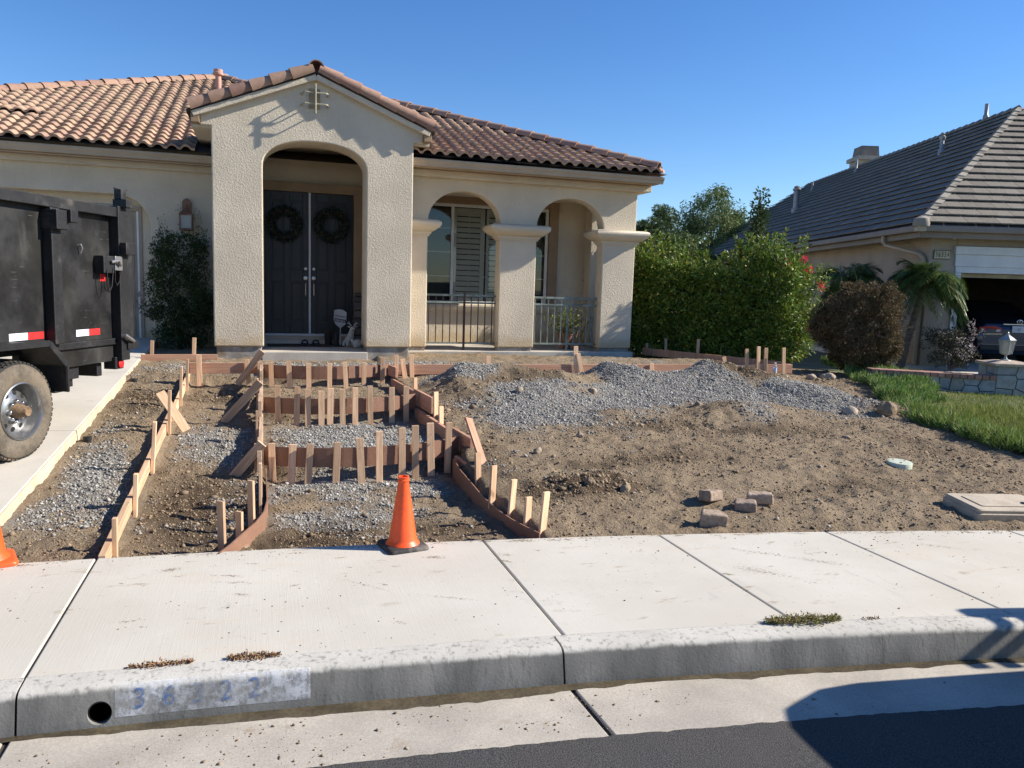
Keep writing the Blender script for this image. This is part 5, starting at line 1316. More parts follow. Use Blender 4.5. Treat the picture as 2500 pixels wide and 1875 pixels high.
varied('leaf_ice', (.12, .22, .045), (.18, .28, .07), (.30, .32, .13), .5, spec=.3, tone=.3, transl=.2)
varied('grass_blade', (.15, .215, .04), (.22, .275, .06), (.36, .31, .12), .6, spec=.25, tone=.3, transl=.25)
varied('leaf_purple', (.045, .048, .030), (.075, .065, .05), (.05, .06, .025), .6, tone=.3, transl=.1)
varied('leaf_wreath', (.030, .045, .032), (.045, .06, .045), (.07, .085, .075), .7, tone=.4)
varied('leaf_potted', (.16, .20, .04), (.24, .26, .06), (.30, .27, .09), .5, tone=.3, transl=.2)
varied('flower_pink', (.75, .03, .10), (.85, .08, .16), None, .6, transl=.2)
varied('flower_pale', (.50, .45, .42), (.42, .33, .36), None, .6, transl=.2)
plain('bark', (.13, .10, .075), .95, .3, 12, .3, 60, .6, 40, .01); plain('bark_grey', (.20, .175, .15), .95, .3, 10, .3, 60, .6, 40, .01)
def limb(mb, p, q, r0, r1, wob=.08, n=5):
    p, q = Vector(p), Vector(q); pts = []
    for i in range(n):
        t_ = i/(n-1); w_ = (q-p).length*wob*math.sin(math.pi*t_)
        pts.append(p.lerp(q, t_)+Vector((random.uniform(-w_, w_), random.uniform(-w_, w_), 0)))
    mb.tube(pts, [r0+(r1-r0)*i/(n-1) for i in range(n)], 7)

# ------------------------------------------------------------------ things about the entrance
def wreath(label, cx, cz):
    t = thing('wreath', label, 'wreath', (cx, 14.23, cz), 'wreaths on the front doors')
    n = 1700; a = RNG.uniform(0, 2*np.pi, n); b_ = RNG.uniform(0, 2*np.pi, n); r_ = .072*RNG.uniform(.4, 1, n)
    er = np.stack([np.cos(a), np.zeros(n), np.sin(a)], -1); ey_ = np.array([0, -1, 0]); 
    off = er*(np.cos(b_)*r_)[:, None]+ey_*(np.abs(np.sin(b_))*r_)[:, None]
    P = np.array([cx, 14.225, cz])+er*.225+off; D = off/np.linalg.norm(off, axis=1, keepdims=True)+unit(n)*.6; D /= np.linalg.norm(D, axis=1, keepdims=True)
    leaf_mesh('foliage', P, D, unit(n), RNG.uniform(.03, .075, n), RNG.uniform(.012, .028, n), 'leaf_wreath', t)
    mb = MB(); ring_ = [(cx+.225*math.cos(q), 14.235, cz+.225*math.sin(q)) for q in np.linspace(0, 2*math.pi, 25)]; mb.tube(ring_, .03, 6, False); mb.build('twig_ring', 'bark', t)
    mb = MB(); mb.box(cx-.018, cx+.018, 14.25, 14.2585, cz+.24, 3.325); mb.build('hanging_ribbon', 'black_plastic', t)
wreath('dark green leafy wreath on the left door leaf', .35, 2.77); wreath('dark green leafy wreath on the right door leaf', 1.14, 2.79)
# sandals, mat
mb = MB(); mb.box(.05, 1.30, 13.45, 13.98, .723, .735); tag(mb.build('door_mat', 'black_rubber', None, bevel=.004), 'black doormat on the slab below the front doors', 'doormat')
for (x, lab) in ((.66, 'left one of the pair of black slip-on sandals before the front doors'), (.84, 'right one of the pair of black slip-on sandals before the front doors')):
    t = thing('sandal', lab, 'sandal', (x, 13.75, .735), 'sandals on the doormat')
    mb = MB(); mb.prism([(-.04, -.13), (.035, -.13), (.045, -.05), (.05, .05), (.03, .13), (-.02, .135), (-.045, .05)], lambda a, q: (x+a, 13.75+q, .736), lambda a, q: (x+a, 13.75+q, .758)); recalc(mb.build('sole', 'black_rubber', t, bevel=.006))
    mb = MB(); mb.tube([(x-.048, 13.70, .755), (x-.04, 13.70, .80), (x, 13.70, .815), (x+.04, 13.70, .80), (x+.048, 13.70, .755)], .016, 6); mb.build('strap', 'black_rubber', t)
# security shield on a stake
plain('sign_white', (.42, .44, .45), .5); plain('sign_navy', (.04, .045, .09), .5)
t = thing('yard_sign', 'small white shield-shaped sign with navy band standing by the doors', 'sign', (1.25, 13.72, .725))
SH = [(-.105, .22), (-.03, .235), (.04, .225), (.105, .185), (.10, .03), (.085, -.02), (.02, -.075), (0, -.085), (-.02, -.075), (-.085, -.02), (-.115, .06)]
mb = MB(); mb.prism(SH, lambda x, z: (1.25+x, 13.70+.1*x, 1.115+z), lambda x, z: (1.25+x, 13.712+.1*x, 1.115+z)); recalc(mb.build('shield', 'sign_white', t, bevel=.002))
mb = MB(); mb.hexa([(1.15, 13.6985-.01, 1.145), (1.345, 13.6985+.0095, 1.115), (1.345, 13.70+.0095, 1.115), (1.15, 13.70-.01, 1.145), (1.15, 13.6985-.01, 1.20), (1.345, 13.6985+.0095, 1.17), (1.345, 13.70+.0095, 1.17), (1.15, 13.70-.01, 1.20)]); mb.build('navy_band', 'sign_navy', t)
for k in range(7):
    x = 1.175+k*.023; z = 1.168-.003*k*1.4; y = 13.6975+(x-1.25)*.1
    mb = MB(); mb.box(x-.006, x+.006, y-.0008, y, z-.015, z+.015); mb.build('band_mark', 'sign_white', t)
mb = MB(); mb.bar((1.16, 13.6978-.009, 1.243), (1.33, 13.6978+.008, 1.217), .001, .012); mb.build('headline_mark', 'sign_navy', t)
mb = MB(); mb.tube([(1.25, 13.715, .73), (1.25, 13.715, 1.04)], .009, 6); mb.build('stake', 'galvanised', t)
# little animal figures
plain('plaster_white', (.52, .50, .46), .85, .2, 15, .1, 60); plain('pot_dark', (.035, .032, .03), .5)
def skin_body(name, joints, edges, mat, parent, sub=2):
    me = bpy.data.meshes.new(name); me.from_pydata([j[:3] for j in joints], edges, []); me.update(); me.materials.append(MATS[mat])
    o = bpy.data.objects.new(name, me); COL.objects.link(o)
    if parent is not None: o.parent = parent; o.matrix_parent_inverse = parent_matrix(parent).inverted()
    o.modifiers.new('skin', 'SKIN')
    if not me.skin_vertices: 
        pass
    sl = me.skin_vertices[0].data if me.skin_vertices else None
    if sl is not None:
        for i, j in enumerate(joints): sl[i].radius = (j[3], j[3])
        sl[0].use_root = True
    s_ = o.modifiers.new('sub', 'SUBSURF'); s_.levels = sub; s_.render_levels = sub
    dg = bpy.context.evaluated_depsgraph_get(); dg.update()
    m2 = bpy.data.meshes.new_from_object(o.evaluated_get(dg)); o.modifiers.clear(); o.data = m2
    m2.polygons.foreach_set('use_smooth', [True]*len(m2.polygons)); return o
t = thing('deer_figure', 'small white seated deer statue with stubby antlers beside the shield sign', 'statue', (1.40, 13.55, .735))
J = [(1.38, 13.60, .83, .055), (1.40, 13.54, .90, .055), (1.42, 13.50, .98, .042), (1.43, 13.47, 1.05, .05), (1.455, 13.42, 1.035, .03), (1.36, 13.66, .80, .06),
     (1.35, 13.50, .80, .024), (1.35, 13.46, .74, .022), (1.44, 13.50, .82, .024), (1.445, 13.45, .745, .022), (1.30, 13.62, .77, .03), (1.29, 13.52, .745, .024), (1.44, 13.62, .77, .03), (1.46, 13.53, .745, .024)]
skin_body('body', J, [(0, 1), (1, 2), (2, 3), (3, 4), (0, 5), (1, 6), (6, 7), (1, 8), (8, 9), (5, 10), (10, 11), (5, 12), (12, 13)], 'plaster_white', t)
for sx in (-1, 1):
    mb = MB(); mb.tube([(1.43+sx*.02, 13.48, 1.085), (1.43+sx*.05, 13.48, 1.115), (1.43+sx*.06, 13.48, 1.15)], [.012, .010, .006], 6); mb.tube([(1.43+sx*.05, 13.48, 1.115), (1.43+sx*.09, 13.47, 1.13)], [.009, .005], 6); mb.build('antler', 'plaster_white', t, smooth=True)
    mb = MB(); mb.tube([(1.43+sx*.04, 13.47, 1.065), (1.43+sx*.085, 13.47, 1.07)], [.016, .005], 6); mb.build('ear', 'plaster_white', t, smooth=True)
t = thing('snail_figure', 'small white round ribbed garden ornament on the slab right of the deer statue', 'statue', (1.52, 13.42, .735))
mb = MB(); mb.lathe([(.01, 0), (.06, .01), (.082, .05), (.078, .09), (.05, .125), (.01, .14)], (1.50, 13.36, .725), 18); mb.build('shell', 'plaster_white', t, smooth=True)
for k in range(6):
    a_ = k*math.pi/6; mb = MB(); mb.tube([(1.50+.084*math.cos(a_)*math.cos(q), 13.36+.084*math.sin(a_)*math.cos(q), .79+.07*math.sin(q)) for q in np.linspace(.1, 3.0, 9)], .004, 5); mb.build('rib', 'plaster_white', t)
for (x, y, r_, h_, lab) in ((1.06, 13.78, .075, .27, 'dark glazed square pot left of the shield sign'), (1.185, 13.80, .055, .20, 'small dark round pot behind the shield sign')):
    t = thing('garden_pot', lab, 'pot', (x, y, .735), 'dark pots by the doors')
    mb = MB(); mb.lathe([(r_*.7, 0), (r_*.85, .02), (r_, h_*.8), (r_*1.12, h_*.82), (r_*1.12, h_), (r_*.95, h_), (r_*.9, h_*.8)], (x, y, .724), 4 if r_ > .06 else 16); mb.build('vessel', 'pot_dark', t)
    mb = MB(); mb.lathe([(r_*.9, h_*.86), (r_*.5, h_*.9), (.002, h_*.91)], (x, y, .724), 12); mb.build('potting_soil', 'dirt_clod', t)
# stacked stone pillar in the corner
varied('stack_stone', (.10, .095, .09), (.15, .14, .13), None, .8, .6, 30, .008)
t = thing('stone_stack', 'dark stacked-stone pillar in the corner right of the front doors', 'pillar', (1.58, 13.95, .73))
z = .735; k = 0
for h_ in (.16, .14, .17, .13, .15, .09):
    w_ = .10+.012*((k*7) % 3); mb = MB(); mb.box(1.60-w_, 1.60+w_*.9, 13.95-w_, 13.95+w_, z, z+h_-.012); mb.build('stone', 'stack_stone', t, bevel=.018); z += h_; k += 1
mb = MB(); mb.lathe([(.04, 0), (.09, .02), (.10, .05), (.06, .07), (.01, .075)], (1.60, 13.95, z-.012), 12); mb.build('top_stone', 'stack_stone', t, smooth=True)
# planter behind the railing
t = thing('potted_plant', 'potted shrub with yellow-green leaves on a criss-cross rack behind the right railing', 'potted plant', (5.48, 13.95, .682))
plain('terracotta', (.32, .15, .09), .85)
mb = MB(); mb.lathe([(.10, 0), (.15, .26), (.165, .26), (.165, .30), (.14, .30), (.13, .24)], (5.48, 13.95, .684), 20); mb.build('clay_pot', 'terracotta', t, smooth=True)
for k in range(4):
    x = 5.28+.11*k
    for sg in (-1, 1):
        mb = MB(); mb.tube([(x-.05*sg, 13.78, .69), (x+.06*sg, 13.78, 1.02)], .006, 5); mb.build('rack_strip', 'fir_board', t)
mb = MB()
for k in range(14):
    a_ = random.uniform(0, 6.28); r_ = random.uniform(.1, .35); limb(mb, (5.48, 13.95, 0.96), (5.48+r_*math.cos(a_), 13.95+r_*math.sin(a_)*.6, 1.1+random.uniform(.05, .28)), .006, .003)
mb.build('stems', 'bark', t)
n = 520; P = np.stack([RNG.normal(5.48, .20, n), RNG.normal(13.95, .12, n), 1.10+.11*RNG.normal(size=n)+.1*np.abs(RNG.normal(size=n))], -1)
P[:, 2] = np.clip(P[:, 2], .95, 1.42); D = unit(n)*.8+np.array([0, -.1, .5]); D /= np.linalg.norm(D, axis=1, keepdims=True)
leaf_mesh('leaves', P, D, unit(n), RNG.uniform(.04, .08, n), RNG.uniform(.02, .035, n), 'leaf_potted', t)
# pole leaning in the corner, shrub by the garage
mb = MB(); mb.tube([(-1.02, 13.75, .66), (-.83, 14.0, 1.50)], .011, 6); tag(mb.build('leaning_pole', 'bark_grey'), 'thin grey pole leaning against the tower corner by the dark shrub', 'pole')

# ------------------------------------------------------------------ shrubs on our side
def gz(x, y): return float(ground_z(np.array([x]), np.array([y]), False)[0])
t = thing('garage_shrub', 'dark leafy climbing shrub in the shaded corner between garage and tower', 'shrub', (-1.25, 13.75, .66))
mb = MB()
for k in range(9):
    limb(mb, (-1.25+random.uniform(-.12, .12), 13.75, .64), (-1.25+random.uniform(-.45, .42), 13.75+random.uniform(-.2, .2), random.uniform(1.3, 2.3)), .016, .006, .1)
mb.build('stems', 'bark', t)
C, Rr = [], []
for k in range(150):
    z = random.uniform(.75, 2.45); w = .50*(1-abs(z-1.6)/1.6)+.08
    C.append((-1.27+random.uniform(-w, w), 13.70+random.uniform(-.28, .25), z)); Rr.append(random.uniform(.09, .17))
P, D = blob_leaves(C, Rr, 95, .5); n = len(P); P = P[P[:, 1] < 14.05]; D = D[:len(P)]; n = len(P)
leaf_mesh('foliage', P, D, unit(n), RNG.uniform(.035, .07, n), RNG.uniform(.012, .022, n), 'leaf_dark', t)
mb = MB()
for (a_, q_) in (((-1.3, 14.1, 2.2), (-1.28, 14.13, 2.95)), ((-1.1, 14.1, 2.3), (-1.0, 14.13, 2.9)), ((-1.5, 14.1, 2.1), (-1.62, 14.12, 2.75)), ((-1.0, 14.1, 2.2), (-.88, 14.12, 2.62))):
    limb(mb, a_, q_, .004, .002, .15, 6)
mb.build('vine_tendrils', 'bark', t)
vt = np.array([(-1.29, 14.12, z) for z in np.linspace(2.4, 2.95, 10)]+[(-1.04, 14.12, z) for z in np.linspace(2.4, 2.9, 10)]+[(-1.58, 14.11, z) for z in np.linspace(2.3, 2.75, 10)]+[(-.92, 14.11, z) for z in np.linspace(2.3, 2.6, 8)])
P = np.repeat(vt, 4, 0)+RNG.normal(size=(len(vt)*4, 3))*np.array([.035, .006, .02]); n = len(P)
leaf_mesh('vine_leaves', P, unit(n), unit(n), RNG.uniform(.025, .05, n), RNG.uniform(.01, .018, n), 'leaf_dark', t)
# clipped hedge along the boundary
HA, HB = np.array([6.75, 14.6]), np.array([9.02, 12.2]); hd = (HB-HA)/np.linalg.norm(HB-HA); hn = np.array([-hd[1], hd[0]]); HL = np.linalg.norm(HB-HA)
hn = -hn if hn @ np.array([1, 1]) < 0 else hn
t = thing('hedge', 'tall glossy green hedge with loose top shoots between the house and the brown bush', 'hedge', (8.1, 13.3, .55))
C, Rr = [], []
for k in range(760):
    s = random.uniform(-.5, HL+.15); w = random.uniform(-.05, 1.5); z = random.uniform(.62, 2.32)
    edge = random.random()
    if edge < .55: w = random.uniform(-.08, .14)
    elif edge < .80: z = random.uniform(2.15, 2.6)
    elif edge < .92: s = HL+random.uniform(-.05, .2)
    top = 2.30+.24*math.sin(s*2.3+.6)+.10*math.sin(s*4.3+1)-.16*max(0, s-2.6)
    z = min(z, top)
    p2 = HA+hd*s+hn*w; C.append((p2[0], p2[1], z)); Rr.append(random.uniform(.11, .19))
P, D = blob_leaves(C, Rr, 62, .6)
n = len(P); leaf_mesh('foliage', P, D, unit(n), RNG.uniform(.04, .115, n), RNG.uniform(.02, .046, n), 'leaf_hedge', t)
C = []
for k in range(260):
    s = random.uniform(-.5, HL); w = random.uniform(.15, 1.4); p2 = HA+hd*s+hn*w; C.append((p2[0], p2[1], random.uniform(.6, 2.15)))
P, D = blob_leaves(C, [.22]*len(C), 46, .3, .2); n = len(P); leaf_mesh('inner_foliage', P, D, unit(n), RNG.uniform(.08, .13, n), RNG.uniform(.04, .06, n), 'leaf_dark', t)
# arching shoots over the top
SP, SD = [], []; mb = MB()
for k in range(210):
    s = random.uniform(-.5, HL+.1); w = random.uniform(0, 1.4); p2 = HA+hd*s+hn*w; top = 2.18+.24*math.sin(s*2.3+.6)-.16*max(0, s-2.6)
    L = random.uniform(.25, .95); dx, dy = random.uniform(-.5, .5), random.uniform(-.4, .4)
    pts = [Vector((p2[0]+dx*L*q, p2[1]+dy*L*q, top+L*q*(1-.25*q))) for q in np.linspace(0, 1, 6)]
    mb.tube(pts, [.007, .006, .005, .004, .003, .002], 5)
    m_ = int(14+40*L)
    for j in range(m_):
        q = random.random(); i = min(int(q*5), 4); pp = pts[i].lerp(pts[i+1], q*5-i); SP.append(tuple(pp))
        d = Vector((random.gauss(0, .7)+dx, random.gauss(0, .7)+dy, random.uniform(.2, 1.0))).normalized(); SD.append(tuple(d))
mb.build('shoots', 'bark', t)['kind'] = 'stuff'
n = len(SP); leaf_mesh('shoot_leaves', np.array(SP), np.array(SD), unit(n), RNG.uniform(.06, .11, n), RNG.uniform(.026, .040, n), 'leaf_hedge', t)
mb = MB()
for k in range(16):
    s = HL*(k+.5)/16; p2 = HA+hd*s+hn*.6; limb(mb, (p2[0], p2[1], .50), (p2[0]+random.uniform(-.3, .3), p2[1]+random.uniform(-.3, .3), 1.9), .022, .008)
mb.build('stems', 'bark', t)
# oleander blossoms at the hedge's right end
t = thing('oleander', 'oleander with a few red-pink blossoms at the right end of the hedge', 'shrub', (9.55, 12.7, .55))
mb = MB(); OP = []; ctr = [(9.15, 12.35, 2.42), (9.62, 12.45, 2.28), (9.75, 12.45, 2.30), (9.70, 12.6, 2.5), (10.2, 12.7, 2.05), (10.15, 12.6, 1.98), (9.45, 11.95, 1.25)]
for c_ in ctr:
    limb(mb, (9.6, 12.7, .5), c_, .014, .005, .08)
mb.build('stems', 'bark', t)
C = [(9.6+random.uniform(-.5, .55), 12.65+random.uniform(-.25, .3), random.uniform(.8, 2.35)) for k in range(70)]
P, D = blob_leaves(C, [random.uniform(.10, .17)]*70, 60, .6); n = len(P)
leaf_mesh('foliage', P, D, unit(n), RNG.uniform(.06, .11, n), RNG.uniform(.014, .022, n), 'leaf_hedge', t)
for c_ in ctr:
    P, D = blob_leaves([c_], [.055], 34, .9, .2); n = len(P); leaf_mesh('blossom', P, D, unit(n), RNG.uniform(.03, .05, n), RNG.uniform(.025, .04, n), 'flower_pink', t)
# round bush gone brown
BC = np.array([9.80, 11.20, 1.34])
t = thing('brown_bush', 'large rounded bush with dry reddish-brown foliage beside the hedge', 'bush', (9.95, 11.25, .48))
mb = MB()
for k in range(12):
    a_ = random.uniform(0, 6.28); limb(mb, (9.95+.08*math.cos(a_), 11.25+.08*math.sin(a_), .45), (9.95+random.uniform(-.5, .5), 11.25+random.uniform(-.5, .4), random.uniform(1.2, 1.8)), .020, .007, .12)
mb.build('stems', 'bark_grey', t)
C, Rr = [], []
for k in range(520):
    d = unit(1)[0]; r_ = .62+.13*random.random(); lump = 1+.13*math.sin(d[0]*4+1)+.11*math.sin(d[2]*5+d[1]*3)+.07*math.sin(d[1]*9)-.12*max(0, -d[0])*max(0, d[2])
    p3 = BC+d*np.array([.90, .85, .84])*r_*1.10*lump
    if p3[2] < .60: continue
    C.append(tuple(p3)); Rr.append(random.uniform(.06, .12))
P, D = blob_leaves(C, Rr, 105, .55); n = len(P)
leaf_mesh('foliage', P, D, unit(n), RNG.uniform(.03, .06, n), RNG.uniform(.012, .022, n), 'leaf_brown', t)
mb = MB()
for k in range(60):
    d = unit(1)[0]; p0 = BC+d*.70; p1 = BC+d*random.uniform(.88, 1.08)+np.array([random.uniform(-.08, .08), 0, random.uniform(-.02, .10)])
    if p0[2] > .7: limb(mb, tuple(p0), tuple(p1), .004, .0015, .1, 4)
mb.build('stray_twigs', 'bark', t)['kind'] = 'stuff'
# ice plant and rough grass along the edge
EDGE = np.array([(10.0, 11.6), (9.35, 10.75), (8.72, 9.75), (8.25, 8.85), (7.62, 7.70), (7.42, 7.0), (7.38, 6.4), (7.55, 6.0), (8.0, 5.0)])
def edge_x(y): return np.interp(y, EDGE[::-1, 1], EDGE[::-1, 0])
def ice(n, y0, y1, wmin, wmax, mat, name, lab, lmin, lmax, wid, lift, spread=.6):
    y = RNG.uniform(y0, y1, n); x = edge_x(y)+.25*fbm(y*2.3, y*0, 3, 61)+RNG.uniform(wmin, wmax, n)
    cl = vnoise(x*4.2, y*4.2, 3); k = RNG.uniform(0, 1, n) < .25+.75*cl; x, y = x[k], y[k]; n = len(x)
    hgt = lift*(.4+cl[k])*RNG.uniform(.3, 1, n)
    P = np.stack([x, y, base_z(x, y)-.02+hgt], -1); D = unit(n)*spread+np.array([.02, -.05, 1.0]); D /= np.linalg.norm(D, axis=1, keepdims=True)
    o = leaf_mesh(name, P, D, unit(n), RNG.uniform(lmin, lmax, n), RNG.uniform(.6, 1.3, n)*wid, mat, None, .3)
    return tag(o, lab, 'ground cover', kind='stuff')
ice(36000, 8.5, 12.2, -.05, 1.05, 'leaf_ice', 'ice_plant', 'upright fleshy ice plant growing in front of the low stone wall', .05, .11, .014, .16, .5)
ice(52000, 4.2, 7.9, 0.0, 2.0, 'grass_blade', 'rough_grass', 'long yellow-green grass at the right edge of the dirt yard', .08, .22, .008, .06, .75)
ice(9000, 4.2, 8.6, -.05, .5, 'leaf_ice', 'edge_weeds', 'broad-bladed green weeds overhanging the edge of the dirt yard', .08, .20, .016, .08, .9)
# soil below it
xs = np.linspace(0, 14, 60); ys = np.linspace(3.2, 11.1, 60); S_, Yg = np.meshgrid(xs, ys); Xg = edge_x(Yg)-.05+.12*fbm(Yg*2.3, Yg*0, 3, 61)+S_
Zg = base_z(Xg, Yg)+.012; Zg = Zg+.01*fbm(Xg*3, Yg*3, 3, 5)-.06*(S_ == 0)
idx = np.arange(Xg.size).reshape(Xg.shape); F = np.stack([idx[:-1, :-1], idx[:-1, 1:], idx[1:, 1:], idx[1:, :-1]], -1).reshape(-1, 4)
struct(mesh_np('lawn', np.stack([Xg, Yg, Zg], -1).reshape(-1, 3), F, 'lawn_soil', smooth=True))
n = 60000; x = RNG.uniform(8.5, 14, n); y = RNG.uniform(3.6, 9.3, n); k = x > edge_x(y)+.8; x, y = x[k], y[k]; n = len(x)
P = np.stack([x, y, base_z(x, y)], -1); D = unit(n)*.5+np.array([0, 0, 1.]); D /= np.linalg.norm(D, axis=1, keepdims=True)
tag(leaf_mesh('lawn_grass', P, D, unit(n), RNG.uniform(.03, .07, n), RNG.uniform(.004, .008, n), 'grass_blade'), 'short green lawn grass before the stone wall', 'grass', kind='stuff')

# ------------------------------------------------------------------ low stone wall and pillar next door
varied('flagstone', (.26, .265, .27), (.33, .325, .31), (.30, .28, .23), .85, .6, 18, .01, tone=.14, fine=(9, .15))
varied('coping_brick', (.30, .16, .12), (.36, .20, .15), None, .85, .4, 50, .004, tone=.18)
plain('mortar', (.085, .085, .08), .95, .2, 10, .2, 60)
WA, WB = Vector((9.05, 9.95, 0)), Vector((10.80, 9.25, 0)); wd = (WB-WA).normalized(); wn_ = Vector((wd.y, -wd.x, 0)); WLn = (WB-WA).length
sw = thing('stone_wall', 'low grey flagstone wall with brick coping beside the ice plant', 'wall', (9.9, 9.7, .4))
def wpt(s, n_, z): return WA+wd*s+wn_*n_+Vector((0, 0, z))
mb = MB(); mb.hexa([wpt(0, -.16, .25), wpt(WLn, -.16, .25), wpt(WLn, .0, .25), wpt(0, .0, .25), wpt(0, -.16, .66), wpt(WLn, -.16, .62), wpt(WLn, 0, .62), wpt(0, 0, .66)]); recalc(mb.build('wall_core', 'mortar', sw))
def stones(parent, fn, W_, H_, seeds, gap=.012, depth=.02, seed=3):
    """irregular flat stones: Voronoi cells of a strip, each a thick slab of its own"""
    rr = random.Random(seed); pts = seeds
    def clip(poly, a, b_, c_):
        out = []
        for i in range(len(poly)):
            p_, q_ = poly[i], poly[(i+1) % len(poly)]; dp = a*p_[0]+b_*p_[1]-c_; dq = a*q_[0]+b_*q_[1]-c_
            if dp <= 0: out.append(p_)
            if dp*dq < 0: t_ = dp/(dp-dq); out.append((p_[0]+(q_[0]-p_[0])*t_, p_[1]+(q_[1]-p_[1])*t_))
        return out
    for i, (x, y) in enumerate(pts):
        poly = [(0, 0), (W_, 0), (W_, H_), (0, H_)]
        for j, (u, v) in enumerate(pts):
            if i == j: continue
            a, b_ = u-x, v-y; L = math.hypot(a, b_); c_ = (a*(u+x)/2+b_*(v+y)/2)-gap/2*L
            poly = clip(poly, a, b_, c_)
            if len(poly) < 3: break
        if len(poly) < 3: continue
        d = depth*rr.uniform(.7, 1.3)
        mb = MB(); mb.prism(poly, lambda u, v: fn(u, v, -.01), lambda u, v: fn(u, v, d)); recalc(mb.build('stone', 'flagstone', parent, bevel=.006))
rr = random.Random(11); seeds = []
for k in range(9):
    for j in range(2): seeds.append((.11+.205*k+rr.uniform(-.06, .06), .10+.20*j+rr.uniform(-.05, .05)+(.06 if k % 2 else 0)))
stones(sw, lambda u, v, d: wpt(u, d, .26+v*(1-.10*u/WLn)), WLn, .40, seeds)
nb = int(WLn/.108)
first = None
for k in range(nb):
    s = (k+.5)*WLn/nb; z = .66-.04*s/WLn+.034
    M = Matrix(((wd.x, wn_.x, 0, 0), (wd.y, wn_.y, 0, 0), (0, 0, 1, 0), (0, 0, 0, 1))); M = Matrix.Translation(wpt(s, -.075, z)) @ M
    if first is None:
        mb = MB(); mb.box(-.0485, .0485, -.125, .125, -.034, .034); first = mb.build('coping_brick', 'coping_brick', None, bevel=.006); first.parent = sw; first.matrix_parent_inverse = parent_matrix(sw).inverted(); first.matrix_basis = M
    else: copy_part(first, sw, M)
mb = MB(); mb.hexa([wpt(0, -.185, .66), wpt(WLn, -.185, .62), wpt(WLn, .035, .62), wpt(0, .035, .66), wpt(0, -.185, .715), wpt(WLn, -.185, .675), wpt(WLn, .035, .675), wpt(0, .035, .715)]); recalc(mb.build('coping_mortar', 'mortar', sw))
pl = thing('stone_pillar', 'flagstone gate pillar with flat tan cap at the right end of the stone wall', 'pillar', (11.05, 9.3, .38))
PA = WB+wd*.0+wn_*.02
def ppt(s, n_, z): return PA+wd*s+wn_*n_+Vector((0, 0, z))
mb = MB(); mb.hexa([ppt(0, -.52, .25), ppt(.52, -.52, .25), ppt(.52, 0, .25), ppt(0, 0, .25), ppt(0, -.52, .84), ppt(.52, -.52, .84), ppt(.52, 0, .84), ppt(0, 0, .84)]); recalc(mb.build('pillar_core', 'mortar', pl))
rr = random.Random(5); seeds = [(.13+.26*k+rr.uniform(-.05, .05), .1+.21*j+rr.uniform(-.05, .05)) for k in range(2) for j in range(3)]
stones(pl, lambda u, v, d: ppt(u, d, .25+v), .52, .59, seeds)
stones(pl, lambda u, v, d: ppt(0-d, -u, .25+v), .52, .59, seeds, seed=9)
plain('cap_stone', (.42, .33, .255), .85, .15, 8, .1, 60, .4, 40, .006)
mb = MB(); mb.hexa([ppt(-.06, -.58, .842), ppt(.58, -.58, .842), ppt(.58, .06, .842), ppt(-.06, .06, .842), ppt(-.06, -.58, .885), ppt(.58, -.58, .885), ppt(.58, .06, .885), ppt(-.06, .06, .885)])
recalc(mb.build('pillar_cap', 'cap_stone', pl, bevel=.008))
mb = MB(); mb.hexa([ppt(.0, -.52, .886), ppt(.52, -.52, .886), ppt(.52, 0, .886), ppt(0, 0, .886), ppt(.12, -.40, .915), ppt(.40, -.40, .915), ppt(.40, -.12, .915), ppt(.12, -.12, .915)]); recalc(mb.build('pillar_cap_top', 'cap_stone', pl))
plain('lamp_iron', (.30, .32, .31), .45, .2, 9, .1, 60, metal=.3)
lp = thing('pillar_lamp', 'grey six-sided post lantern standing on the stone pillar', 'lantern', tuple(ppt(.24, -.26, .915)))
lc = ppt(.24, -.26, 0)
mb = MB(); mb.lathe([(.075, .915), (.07, .925), (.03, .94), (.018, .965), (.016, 1.0), (.05, 1.01), (.075, 1.02)], lc, 12); mb.build('lamp_foot', 'lamp_iron', lp, smooth=True)
mb = MB(); mb.lathe([(.078, 1.022), (.112, 1.225), (.11, 1.226), (.076, 1.023)], lc, 6); mb.build('lamp_glass', 'lamp_glass', lp)
for k in range(6):
    a_ = math.pi*k/3; mb = MB(); mb.tube([lc+Vector((.080*math.cos(a_), .080*math.sin(a_), 1.02)), lc+Vector((.115*math.cos(a_), .115*math.sin(a_), 1.228))], .006, 5); mb.build('lamp_bar', 'lamp_iron', lp)
mb = MB(); mb.lathe([(.125, 1.226), (.13, 1.236), (.11, 1.25), (.08, 1.275), (.045, 1.30), (.03, 1.31), (.03, 1.325), (.012, 1.335), (.014, 1.35), (.004, 1.362)], lc, 6); mb.build('lamp_roof', 'lamp_iron', lp)

# ------------------------------------------------------------------ the neighbour's house
NA = R(18.5); NX = Vector((math.cos(NA), -math.sin(NA), 0)); NY = Vector((math.sin(NA), math.cos(NA), 0)); NO = Vector((13.54, 13.48, 0))
def nq(x, y, z): return NO+NX*x+NY*y+Vector((0, 0, z))
nh = thing('neighbour_house', 'tan stucco house next door with grey slate-look hip roof and open garage', 'house', tuple(nq(0, 0, .4)))
def nbox(name, x0, x1, y0, y1, z0, z1, mat, parent=None, bevel=.006):
    mb = MB(); mb.hexa([nq(x0, y0, z0), nq(x1, y0, z0), nq(x1, y1, z0), nq(x0, y1, z0), nq(x0, y0, z1), nq(x1, y0, z1), nq(x1, y1, z1), nq(x0, y1, z1)]); return mb.build(name, mat, parent or nh, bevel=bevel)
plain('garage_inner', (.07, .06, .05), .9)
nbox('garage_front_wall', 0, .56, 0, .25, .2, 3.2, 'stucco_neighbour', bevel=.01); nbox('garage_front_wall', .56, 6.2, 0, .25, 2.98, 3.2, 'stucco_neighbour')
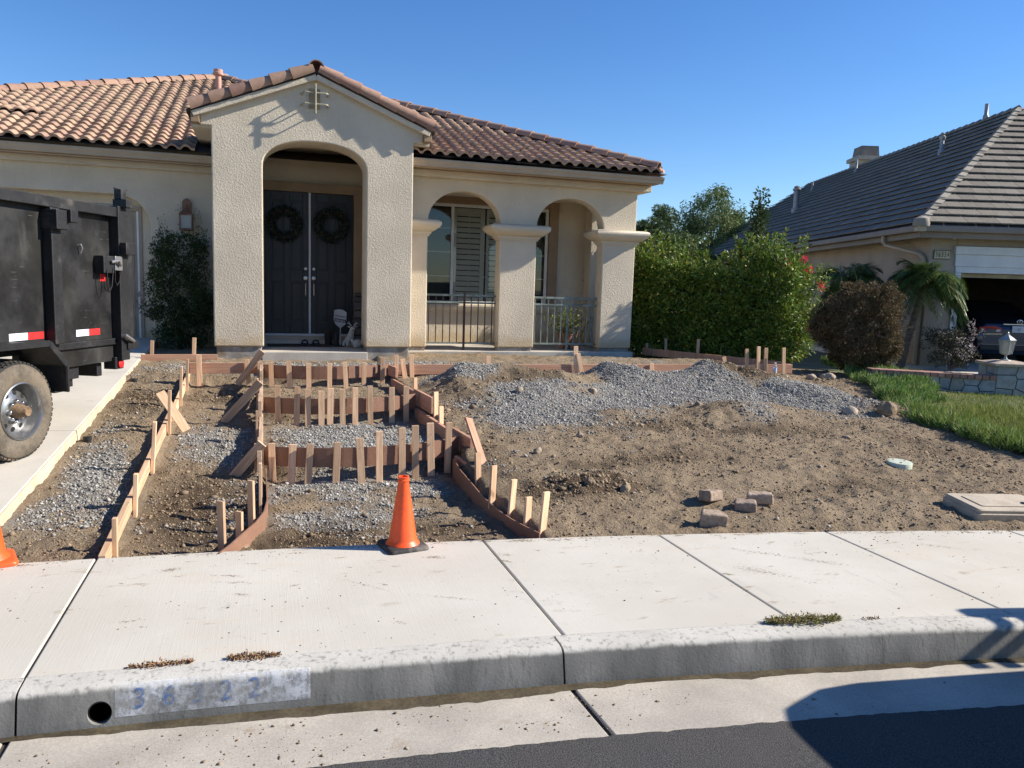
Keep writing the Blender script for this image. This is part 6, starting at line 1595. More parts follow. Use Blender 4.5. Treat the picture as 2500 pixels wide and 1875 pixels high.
nbox('garage_front_wall', 5.6, 6.5, 0.002, .25, .2, 2.979, 'stucco_neighbour')
nbox('side_wall', 0, .25, .25, 22.5, .2, 3.2, 'stucco_neighbour')
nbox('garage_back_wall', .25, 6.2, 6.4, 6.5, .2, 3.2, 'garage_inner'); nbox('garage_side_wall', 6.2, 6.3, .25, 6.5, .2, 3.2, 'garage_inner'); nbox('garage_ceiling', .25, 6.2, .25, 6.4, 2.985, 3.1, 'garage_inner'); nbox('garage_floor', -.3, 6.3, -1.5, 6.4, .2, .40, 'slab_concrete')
plain('nb_white', (.62, .63, .64), .6, .06, 3, .04, 50); plain('nb_eave', (.23, .19, .16), .6, .08, 3, .05, 50)
nbox('garage_header', .53, 5.7, -.05, -.002, 2.55, 2.80, 'nb_white'); nbox('garage_header_cap', .50, 5.75, -.09, -.002, 2.802, 2.97, 'nb_white'); nbox('garage_header_trim', .56, 5.7, -.03, .2, 2.42, 2.548, 'nb_white')
nbox('garage_jamb', .55, .68, -.045, .22, .40, 2.418, 'nb_white')
plain('roller_door', (.36, .33, .25), .6); nbox('raised_door_edge', .70, 5.6, .26, .32, 2.33, 2.42, 'roller_door')
# number plate 36334
ns = bpy.data.objects.new('house_number', None); link(ns, nh)
plain('plate_frame', (.15, .125, .105), .6); plain('plate_face', (.50, .44, .30), .6); plain('number_black', (.015, .015, .015), .6)
nbox('plate_frame', .07, .425, -.03, -.002, 2.69, 2.875, 'plate_frame', ns); nbox('plate_face', .085, .41, -.034, -.0305, 2.705, 2.86, 'plate_face', ns, 0)
Mt = Matrix(((NX.x, 0, -NY.x, 0), (NX.y, 0, -NY.y, 0), (0, 1, 0, 0), (0, 0, 0, 1)))
for k, ch in enumerate('36334'):
    text_mesh('digit', ch, .145, 'number_black', Matrix.Translation(nq(.125+.0615*k, -.0345, 2.783)) @ Mt, ns, .001, .68)
# eaves, gutters, downspout
EV = 3.36
nbox('eave_soffit', -.42, 8, -.42, 0, 3.19, 3.21, 'nb_eave'); nbox('eave_soffit', -.42, 0, 0, 23, 3.19, 3.21, 'nb_eave')
nbox('front_gutter', -.44, 8, -.56, -.44, 3.22, 3.35, 'nb_eave', bevel=.02); nbox('side_gutter', -.56, -.44, -.56, 23.2, 3.22, 3.35, 'nb_eave', bevel=.02); nbox('gutter_corner', -.575, -.40, -.575, -.40, 3.215, 3.36, 'gutter_paint')
nbox('fascia', -.435, 8, -.435, -.41, 3.10, 3.225, 'nb_eave'); nbox('fascia', -.435, -.41, -.40, 23, 3.10, 3.225, 'nb_eave')
mb = MB(); mb.tube([nq(-.50, 1.15, 3.22), nq(-.50, 1.15, 3.10), nq(-.46, 1.10, 3.02), nq(-.10, .25, 2.80), nq(-.06, .12, 2.70), nq(-.06, .10, 2.6), nq(-.06, .10, .42)], .045, 8); mb.build('downspout', 'gutter_paint', nh, smooth=True)
mb = MB(); mb.lathe([(.03, 0), (.03, .03), (.055, .05), (.05, .09)], nq(.35, -.25, 3.10), 12); mb.build('eave_light', 'nb_white', nh)
# roof: courses of flat tiles on front and left slopes
nroof = bpy.data.objects.new('slate_roof', None); link(nroof, nh)
MS = .775; HALF = 4.35; CO = .295; EX0, EY0 = -.55, -.55; YB = 23.6
nrow = int(HALF*math.hypot(1, MS)/CO)
def course_strip(name, k, side):
    """one course; side 'L' faces -x, 'F' faces -y. Tiles end in a thick shadow edge"""
    c1 = 1/math.hypot(1, MS); a = k*CO*c1; b_ = min((k+1)*CO*c1+.05, HALF)
    za, zb = EV+MS*a, EV+MS*b_; V = []; F = []
    y0, y1 = (EY0+a, YB-a) if side == 'L' else (EX0+a, EX0+2*HALF-a)
    n_ = max(1, int((y1-y0)/.33)); off = (k % 2)*.165
    cuts = [y0]+[y0+off+.33*i for i in range(1, n_+2) if y0+off+.33*i < y1-.05]+[y1]
    mb = MB()
    for u0, u1 in zip(cuts[:-1], cuts[1:]):
        lift = .066+random.uniform(0, .006); g_ = .003
        def P(u, q, z): return nq(EX0+q, u, z) if side == 'L' else nq(u, EY0+q, z)
        up0 = min(max(u0+g_+(.0), 0 if False else u0+g_), u1)
        # upper corners follow the hips
        lo, hi = (EY0+b_, YB-b_) if side == 'L' else (EX0+b_, EX0+2*HALF-b_)
        t0, t1 = min(max(u0+g_, lo), hi), min(max(u1-g_, lo), hi)
        mb.add([P(u0+g_, a, za+lift), P(u1-g_, a, za+lift), P(t1, b_, zb+.004), P(t0, b_, zb+.004), P(u0+g_, a+.003, za+lift-.024), P(u1-g_, a+.003, za+lift-.024)], [(0, 1, 2, 3), (4, 5, 1, 0)])
    return mb.build(name, 'slate_tile', nroof)
for k in range(nrow+1):
    course_strip('tile_course', k, 'L'); course_strip('tile_course', k, 'F')
RZ = EV+MS*HALF
mb = MB()
mb.add([nq(EX0, EY0, EV-.02), nq(EX0+2*HALF, EY0, EV-.02), nq(EX0+HALF, EY0+HALF, RZ-.02)], [(0, 1, 2)])
mb.add([nq(EX0, EY0, EV-.02), nq(EX0+HALF, EY0+HALF, RZ-.02), nq(EX0+HALF, YB-HALF, RZ-.02), nq(EX0, YB, EV-.02)], [(0, 1, 2, 3)])
mb.add([nq(EX0+2*HALF, EY0, EV-.02), nq(EX0+2*HALF, YB, EV-.02), nq(EX0+HALF, YB-HALF, RZ-.02), nq(EX0+HALF, EY0+HALF, RZ-.02)], [(0, 1, 2, 3)])
mb.add([nq(EX0, YB, EV-.02), nq(EX0+HALF, YB-HALF, RZ-.02), nq(EX0+2*HALF, YB, EV-.02)], [(0, 1, 2)])
mb.build('roof_deck', 'roof_deck', nroof)
varied('slate_cap', (.24, .215, .175), (.29, .26, .215), None, .85, .4, 30, .004, tone=.1)
def angled_caps(p, q, step, left, rightv):
    p, q = Vector(p), Vector(q); d = (q-p); n_ = int(d.length/step); d.normalize(); first = None
    for i in range(n_):
        o_ = p+d*(i*step)
        M = Matrix.Translation(o_+Vector((0, 0, .03)))
        if first is None:
            mb = MB(); w_ = .15; L = step*1.12
            a_, b2 = Vector(left).normalized()*w_, Vector(rightv).normalized()*w_; up_ = Vector((0, 0, .035))
            mb.add([up_+Vector((0, 0, .02)), up_+a_, up_+b2, d*L+Vector((0, 0, .02)), d*L+a_, d*L+b2, -up_*.2, -up_*.2+a_, -up_*.2+b2], [(0, 1, 4, 3), (2, 0, 3, 5), (6, 7, 1, 0), (8, 6, 0, 2), (7, 8, 2, 1) if False else (7, 4, 1)])
            first = recalc(mb.build('hip_tile', 'slate_cap', None)); first.parent = nroof; first.matrix_parent_inverse = parent_matrix(nroof).inverted(); first.matrix_basis = M
        else: copy_part(first, nroof, M)
dl = -NX*1.0+Vector((0, 0, -MS)); df = -NY*1.0+Vector((0, 0, -MS))
angled_caps(nq(EX0, EY0, EV), nq(EX0+HALF, EY0+HALF, RZ), .30, NY*1.0+NX*0+Vector((0, 0, 0))-NX*.0, NX*1.0)
angled_caps(nq(EX0+HALF, EY0+HALF, RZ), nq(EX0+HALF, YB-HALF, RZ), .34, dl, NX+Vector((0, 0, -MS)))
mb = MB(); mb.lathe([(.02, .16), (.14, .10), (.17, 0), (.16, -.06)], nq(EX0+.08, EY0+.08, EV+.02), 12); mb.build('hip_starter', 'slate_cap', nroof, smooth=True)
# pipes and chimney on the left slope
plain('flue_metal', (.30, .29, .28), .5, metal=.4); plain('chimney_stucco', (.42, .37, .30), .9, .1, 4, .1, 60)
def flue(x, y, r_, h_, cap=True, mat='flue_metal'):
    z = EV+MS*(x-EX0)
    mb = MB(); mb.lathe([(r_*1.6, -.15), (r_*1.5, .08), (r_, .12), (r_, h_)], nq(x, y, z), 12); mb.build('flue_pipe', mat, nroof, smooth=True)
    if cap: mb = MB(); mb.lathe([(r_*1.35, h_-.03), (r_*1.5, h_), (r_*1.5, h_+.05), (r_*.9, h_+.08), (r_*1.2, h_+.12), (r_*.2, h_+.17)], nq(x, y, z), 12); mb.build('flue_cap', mat, nroof, smooth=True)
flue(1.62, 13.7, .10, .78); flue(3.0, 16.0, .04, .35, False); flue(3.35, 12.6, .045, .45, False); flue(2.55, 5.0, .055, .40, True); flue(3.9, 5.45, .05, .40, False)
cx_, cy_ = 4.4, 14.4
mb = MB(); mb.hexa([nq(cx_-.42, cy_-.45, 5.9), nq(cx_+.42, cy_-.45, 5.9), nq(cx_+.42, cy_+.45, 5.9), nq(cx_-.42, cy_+.45, 5.9), nq(cx_-.42, cy_-.45, 7.05), nq(cx_+.42, cy_-.45, 7.05), nq(cx_+.42, cy_+.45, 7.05), nq(cx_-.42, cy_+.45, 7.05)]); mb.build('chimney', 'chimney_stucco', nroof)
mb = MB(); mb.hexa([nq(cx_-.50, cy_-.58, 7.052), nq(cx_+.50, cy_-.58, 7.052), nq(cx_+.50, cy_+.58, 7.052), nq(cx_-.50, cy_+.58, 7.052), nq(cx_-.50, cy_-.58, 7.20), nq(cx_+.50, cy_-.58, 7.20), nq(cx_+.50, cy_+.58, 7.20), nq(cx_-.50, cy_+.58, 7.20)]); mb.build('chimney_band', 'chimney_stucco', nroof)
plain('chimney_pot', (.22, .19, .155), .8)
mb = MB(); mb.hexa([nq(cx_-.36, cy_-.4, 7.202), nq(cx_+.36, cy_-.4, 7.202), nq(cx_+.36, cy_+.4, 7.202), nq(cx_-.36, cy_+.4, 7.202), nq(cx_-.32, cy_-.36, 7.60), nq(cx_+.32, cy_-.36, 7.60), nq(cx_+.32, cy_+.36, 7.60), nq(cx_-.32, cy_+.36, 7.60)]); mb.build('chimney_shroud', 'chimney_pot', nroof)
# neighbour's drive
ndr = root('neighbour_driveway', tuple(nq(3, -4, .2)))
mb = MB(); mb.hexa([nq(.3, -8.5, -.1), nq(6.5, -8.5, -.1), nq(6.5, -1.502, .2), nq(.3, -1.502, .2), nq(.3, -8.5, .14), nq(6.5, -8.5, .14), nq(6.5, -1.502, .395), nq(.3, -1.502, .395)]); mb.build('drive_slab', 'concrete_drive', ndr)

# ------------------------------------------------------------------ sedan in the neighbour's garage
m, nt, b = _nt('car_paint'); b.inputs['Base Color'].default_value = (.022, .030, .062, 1); b.inputs['Roughness'].default_value = .25; b.inputs['Metallic'].default_value = .4; b.inputs['Coat Weight'].default_value = .8
m, nt, b = _nt('tail_red'); b.inputs['Base Color'].default_value = (.42, .008, .012, 1); b.inputs['Roughness'].default_value = .15; b.inputs['Coat Weight'].default_value = .5
m, nt, b = _nt('car_glass'); b.inputs['Base Color'].default_value = (.01, .012, .014, 1); b.inputs['Roughness'].default_value = .06
car = thing('parked_sedan', 'dark blue sedan with red tail lights seen from behind inside the open garage', 'car', tuple(nq(2.45, 3.0, .40)))
CXc = 2.70
def cp(u, v, z): return nq(CXc+u, 1.05+v, .40+z)     # u across, v forward from the rear bumper
secs = [(0.0, [(.74, .30), (.80, .42), (.80, .60), (.76, .72), (.70, .80)]), (.06, [(.86, .24), (.90, .45), (.90, .66), (.86, .80), (.72, .95)]), (.35, [(.90, .20), (.93, .45), (.93, .70), (.89, .88), (.74, 1.06)]),
        (.75, [(.90, .18), (.94, .45), (.94, .72), (.90, .93), (.72, 1.10)]), (1.35, [(.90, .18), (.94, .45), (.94, .72), (.86, 1.00), (.60, 1.42)]), (2.4, [(.90, .18), (.94, .45), (.94, .72), (.86, 1.02), (.60, 1.47)]),
        (3.3, [(.90, .18), (.94, .45), (.94, .70), (.88, .95), (.72, 1.10)]), (4.6, [(.82, .25), (.86, .45), (.86, .60), (.80, .70), (.60, .74)])]
mb = MB(); m_ = 10
for v, pr_ in secs:
    ring_ = [(-a, z) for a, z in pr_]+[(a, z) for a, z in reversed(pr_)]
    mb.v += [tuple(cp(u, v, z)) for u, z in ring_]
for i in range(len(secs)-1):
    for k in range(m_): mb.f.append((i*m_+k, i*m_+(k+1) % m_, (i+1)*m_+(k+1) % m_, (i+1)*m_+k))
mb.f.append(tuple(range(m_))); mb.f.append(tuple((len(secs)-1)*m_+k for k in range(m_)))
o = recalc(mb.build('body', 'car_paint', car, smooth=True, bevel=.03, seg=3))
mb = MB(); mb.add([cp(-.62, .80, 1.105), cp(.62, .80, 1.105), cp(.52, 1.32, 1.40), cp(-.52, 1.32, 1.40)], [(0, 1, 2, 3)]); mb.build('rear_window', 'car_glass', car)
for sx in (-1, 1):
    tlq = bpy.data.objects.new('tail_light', None); link(tlq, car)
    mb = MB(); mb.prism([(.86, .70), (.40, .735), (.38, .84), (.60, .885), (.88, .845)], lambda u, z: cp(sx*u, -.005+.10*max(0, u-.62), z), lambda u, z: cp(sx*u, .12, z)); recalc(mb.build('red_lens', 'tail_red', tlq, bevel=.01))
    mb = MB(); mb.prism([(.52, .75), (.42, .755), (.41, .80), (.50, .80)], lambda u, z: cp(sx*u, -.012, z), lambda u, z: cp(sx*u, .02, z)); recalc(mb.build('reverse_lens', 'nb_white', tlq))
    mb = MB(); mb.prism([(.85, .725), (.80, .73), (.79, .80), (.84, .815)], lambda u, z: cp(sx*u, .005, z), lambda u, z: cp(sx*u, .04, z)); recalc(mb.build('turn_lens', 'nb_white', tlq))
    mb = MB(); mb.lathe([(.20, 0), (.32, .0), (.33, .05), (.33, .20), (.1, .21)], cp(sx*.75, 1.0, .33), 24, rot=frame((0, 0, 0), NX*sx, (0, 0, 1)).to_3x3()); mb.build('wheel', 'black_rubber', car)
mb = MB(); mb.bar(cp(-.38, -.03, .925), cp(.38, -.03, .925), .02, .022); mb.build('chrome_strip', 'chrome', car, bevel=.004)
mb = MB(); mb.bar(cp(-.80, .0, .688), cp(-.38, -.02, .70), .012, .012); mb.build('lower_trim', 'chrome', car); mb = MB(); mb.bar(cp(.80, .0, .688), cp(.38, -.02, .70), .012, .012); mb.build('lower_trim', 'chrome', car)
em = bpy.data.objects.new('emblem', None); link(em, car)
mb = MB(); mb.tube([cp(.065*math.cos(a_), -.012+.04*0, .985+.046*math.sin(a_)) for a_ in np.linspace(0, 2*math.pi, 25)], .006, 6, False); mb.build('emblem_ring', 'chrome', em)
mb = MB(); mb.tube([cp(.02, -.013, 1.022), cp(-.03, -.013, .965), cp(.045, -.013, .965)], .006, 6); mb.build('emblem_letter', 'chrome', em)
mb = MB(); mb.hexa([cp(-.16, -.02, .74), cp(.16, -.02, .74), cp(.16, -.004, .74), cp(-.16, -.004, .74), cp(-.16, -.02, .89), cp(.16, -.02, .89), cp(.16, -.004, .89), cp(-.16, -.004, .89)]); mb.build('licence_plate', 'nb_white', car, bevel=.004)
nbx = nq(CXc, 1.05-.0215, .40+.81); text_mesh('plate_letters', 'ILP', .085, 'sign_navy', Matrix.Translation(nbx) @ Mt, car, .0005, .8)
mb = MB(); mb.hexa([cp(-.84, -.02, .32), cp(.84, -.02, .32), cp(.84, .1, .32), cp(-.84, .1, .32), cp(-.86, -.02, .44), cp(.86, -.02, .44), cp(.86, .1, .44), cp(-.86, .1, .44)]); mb.build('lower_bumper', 'black_plastic', car, bevel=.02)

# ------------------------------------------------------------------ palms and shrubs by the neighbour's wall
def palm(label, base, crown, n_fr, L, trunk=True):
    t = thing('palm_tree', label, 'palm', tuple(base), 'pygmy palms by the neighbouring house')
    base, crown = Vector(base), Vector(crown)
    mb = MB(); mid_ = base.lerp(crown, .5)+Vector((-.06, 0, 0)); pts = []
    for i in range(9):
        q = i/8; pts.append(base.lerp(mid_, q).lerp(mid_.lerp(crown, q), q))
    mb.tube(pts, [.085, .075, .07, .068, .068, .07, .075, .09, .08], 10)
    for i in range(70):
        q = random.random(); a_ = random.uniform(0, 6.28); k = min(int(q*8), 7); c_ = pts[k].lerp(pts[k+1], q*8-k); d = Vector((math.cos(a_), math.sin(a_), .45)); mb.tube([c_+d*.05, c_+d*.10], [.016, .006], 4)
    mb.build('trunk', 'bark', t)
    P, D, Lf = [], [], []; rb = MB()
    for f in range(n_fr):
        a_ = 2*math.pi*f/n_fr+random.uniform(-.2, .2); el = random.uniform(-.10, 1.2); ll = L*random.uniform(.8, 1.1)
        h = Vector((math.cos(a_), math.sin(a_), 0)); pts_ = []
        for i in range(10):
            q = i/9; drop = .95*q*q*(1.15-.35*el)
            pts_.append(crown+h*(ll*q*math.cos(el*.8)*(1-.18*q))+Vector((0, 0, ll*(q*math.sin(el)-drop*.9))))
        rb.tube(pts_, [.010-.0008*i for i in range(10)], 4)
        for i in range(56):
            q = .12+.88*i/56; k = min(int(q*9), 8); c_ = pts_[k].lerp(pts_[k+1], q*9-k); tg = (pts_[k+1]-pts_[k]).normalized(); sd = tg.cross(Vector((0, 0, 1)))
            if sd.length < .1: sd = Vector((1, 0, 0))
            sd.normalize()
            for sg in (-1, 1):
                d = (tg*.75+sd*sg*.75+Vector((0, 0, random.uniform(-.5, .05)))).normalized(); P.append(tuple(c_)); D.append(tuple(d)); Lf.append(.30*math.sin(math.pi*min(q*.9+.12, 1))+.05)
    rb.build('frond_ribs', 'leaf_palm', t)
    n = len(P); leaf_mesh('fronds', np.array(P), np.array(D), np.tile(np.array([0, 0, 1.]), (n, 1))+unit(n)*.2, np.array(Lf), np.full(n, .018), 'leaf_palm', t, .15)
palm('palm with leaning trunk in front of the neighbouring garage corner', (12.52, 12.95, .40), (13.00, 12.95, 2.22), 46, 1.1)
palm('palm half hidden behind the brown bush', (12.05, 14.3, .45), (12.12, 14.2, 2.15), 40, 1.15)
t = thing('flowering_shrub', 'dusky dark-leaved shrub with pale blossom spikes beside the open garage', 'shrub', (13.35, 12.5, .42))
mb = MB()
for k in range(10): limb(mb, (13.35, 12.5, .40), (13.35+random.uniform(-.4, .45), 12.5+random.uniform(-.3, .3), random.uniform(.9, 1.45)), .012, .005)
mb.build('stems', 'bark', t)
C = [(13.30+random.uniform(-.42, .42), 12.5+random.uniform(-.3, .3), random.uniform(.55, 1.20)) for k in range(70)]
P, D = blob_leaves(C, [.12]*70, 85, .5); n = len(P); leaf_mesh('foliage', P, D, unit(n), RNG.uniform(.03, .06, n), RNG.uniform(.014, .024, n), 'leaf_purple', t)
C = [(13.62+.05*math.sin(k), 12.30, .75+.055*k) for k in range(13)]+[(13.1+random.uniform(-.3, .5), 12.2, random.uniform(.6, 1.1)) for k in range(14)]
P, D = blob_leaves(C, [.05]*len(C), 12, .8); n = len(P); leaf_mesh('blossoms', P, D, unit(n), RNG.uniform(.025, .045, n), RNG.uniform(.018, .03, n), 'flower_pale', t)

# ------------------------------------------------------------------ trees far behind
def tree(name, label, cx, cy, ztop, rad, mat, dens, droop, n_cl, leaf=(.10, .20), zlow=None, trunk_z=.3, narrow=False):
    t = thing(name, label, 'tree', (cx, cy, trunk_z), 'trees behind the houses')
    mb = MB(); limb(mb, (cx, cy, trunk_z), (cx, cy, ztop-rad*(.5 if not narrow else .05)), .05+rad*.06, .05 if not narrow else .01, .03, 7)
    C, Rr = [], []; zl = zlow if zlow is not None else ztop-2*rad
    for k in range(n_cl):
        if narrow:
            q = random.random()**.8; z = zl+(ztop-zl)*q; w = rad*(1-q)**.8+.05; a_ = random.uniform(0, 6.28); C.append((cx+w*math.cos(a_)*random.uniform(.3, 1), cy+w*math.sin(a_)*random.uniform(.3, 1), z)); Rr.append(random.uniform(.10, .20))
        else:
            d = unit(1)[0]; rr_ = rad*(.45+.55*random.random()); lump = 1+.25*math.sin(3*d[0]+cx)+.2*math.sin(4*d[2]+cy); C.append((cx+d[0]*rr_*lump, cy+d[1]*rr_*lump, max(zl, (ztop+zl)/2+d[2]*(ztop-zl)/2*lump*.9))); Rr.append(random.uniform(.25, .5)*rad/2)
    for c_ in C[::max(1, len(C)//22)]:
        if not narrow: limb(mb, (cx, cy, trunk_z+(c_[2]-trunk_z)*.55), c_, .05, .015, .1)
    mb.build('trunk', 'bark', t)
    P, D = blob_leaves(C, Rr, dens, .6 if not droop else .35)
    if droop: D = D+np.array([0, 0, -1.0])*droop; D /= np.linalg.norm(D, axis=1, keepdims=True); P[:, 2] -= droop*RNG.uniform(0, .5, len(P))
    n = len(P); leaf_mesh('crown', P, D, unit(n), RNG.uniform(*leaf, n), RNG.uniform(.03, .06, n), mat, t)
tree('pepper_tree', 'tall feathery pale green pepper tree rising behind the hedge', 20.7, 34.0, 6.6, 2.2, 'leaf_pepper', 170, .9, 190, zlow=2.2)
tree('pepper_tree', 'second feathery pepper tree right of the tall one, behind the slate roof', 22.9, 34.6, 6.0, 1.5, 'leaf_pepper', 170, .8, 110, zlow=2.4)
tree('pepper_tree', 'shorter sunlit pepper tree in front of the tall one', 17.1, 29.7, 4.3, 1.1, 'leaf_pepper', 140, .7, 80, zlow=1.6)
tree('bushy_tree', 'dark bushy tree left of the feathery pepper trees', 21.6, 40.2, 6.3, 1.5, 'leaf_tree_dark', 140, 0, 110, zlow=2.2)
tree('bushy_tree', 'dark round tree just right of the house corner', 18.4, 36.9, 5.4, 1.1, 'leaf_tree_dark', 140, 0, 90, zlow=2.0)
tree('cypress_tree', 'slim dark cypress standing before the slate roof', 11.74, 17.1, 4.35, .30, 'leaf_tree_dark', 26, 0, 120, (.05, .11), zlow=1.2, narrow=True)

# ------------------------------------------------------------------ painted number on the kerb
def kerb_face(x, w):
    """point on the kerb's face: w runs 0 (top) .. 1 (foot)"""
    yb = float(yback(x)); P = [(0, 1.568, .1632), (.12, 1.594, .158), (.20, 1.609, .147), (.30, 1.617, .130), (1.0, 1.6445, .005)]
    w = min(max(w, 0), 1)
    for (w0, o0, z0), (w1, o1, z1) in zip(P[:-1], P[1:]):
        if w <= w1: f = (w-w0)/(w1-w0); o = o0+(o1-o0)*f; z = z0+(z1-z0)*f; break
    sl = float(yback(x+.05)-yback(x-.05))/.1; L = math.hypot(1, sl)
    return Vector((x, yb-o, z))
def worn_paint(name, col, lo, hi, scale, top):
    m, nt, b = _nt(name); p = _pos(nt)
    b.inputs['Base Color'].default_value = _rgb(col); b.inputs['Roughness'].default_value = .7
    a = _ramp(nt, _noise(nt, p, scale, 7, .72), lo, hi, .22, 1)
    big = _ramp(nt, _noise(nt, p, 5, 3), .30, .66, .25, top)
    mu = nt.nodes.new('ShaderNodeMath'); mu.operation = 'MULTIPLY'; nt.links.new(a, mu.inputs[0]); nt.links.new(big, mu.inputs[1])
    nt.links.new(mu.outputs[0], b.inputs['Alpha']); return m
worn_paint('kerb_white', (.72, .74, .78), .38, .66, 30, .66); worn_paint('kerb_blue', (.05, .12, .30), .34, .54, 34, .9)
kn = thing('kerb_number', 'worn white panel with faded blue house number painted on the kerb', 'painted number', (-.2, float(yback(-.2))-1.6, .1))
V = []; n = 50; m_ = 9
for i in range(n):
    x = -.588+.768*i/(n-1)
    for j in range(m_):
        w = .13+.70*j/(m_-1); p_ = kerb_face(x, w); V.append(tuple(p_+Vector((0, -.0030, .0022))))
F = [(i*m_+j, i*m_+j+1, (i+1)*m_+j+1, (i+1)*m_+j) for i in range(n-1) for j in range(m_-1)]
mesh_np('white_panel', np.array(V), np.array(F), 'kerb_white', kn, smooth=True)
for k, ch in enumerate('36322'):
    x = -.495+.112*k; a_, b_ = kerb_face(x, .24), kerb_face(x, .76); up = (a_-b_).normalized(); ex_ = (kerb_face(x+.04, .5)-kerb_face(x-.04, .5)).normalized(); nz = ex_.cross(up).normalized()
    c_ = (a_+b_)/2+nz*.0105
    M = Matrix(((ex_.x, up.x, nz.x, c_.x), (ex_.y, up.y, nz.y, c_.y), (ex_.z, up.z, nz.z, c_.z), (0, 0, 0, 1)))
    o = text_mesh('stencil_digit', ch, .118, 'kerb_blue', M, kn, 0, .85)
    # lay the digit on the curved face
    Mi = M
    for v in o.data.vertices:
        wv = Mi @ v.co; xx = wv.x; t_ = (wv.z-.02)/.13
        # find the face point at this height
        best = min((abs(kerb_face(xx, w_).z-wv.z), w_) for w_ in np.linspace(.05, .98, 60))[1]
        q = kerb_face(xx, best)+Vector((0, -.0055, .0040)); v.co = Mi.inverted() @ Vector((xx, q.y, q.z))
# ------------------------------------------------------------------ weeds and dry moss in the seam
varied('moss_dry', (.24, .12, .065), (.32, .19, .10), (.20, .15, .07), .9, tone=.3)
varied('weed_green', (.16, .19, .05), (.26, .22, .08), (.28, .13, .08), .8, tone=.3, transl=.15)
def seam_weed(label, x0, x1, w, n_, mat, h):
    x = RNG.uniform(x0, x1, n_); tri = (1-np.abs((x-(x0+x1)/2)/((x1-x0)/2))**1.5)*(.3+1.4*vnoise(x*22, x*0+x0, 31))
    y = yback(x)-1.478+RNG.normal(size=n_)*w*(.25+.75*tri); k = RNG.uniform(0, 1, n_) < .25+.75*vnoise(x*40, y*40, 9); x, y = x[k], y[k]; n_ = len(x)
    P = np.stack([x, y, np.full(n_, .167)+RNG.uniform(0, h, n_)], -1); D = unit(n_)*np.array([1, 1, .5])+np.array([0, 0, .25]); D /= np.linalg.norm(D, axis=1, keepdims=True)
    return tag(leaf_mesh('seam_weed', P, D, unit(n_), RNG.uniform(.008, .022, n_), RNG.uniform(.004, .008, n_), mat), label, 'weed', 'weeds in the pavement seam')
seam_weed('reddish dry moss patch in the seam above the left of the painted number', -.56, -.30, .013, 700, 'moss_dry', .008)
seam_weed('reddish dry moss patch in the seam above the right of the painted number', -.16, .06, .017, 800, 'moss_dry', .010)
seam_weed('green and red weed sprawling over the kerb joint on the right', 2.42, 2.82, .032, 2600, 'weed_green', .022)
seam_weed('tiny dry sprig in the seam right of the green weed', 2.95, 3.05, .008, 90, 'moss_dry', .006)
# mud trodden on to the slabs: thin dried films with ragged rims
m, nt, b = _nt('dried_mud'); p = _pos(nt); b.inputs['Base Color'].default_value = (.25, .185, .115, 1); b.inputs['Roughness'].default_value = .95
at = nt.nodes.new('ShaderNodeAttribute'); at.attribute_name = 'cover'
sm_ = nt.nodes.new('ShaderNodeMath'); sm_.operation = 'ADD'; nt.links.new(at.outputs['Fac'], sm_.inputs[0]); nt.links.new(_ramp(nt, _noise(nt, p, 55, 6, .75), .25, .75, -.55, .55), sm_.inputs[1])
nt.links.new(_ramp(nt, sm_.outputs[0], .30, .95, 0, .66), b.inputs['Alpha'])
V, F, A = [], [], []
def film(x, o, lx, ly, th, k=1.0):
    base = len(V); n_ = 14
    V.append((x, float(yback(x))-o, .158+.0048*o+.0016)); A.append(k)
    for j in range(n_):
        a_ = 2*math.pi*j/n_; r_ = random.uniform(.75, 1.2); px, py = lx*r_*math.cos(a_), ly*r_*math.sin(a_); qx, qy = px*math.cos(th)-py*math.sin(th), px*math.sin(th)+py*math.cos(th)
        oo = min(max(o-qy, .004), 1.468); V.append((x+qx, float(yback(x+qx))-oo, .158+.0048*oo+.0016)); A.append(0)
    for j in range(n_): F.append((base, base+1+j, base+1+(j+1) % n_))
rs = random.Random(21)
for (cx, co, sx_, so_, n_, big) in ((-.2, .38, .45, .2, 10, .07), (.5, .28, .7, .15, 9, .06), (-.55, .75, .25, .2, 5, .06), (.6, .75, .9, .3, 7, .04), (2.0, .5, .9, .35, 9, .05), (3.2, .45, .7, .3, 9, .07), (4.3, .5, .7, .35, 7, .07), (-1.4, .45, .3, .3, 5, .06), (1.4, 1.05, 1.2, .25, 5, .03)):
    for k in range(n_):
        x = rs.gauss(cx, sx_); o = abs(rs.gauss(co, so_)); L_ = min(rs.lognormvariate(0, .7), 3.2)*big*.6
        if o < 1.4: film(x, o, L_, L_*rs.uniform(.22, .6), rs.uniform(-.7, .5), rs.uniform(.35, .95))
for (x, o, lx, ly, th) in ((3.05, .42, .42, .05, -.62), (3.35, .62, .30, .07, -.55), (4.35, .35, .25, .05, -.5), (2.85, .75, .35, .10, -.7), (.55, .72, .30, .025, -.75), (.95, .95, .28, .03, -.4), (-.15, .55, .20, .05, -.2)):
    film(x, o, lx, ly, th, .52)
for k in range(46):
    x = -2.4+k*.19+rs.uniform(-.08, .08); film(x, rs.uniform(.0, .05), rs.uniform(.06, .2), rs.uniform(.02, .07), 0, rs.uniform(.4, .95))
o = mesh_np('mud_films', np.array(V), np.array(F), 'dried_mud', None, attrs={'cover': np.array(A)})
tag(o, 'thin smears of dried mud trodden over the pavement', 'mud', kind='stuff')
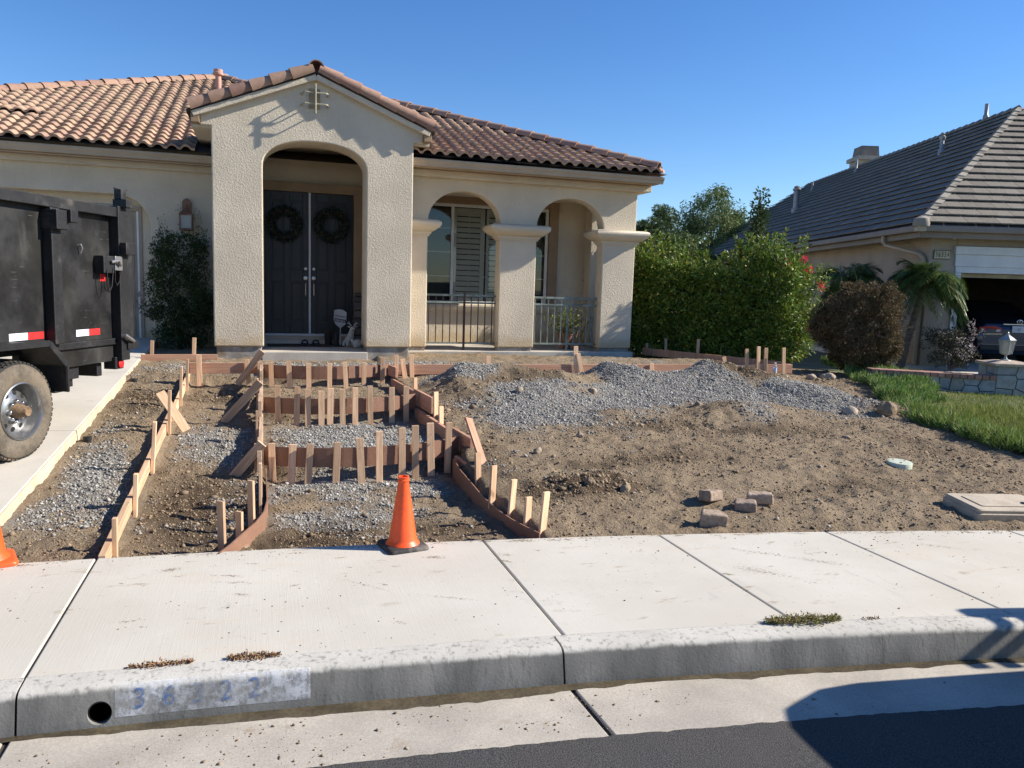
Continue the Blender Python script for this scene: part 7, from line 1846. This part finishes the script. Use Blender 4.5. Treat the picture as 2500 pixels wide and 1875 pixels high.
# crumbs of soil trodden over the pavement, litter in the gutter
n = 2000; x = RNG.uniform(-2.5, 6.5, n); o_ = np.where(RNG.uniform(0, 1, n) < .45, RNG.exponential(.10, n), RNG.uniform(0, 1.46, n)); k = (o_ < 1.46) & (vnoise(x*2.2, o_*3, 5) > .45); x, o_ = x[k], o_[k]
s = np.clip(RNG.lognormal(math.log(.0022), .6, len(x)), .001, .008)
tag(scatter_stones('pavement_crumbs', np.stack([x, yback(x)-o_, .158+.0048*o_+s*.3], -1), s, 'dirt_clod', None, .5), 'crumbs of brown soil scattered on the pavement', 'soil', kind='stuff')
n = 800; x = RNG.normal(.3, 1.0, n); o_ = RNG.uniform(1.74, 2.12, n); k = vnoise(x*3, o_*6, 8) > .5; x, o_ = x[k], o_[k]; s = np.clip(RNG.lognormal(math.log(.0026), .65, len(x)), .001, .012)
tag(scatter_stones('gutter_crumbs', np.stack([x, yback(x)-o_, .004+.068*(o_-1.75)+s*.3], -1), s, 'dirt_clod', None, .5), 'dark crumbs and bits of soil lying in the gutter pan', 'soil', kind='stuff')

# ------------------------------------------------------------------ pickup parked at the kerb beside the photographer (its shadow falls into view)
m, nt, b = _nt('pickup_paint'); b.inputs['Base Color'].default_value = (.5, .5, .5, 1); b.inputs['Roughness'].default_value = .3; b.inputs['Coat Weight'].default_value = .6
PF = Vector((-.9926, .119, 0)); PS = Vector((.119, .9926, 0)); PO = Vector((3.68, 2.58, 0))     # nose corner on the kerb side
pk = thing('pickup_truck', 'grey pickup truck with towing mirrors parked at the kerb, only its shadow in view', 'pickup', tuple(PO+PS*-1.0+PF*-2.5))
def pp(a, s, z): return PO+PF*-a+PS*-s+Vector((0, 0, z+.03))      # a back from the nose, s away from the kerb side
def loft(name, secs_, mat, bevel=.03):
    mb = MB(); m_ = len(secs_[0][1])
    for a, ring_ in secs_: mb.v += [tuple(pp(a, s, z)) for s, z in ring_]
    for i in range(len(secs_)-1):
        for k in range(m_): mb.f.append((i*m_+k, i*m_+(k+1) % m_, (i+1)*m_+(k+1) % m_, (i+1)*m_+k))
    mb.f.append(tuple(reversed(range(m_)))); mb.f.append(tuple((len(secs_)-1)*m_+k for k in range(m_)))
    return recalc(mb.build(name, mat, pk, smooth=True, bevel=bevel, seg=3))
def rsec(s0, s1, z0, z1, r_=.08): return [(s0, z0), (s1, z0), (s1, z1-r_), (s1-r_, z1), (s0+r_, z1), (s0, z1-r_)]
loft('body', [(0, rsec(.56, 1.44, .55, .98)), (.03, rsec(.38, 1.62, .5, 1.02)), (.09, rsec(.23, 1.77, .46, 1.06, .10)), (.22, rsec(.10, 1.90, .43, 1.10, .12)), (.38, rsec(.03, 1.97, .42, 1.12, .12)), (.6, rsec(0, 2.0, .42, 1.135, .12)), (1.35, rsec(0, 2.0, .42, 1.13)), (5.6, rsec(0, 2.0, .42, 1.15))], 'pickup_paint')
loft('cab', [(1.30, rsec(.10, 1.90, 1.12, 1.16, .02)), (1.95, rsec(.18, 1.82, 1.12, 1.86, .1)), (3.3, rsec(.18, 1.82, 1.12, 1.90, .1)), (3.65, rsec(.14, 1.86, 1.12, 1.2, .03))], 'car_glass')
for (a, s) in ((.95, .02), (.95, 1.72), (4.55, .02), (4.55, 1.72)):
    mb = MB(); mb.lathe([(.22, 0), (.38, .0), (.40, .04), (.40, .22), (.2, .26)], pp(a, s+.26, .37), 28, rot=frame((0, 0, 0), PS, (0, 0, 1)).to_3x3()); mb.build('wheel', 'black_rubber', pk)
mb = MB(); mb.hexa([pp(-.06, .08, .42), pp(.10, .02, .42), pp(.10, 1.98, .42), pp(-.06, 1.92, .42), pp(-.06, .08, .66), pp(.10, .02, .66), pp(.10, 1.98, .66), pp(-.06, 1.92, .66)]); recalc(mb.build('front_bumper', 'chrome', pk, bevel=.03))
for sg, s0 in ((-1, 0.0), (1, 2.0)):
    for z in (1.275, 1.385):
        mb = MB(); mb.bar(pp(1.96, s0, z), pp(1.92, s0+sg*.30, z+.0), .05, .045); mb.build('mirror_arm', 'black_plastic', pk, bevel=.006)
    mb = MB(); mb.hexa([pp(1.86, s0+sg*.24, 1.12), pp(1.96, s0+sg*.24, 1.12), pp(1.96, s0+sg*.36, 1.12), pp(1.86, s0+sg*.36, 1.12), pp(1.86, s0+sg*.24, 1.44), pp(1.96, s0+sg*.24, 1.44), pp(1.96, s0+sg*.36, 1.44), pp(1.86, s0+sg*.36, 1.44)]); recalc(mb.build('towing_mirror', 'black_plastic', pk, bevel=.03))
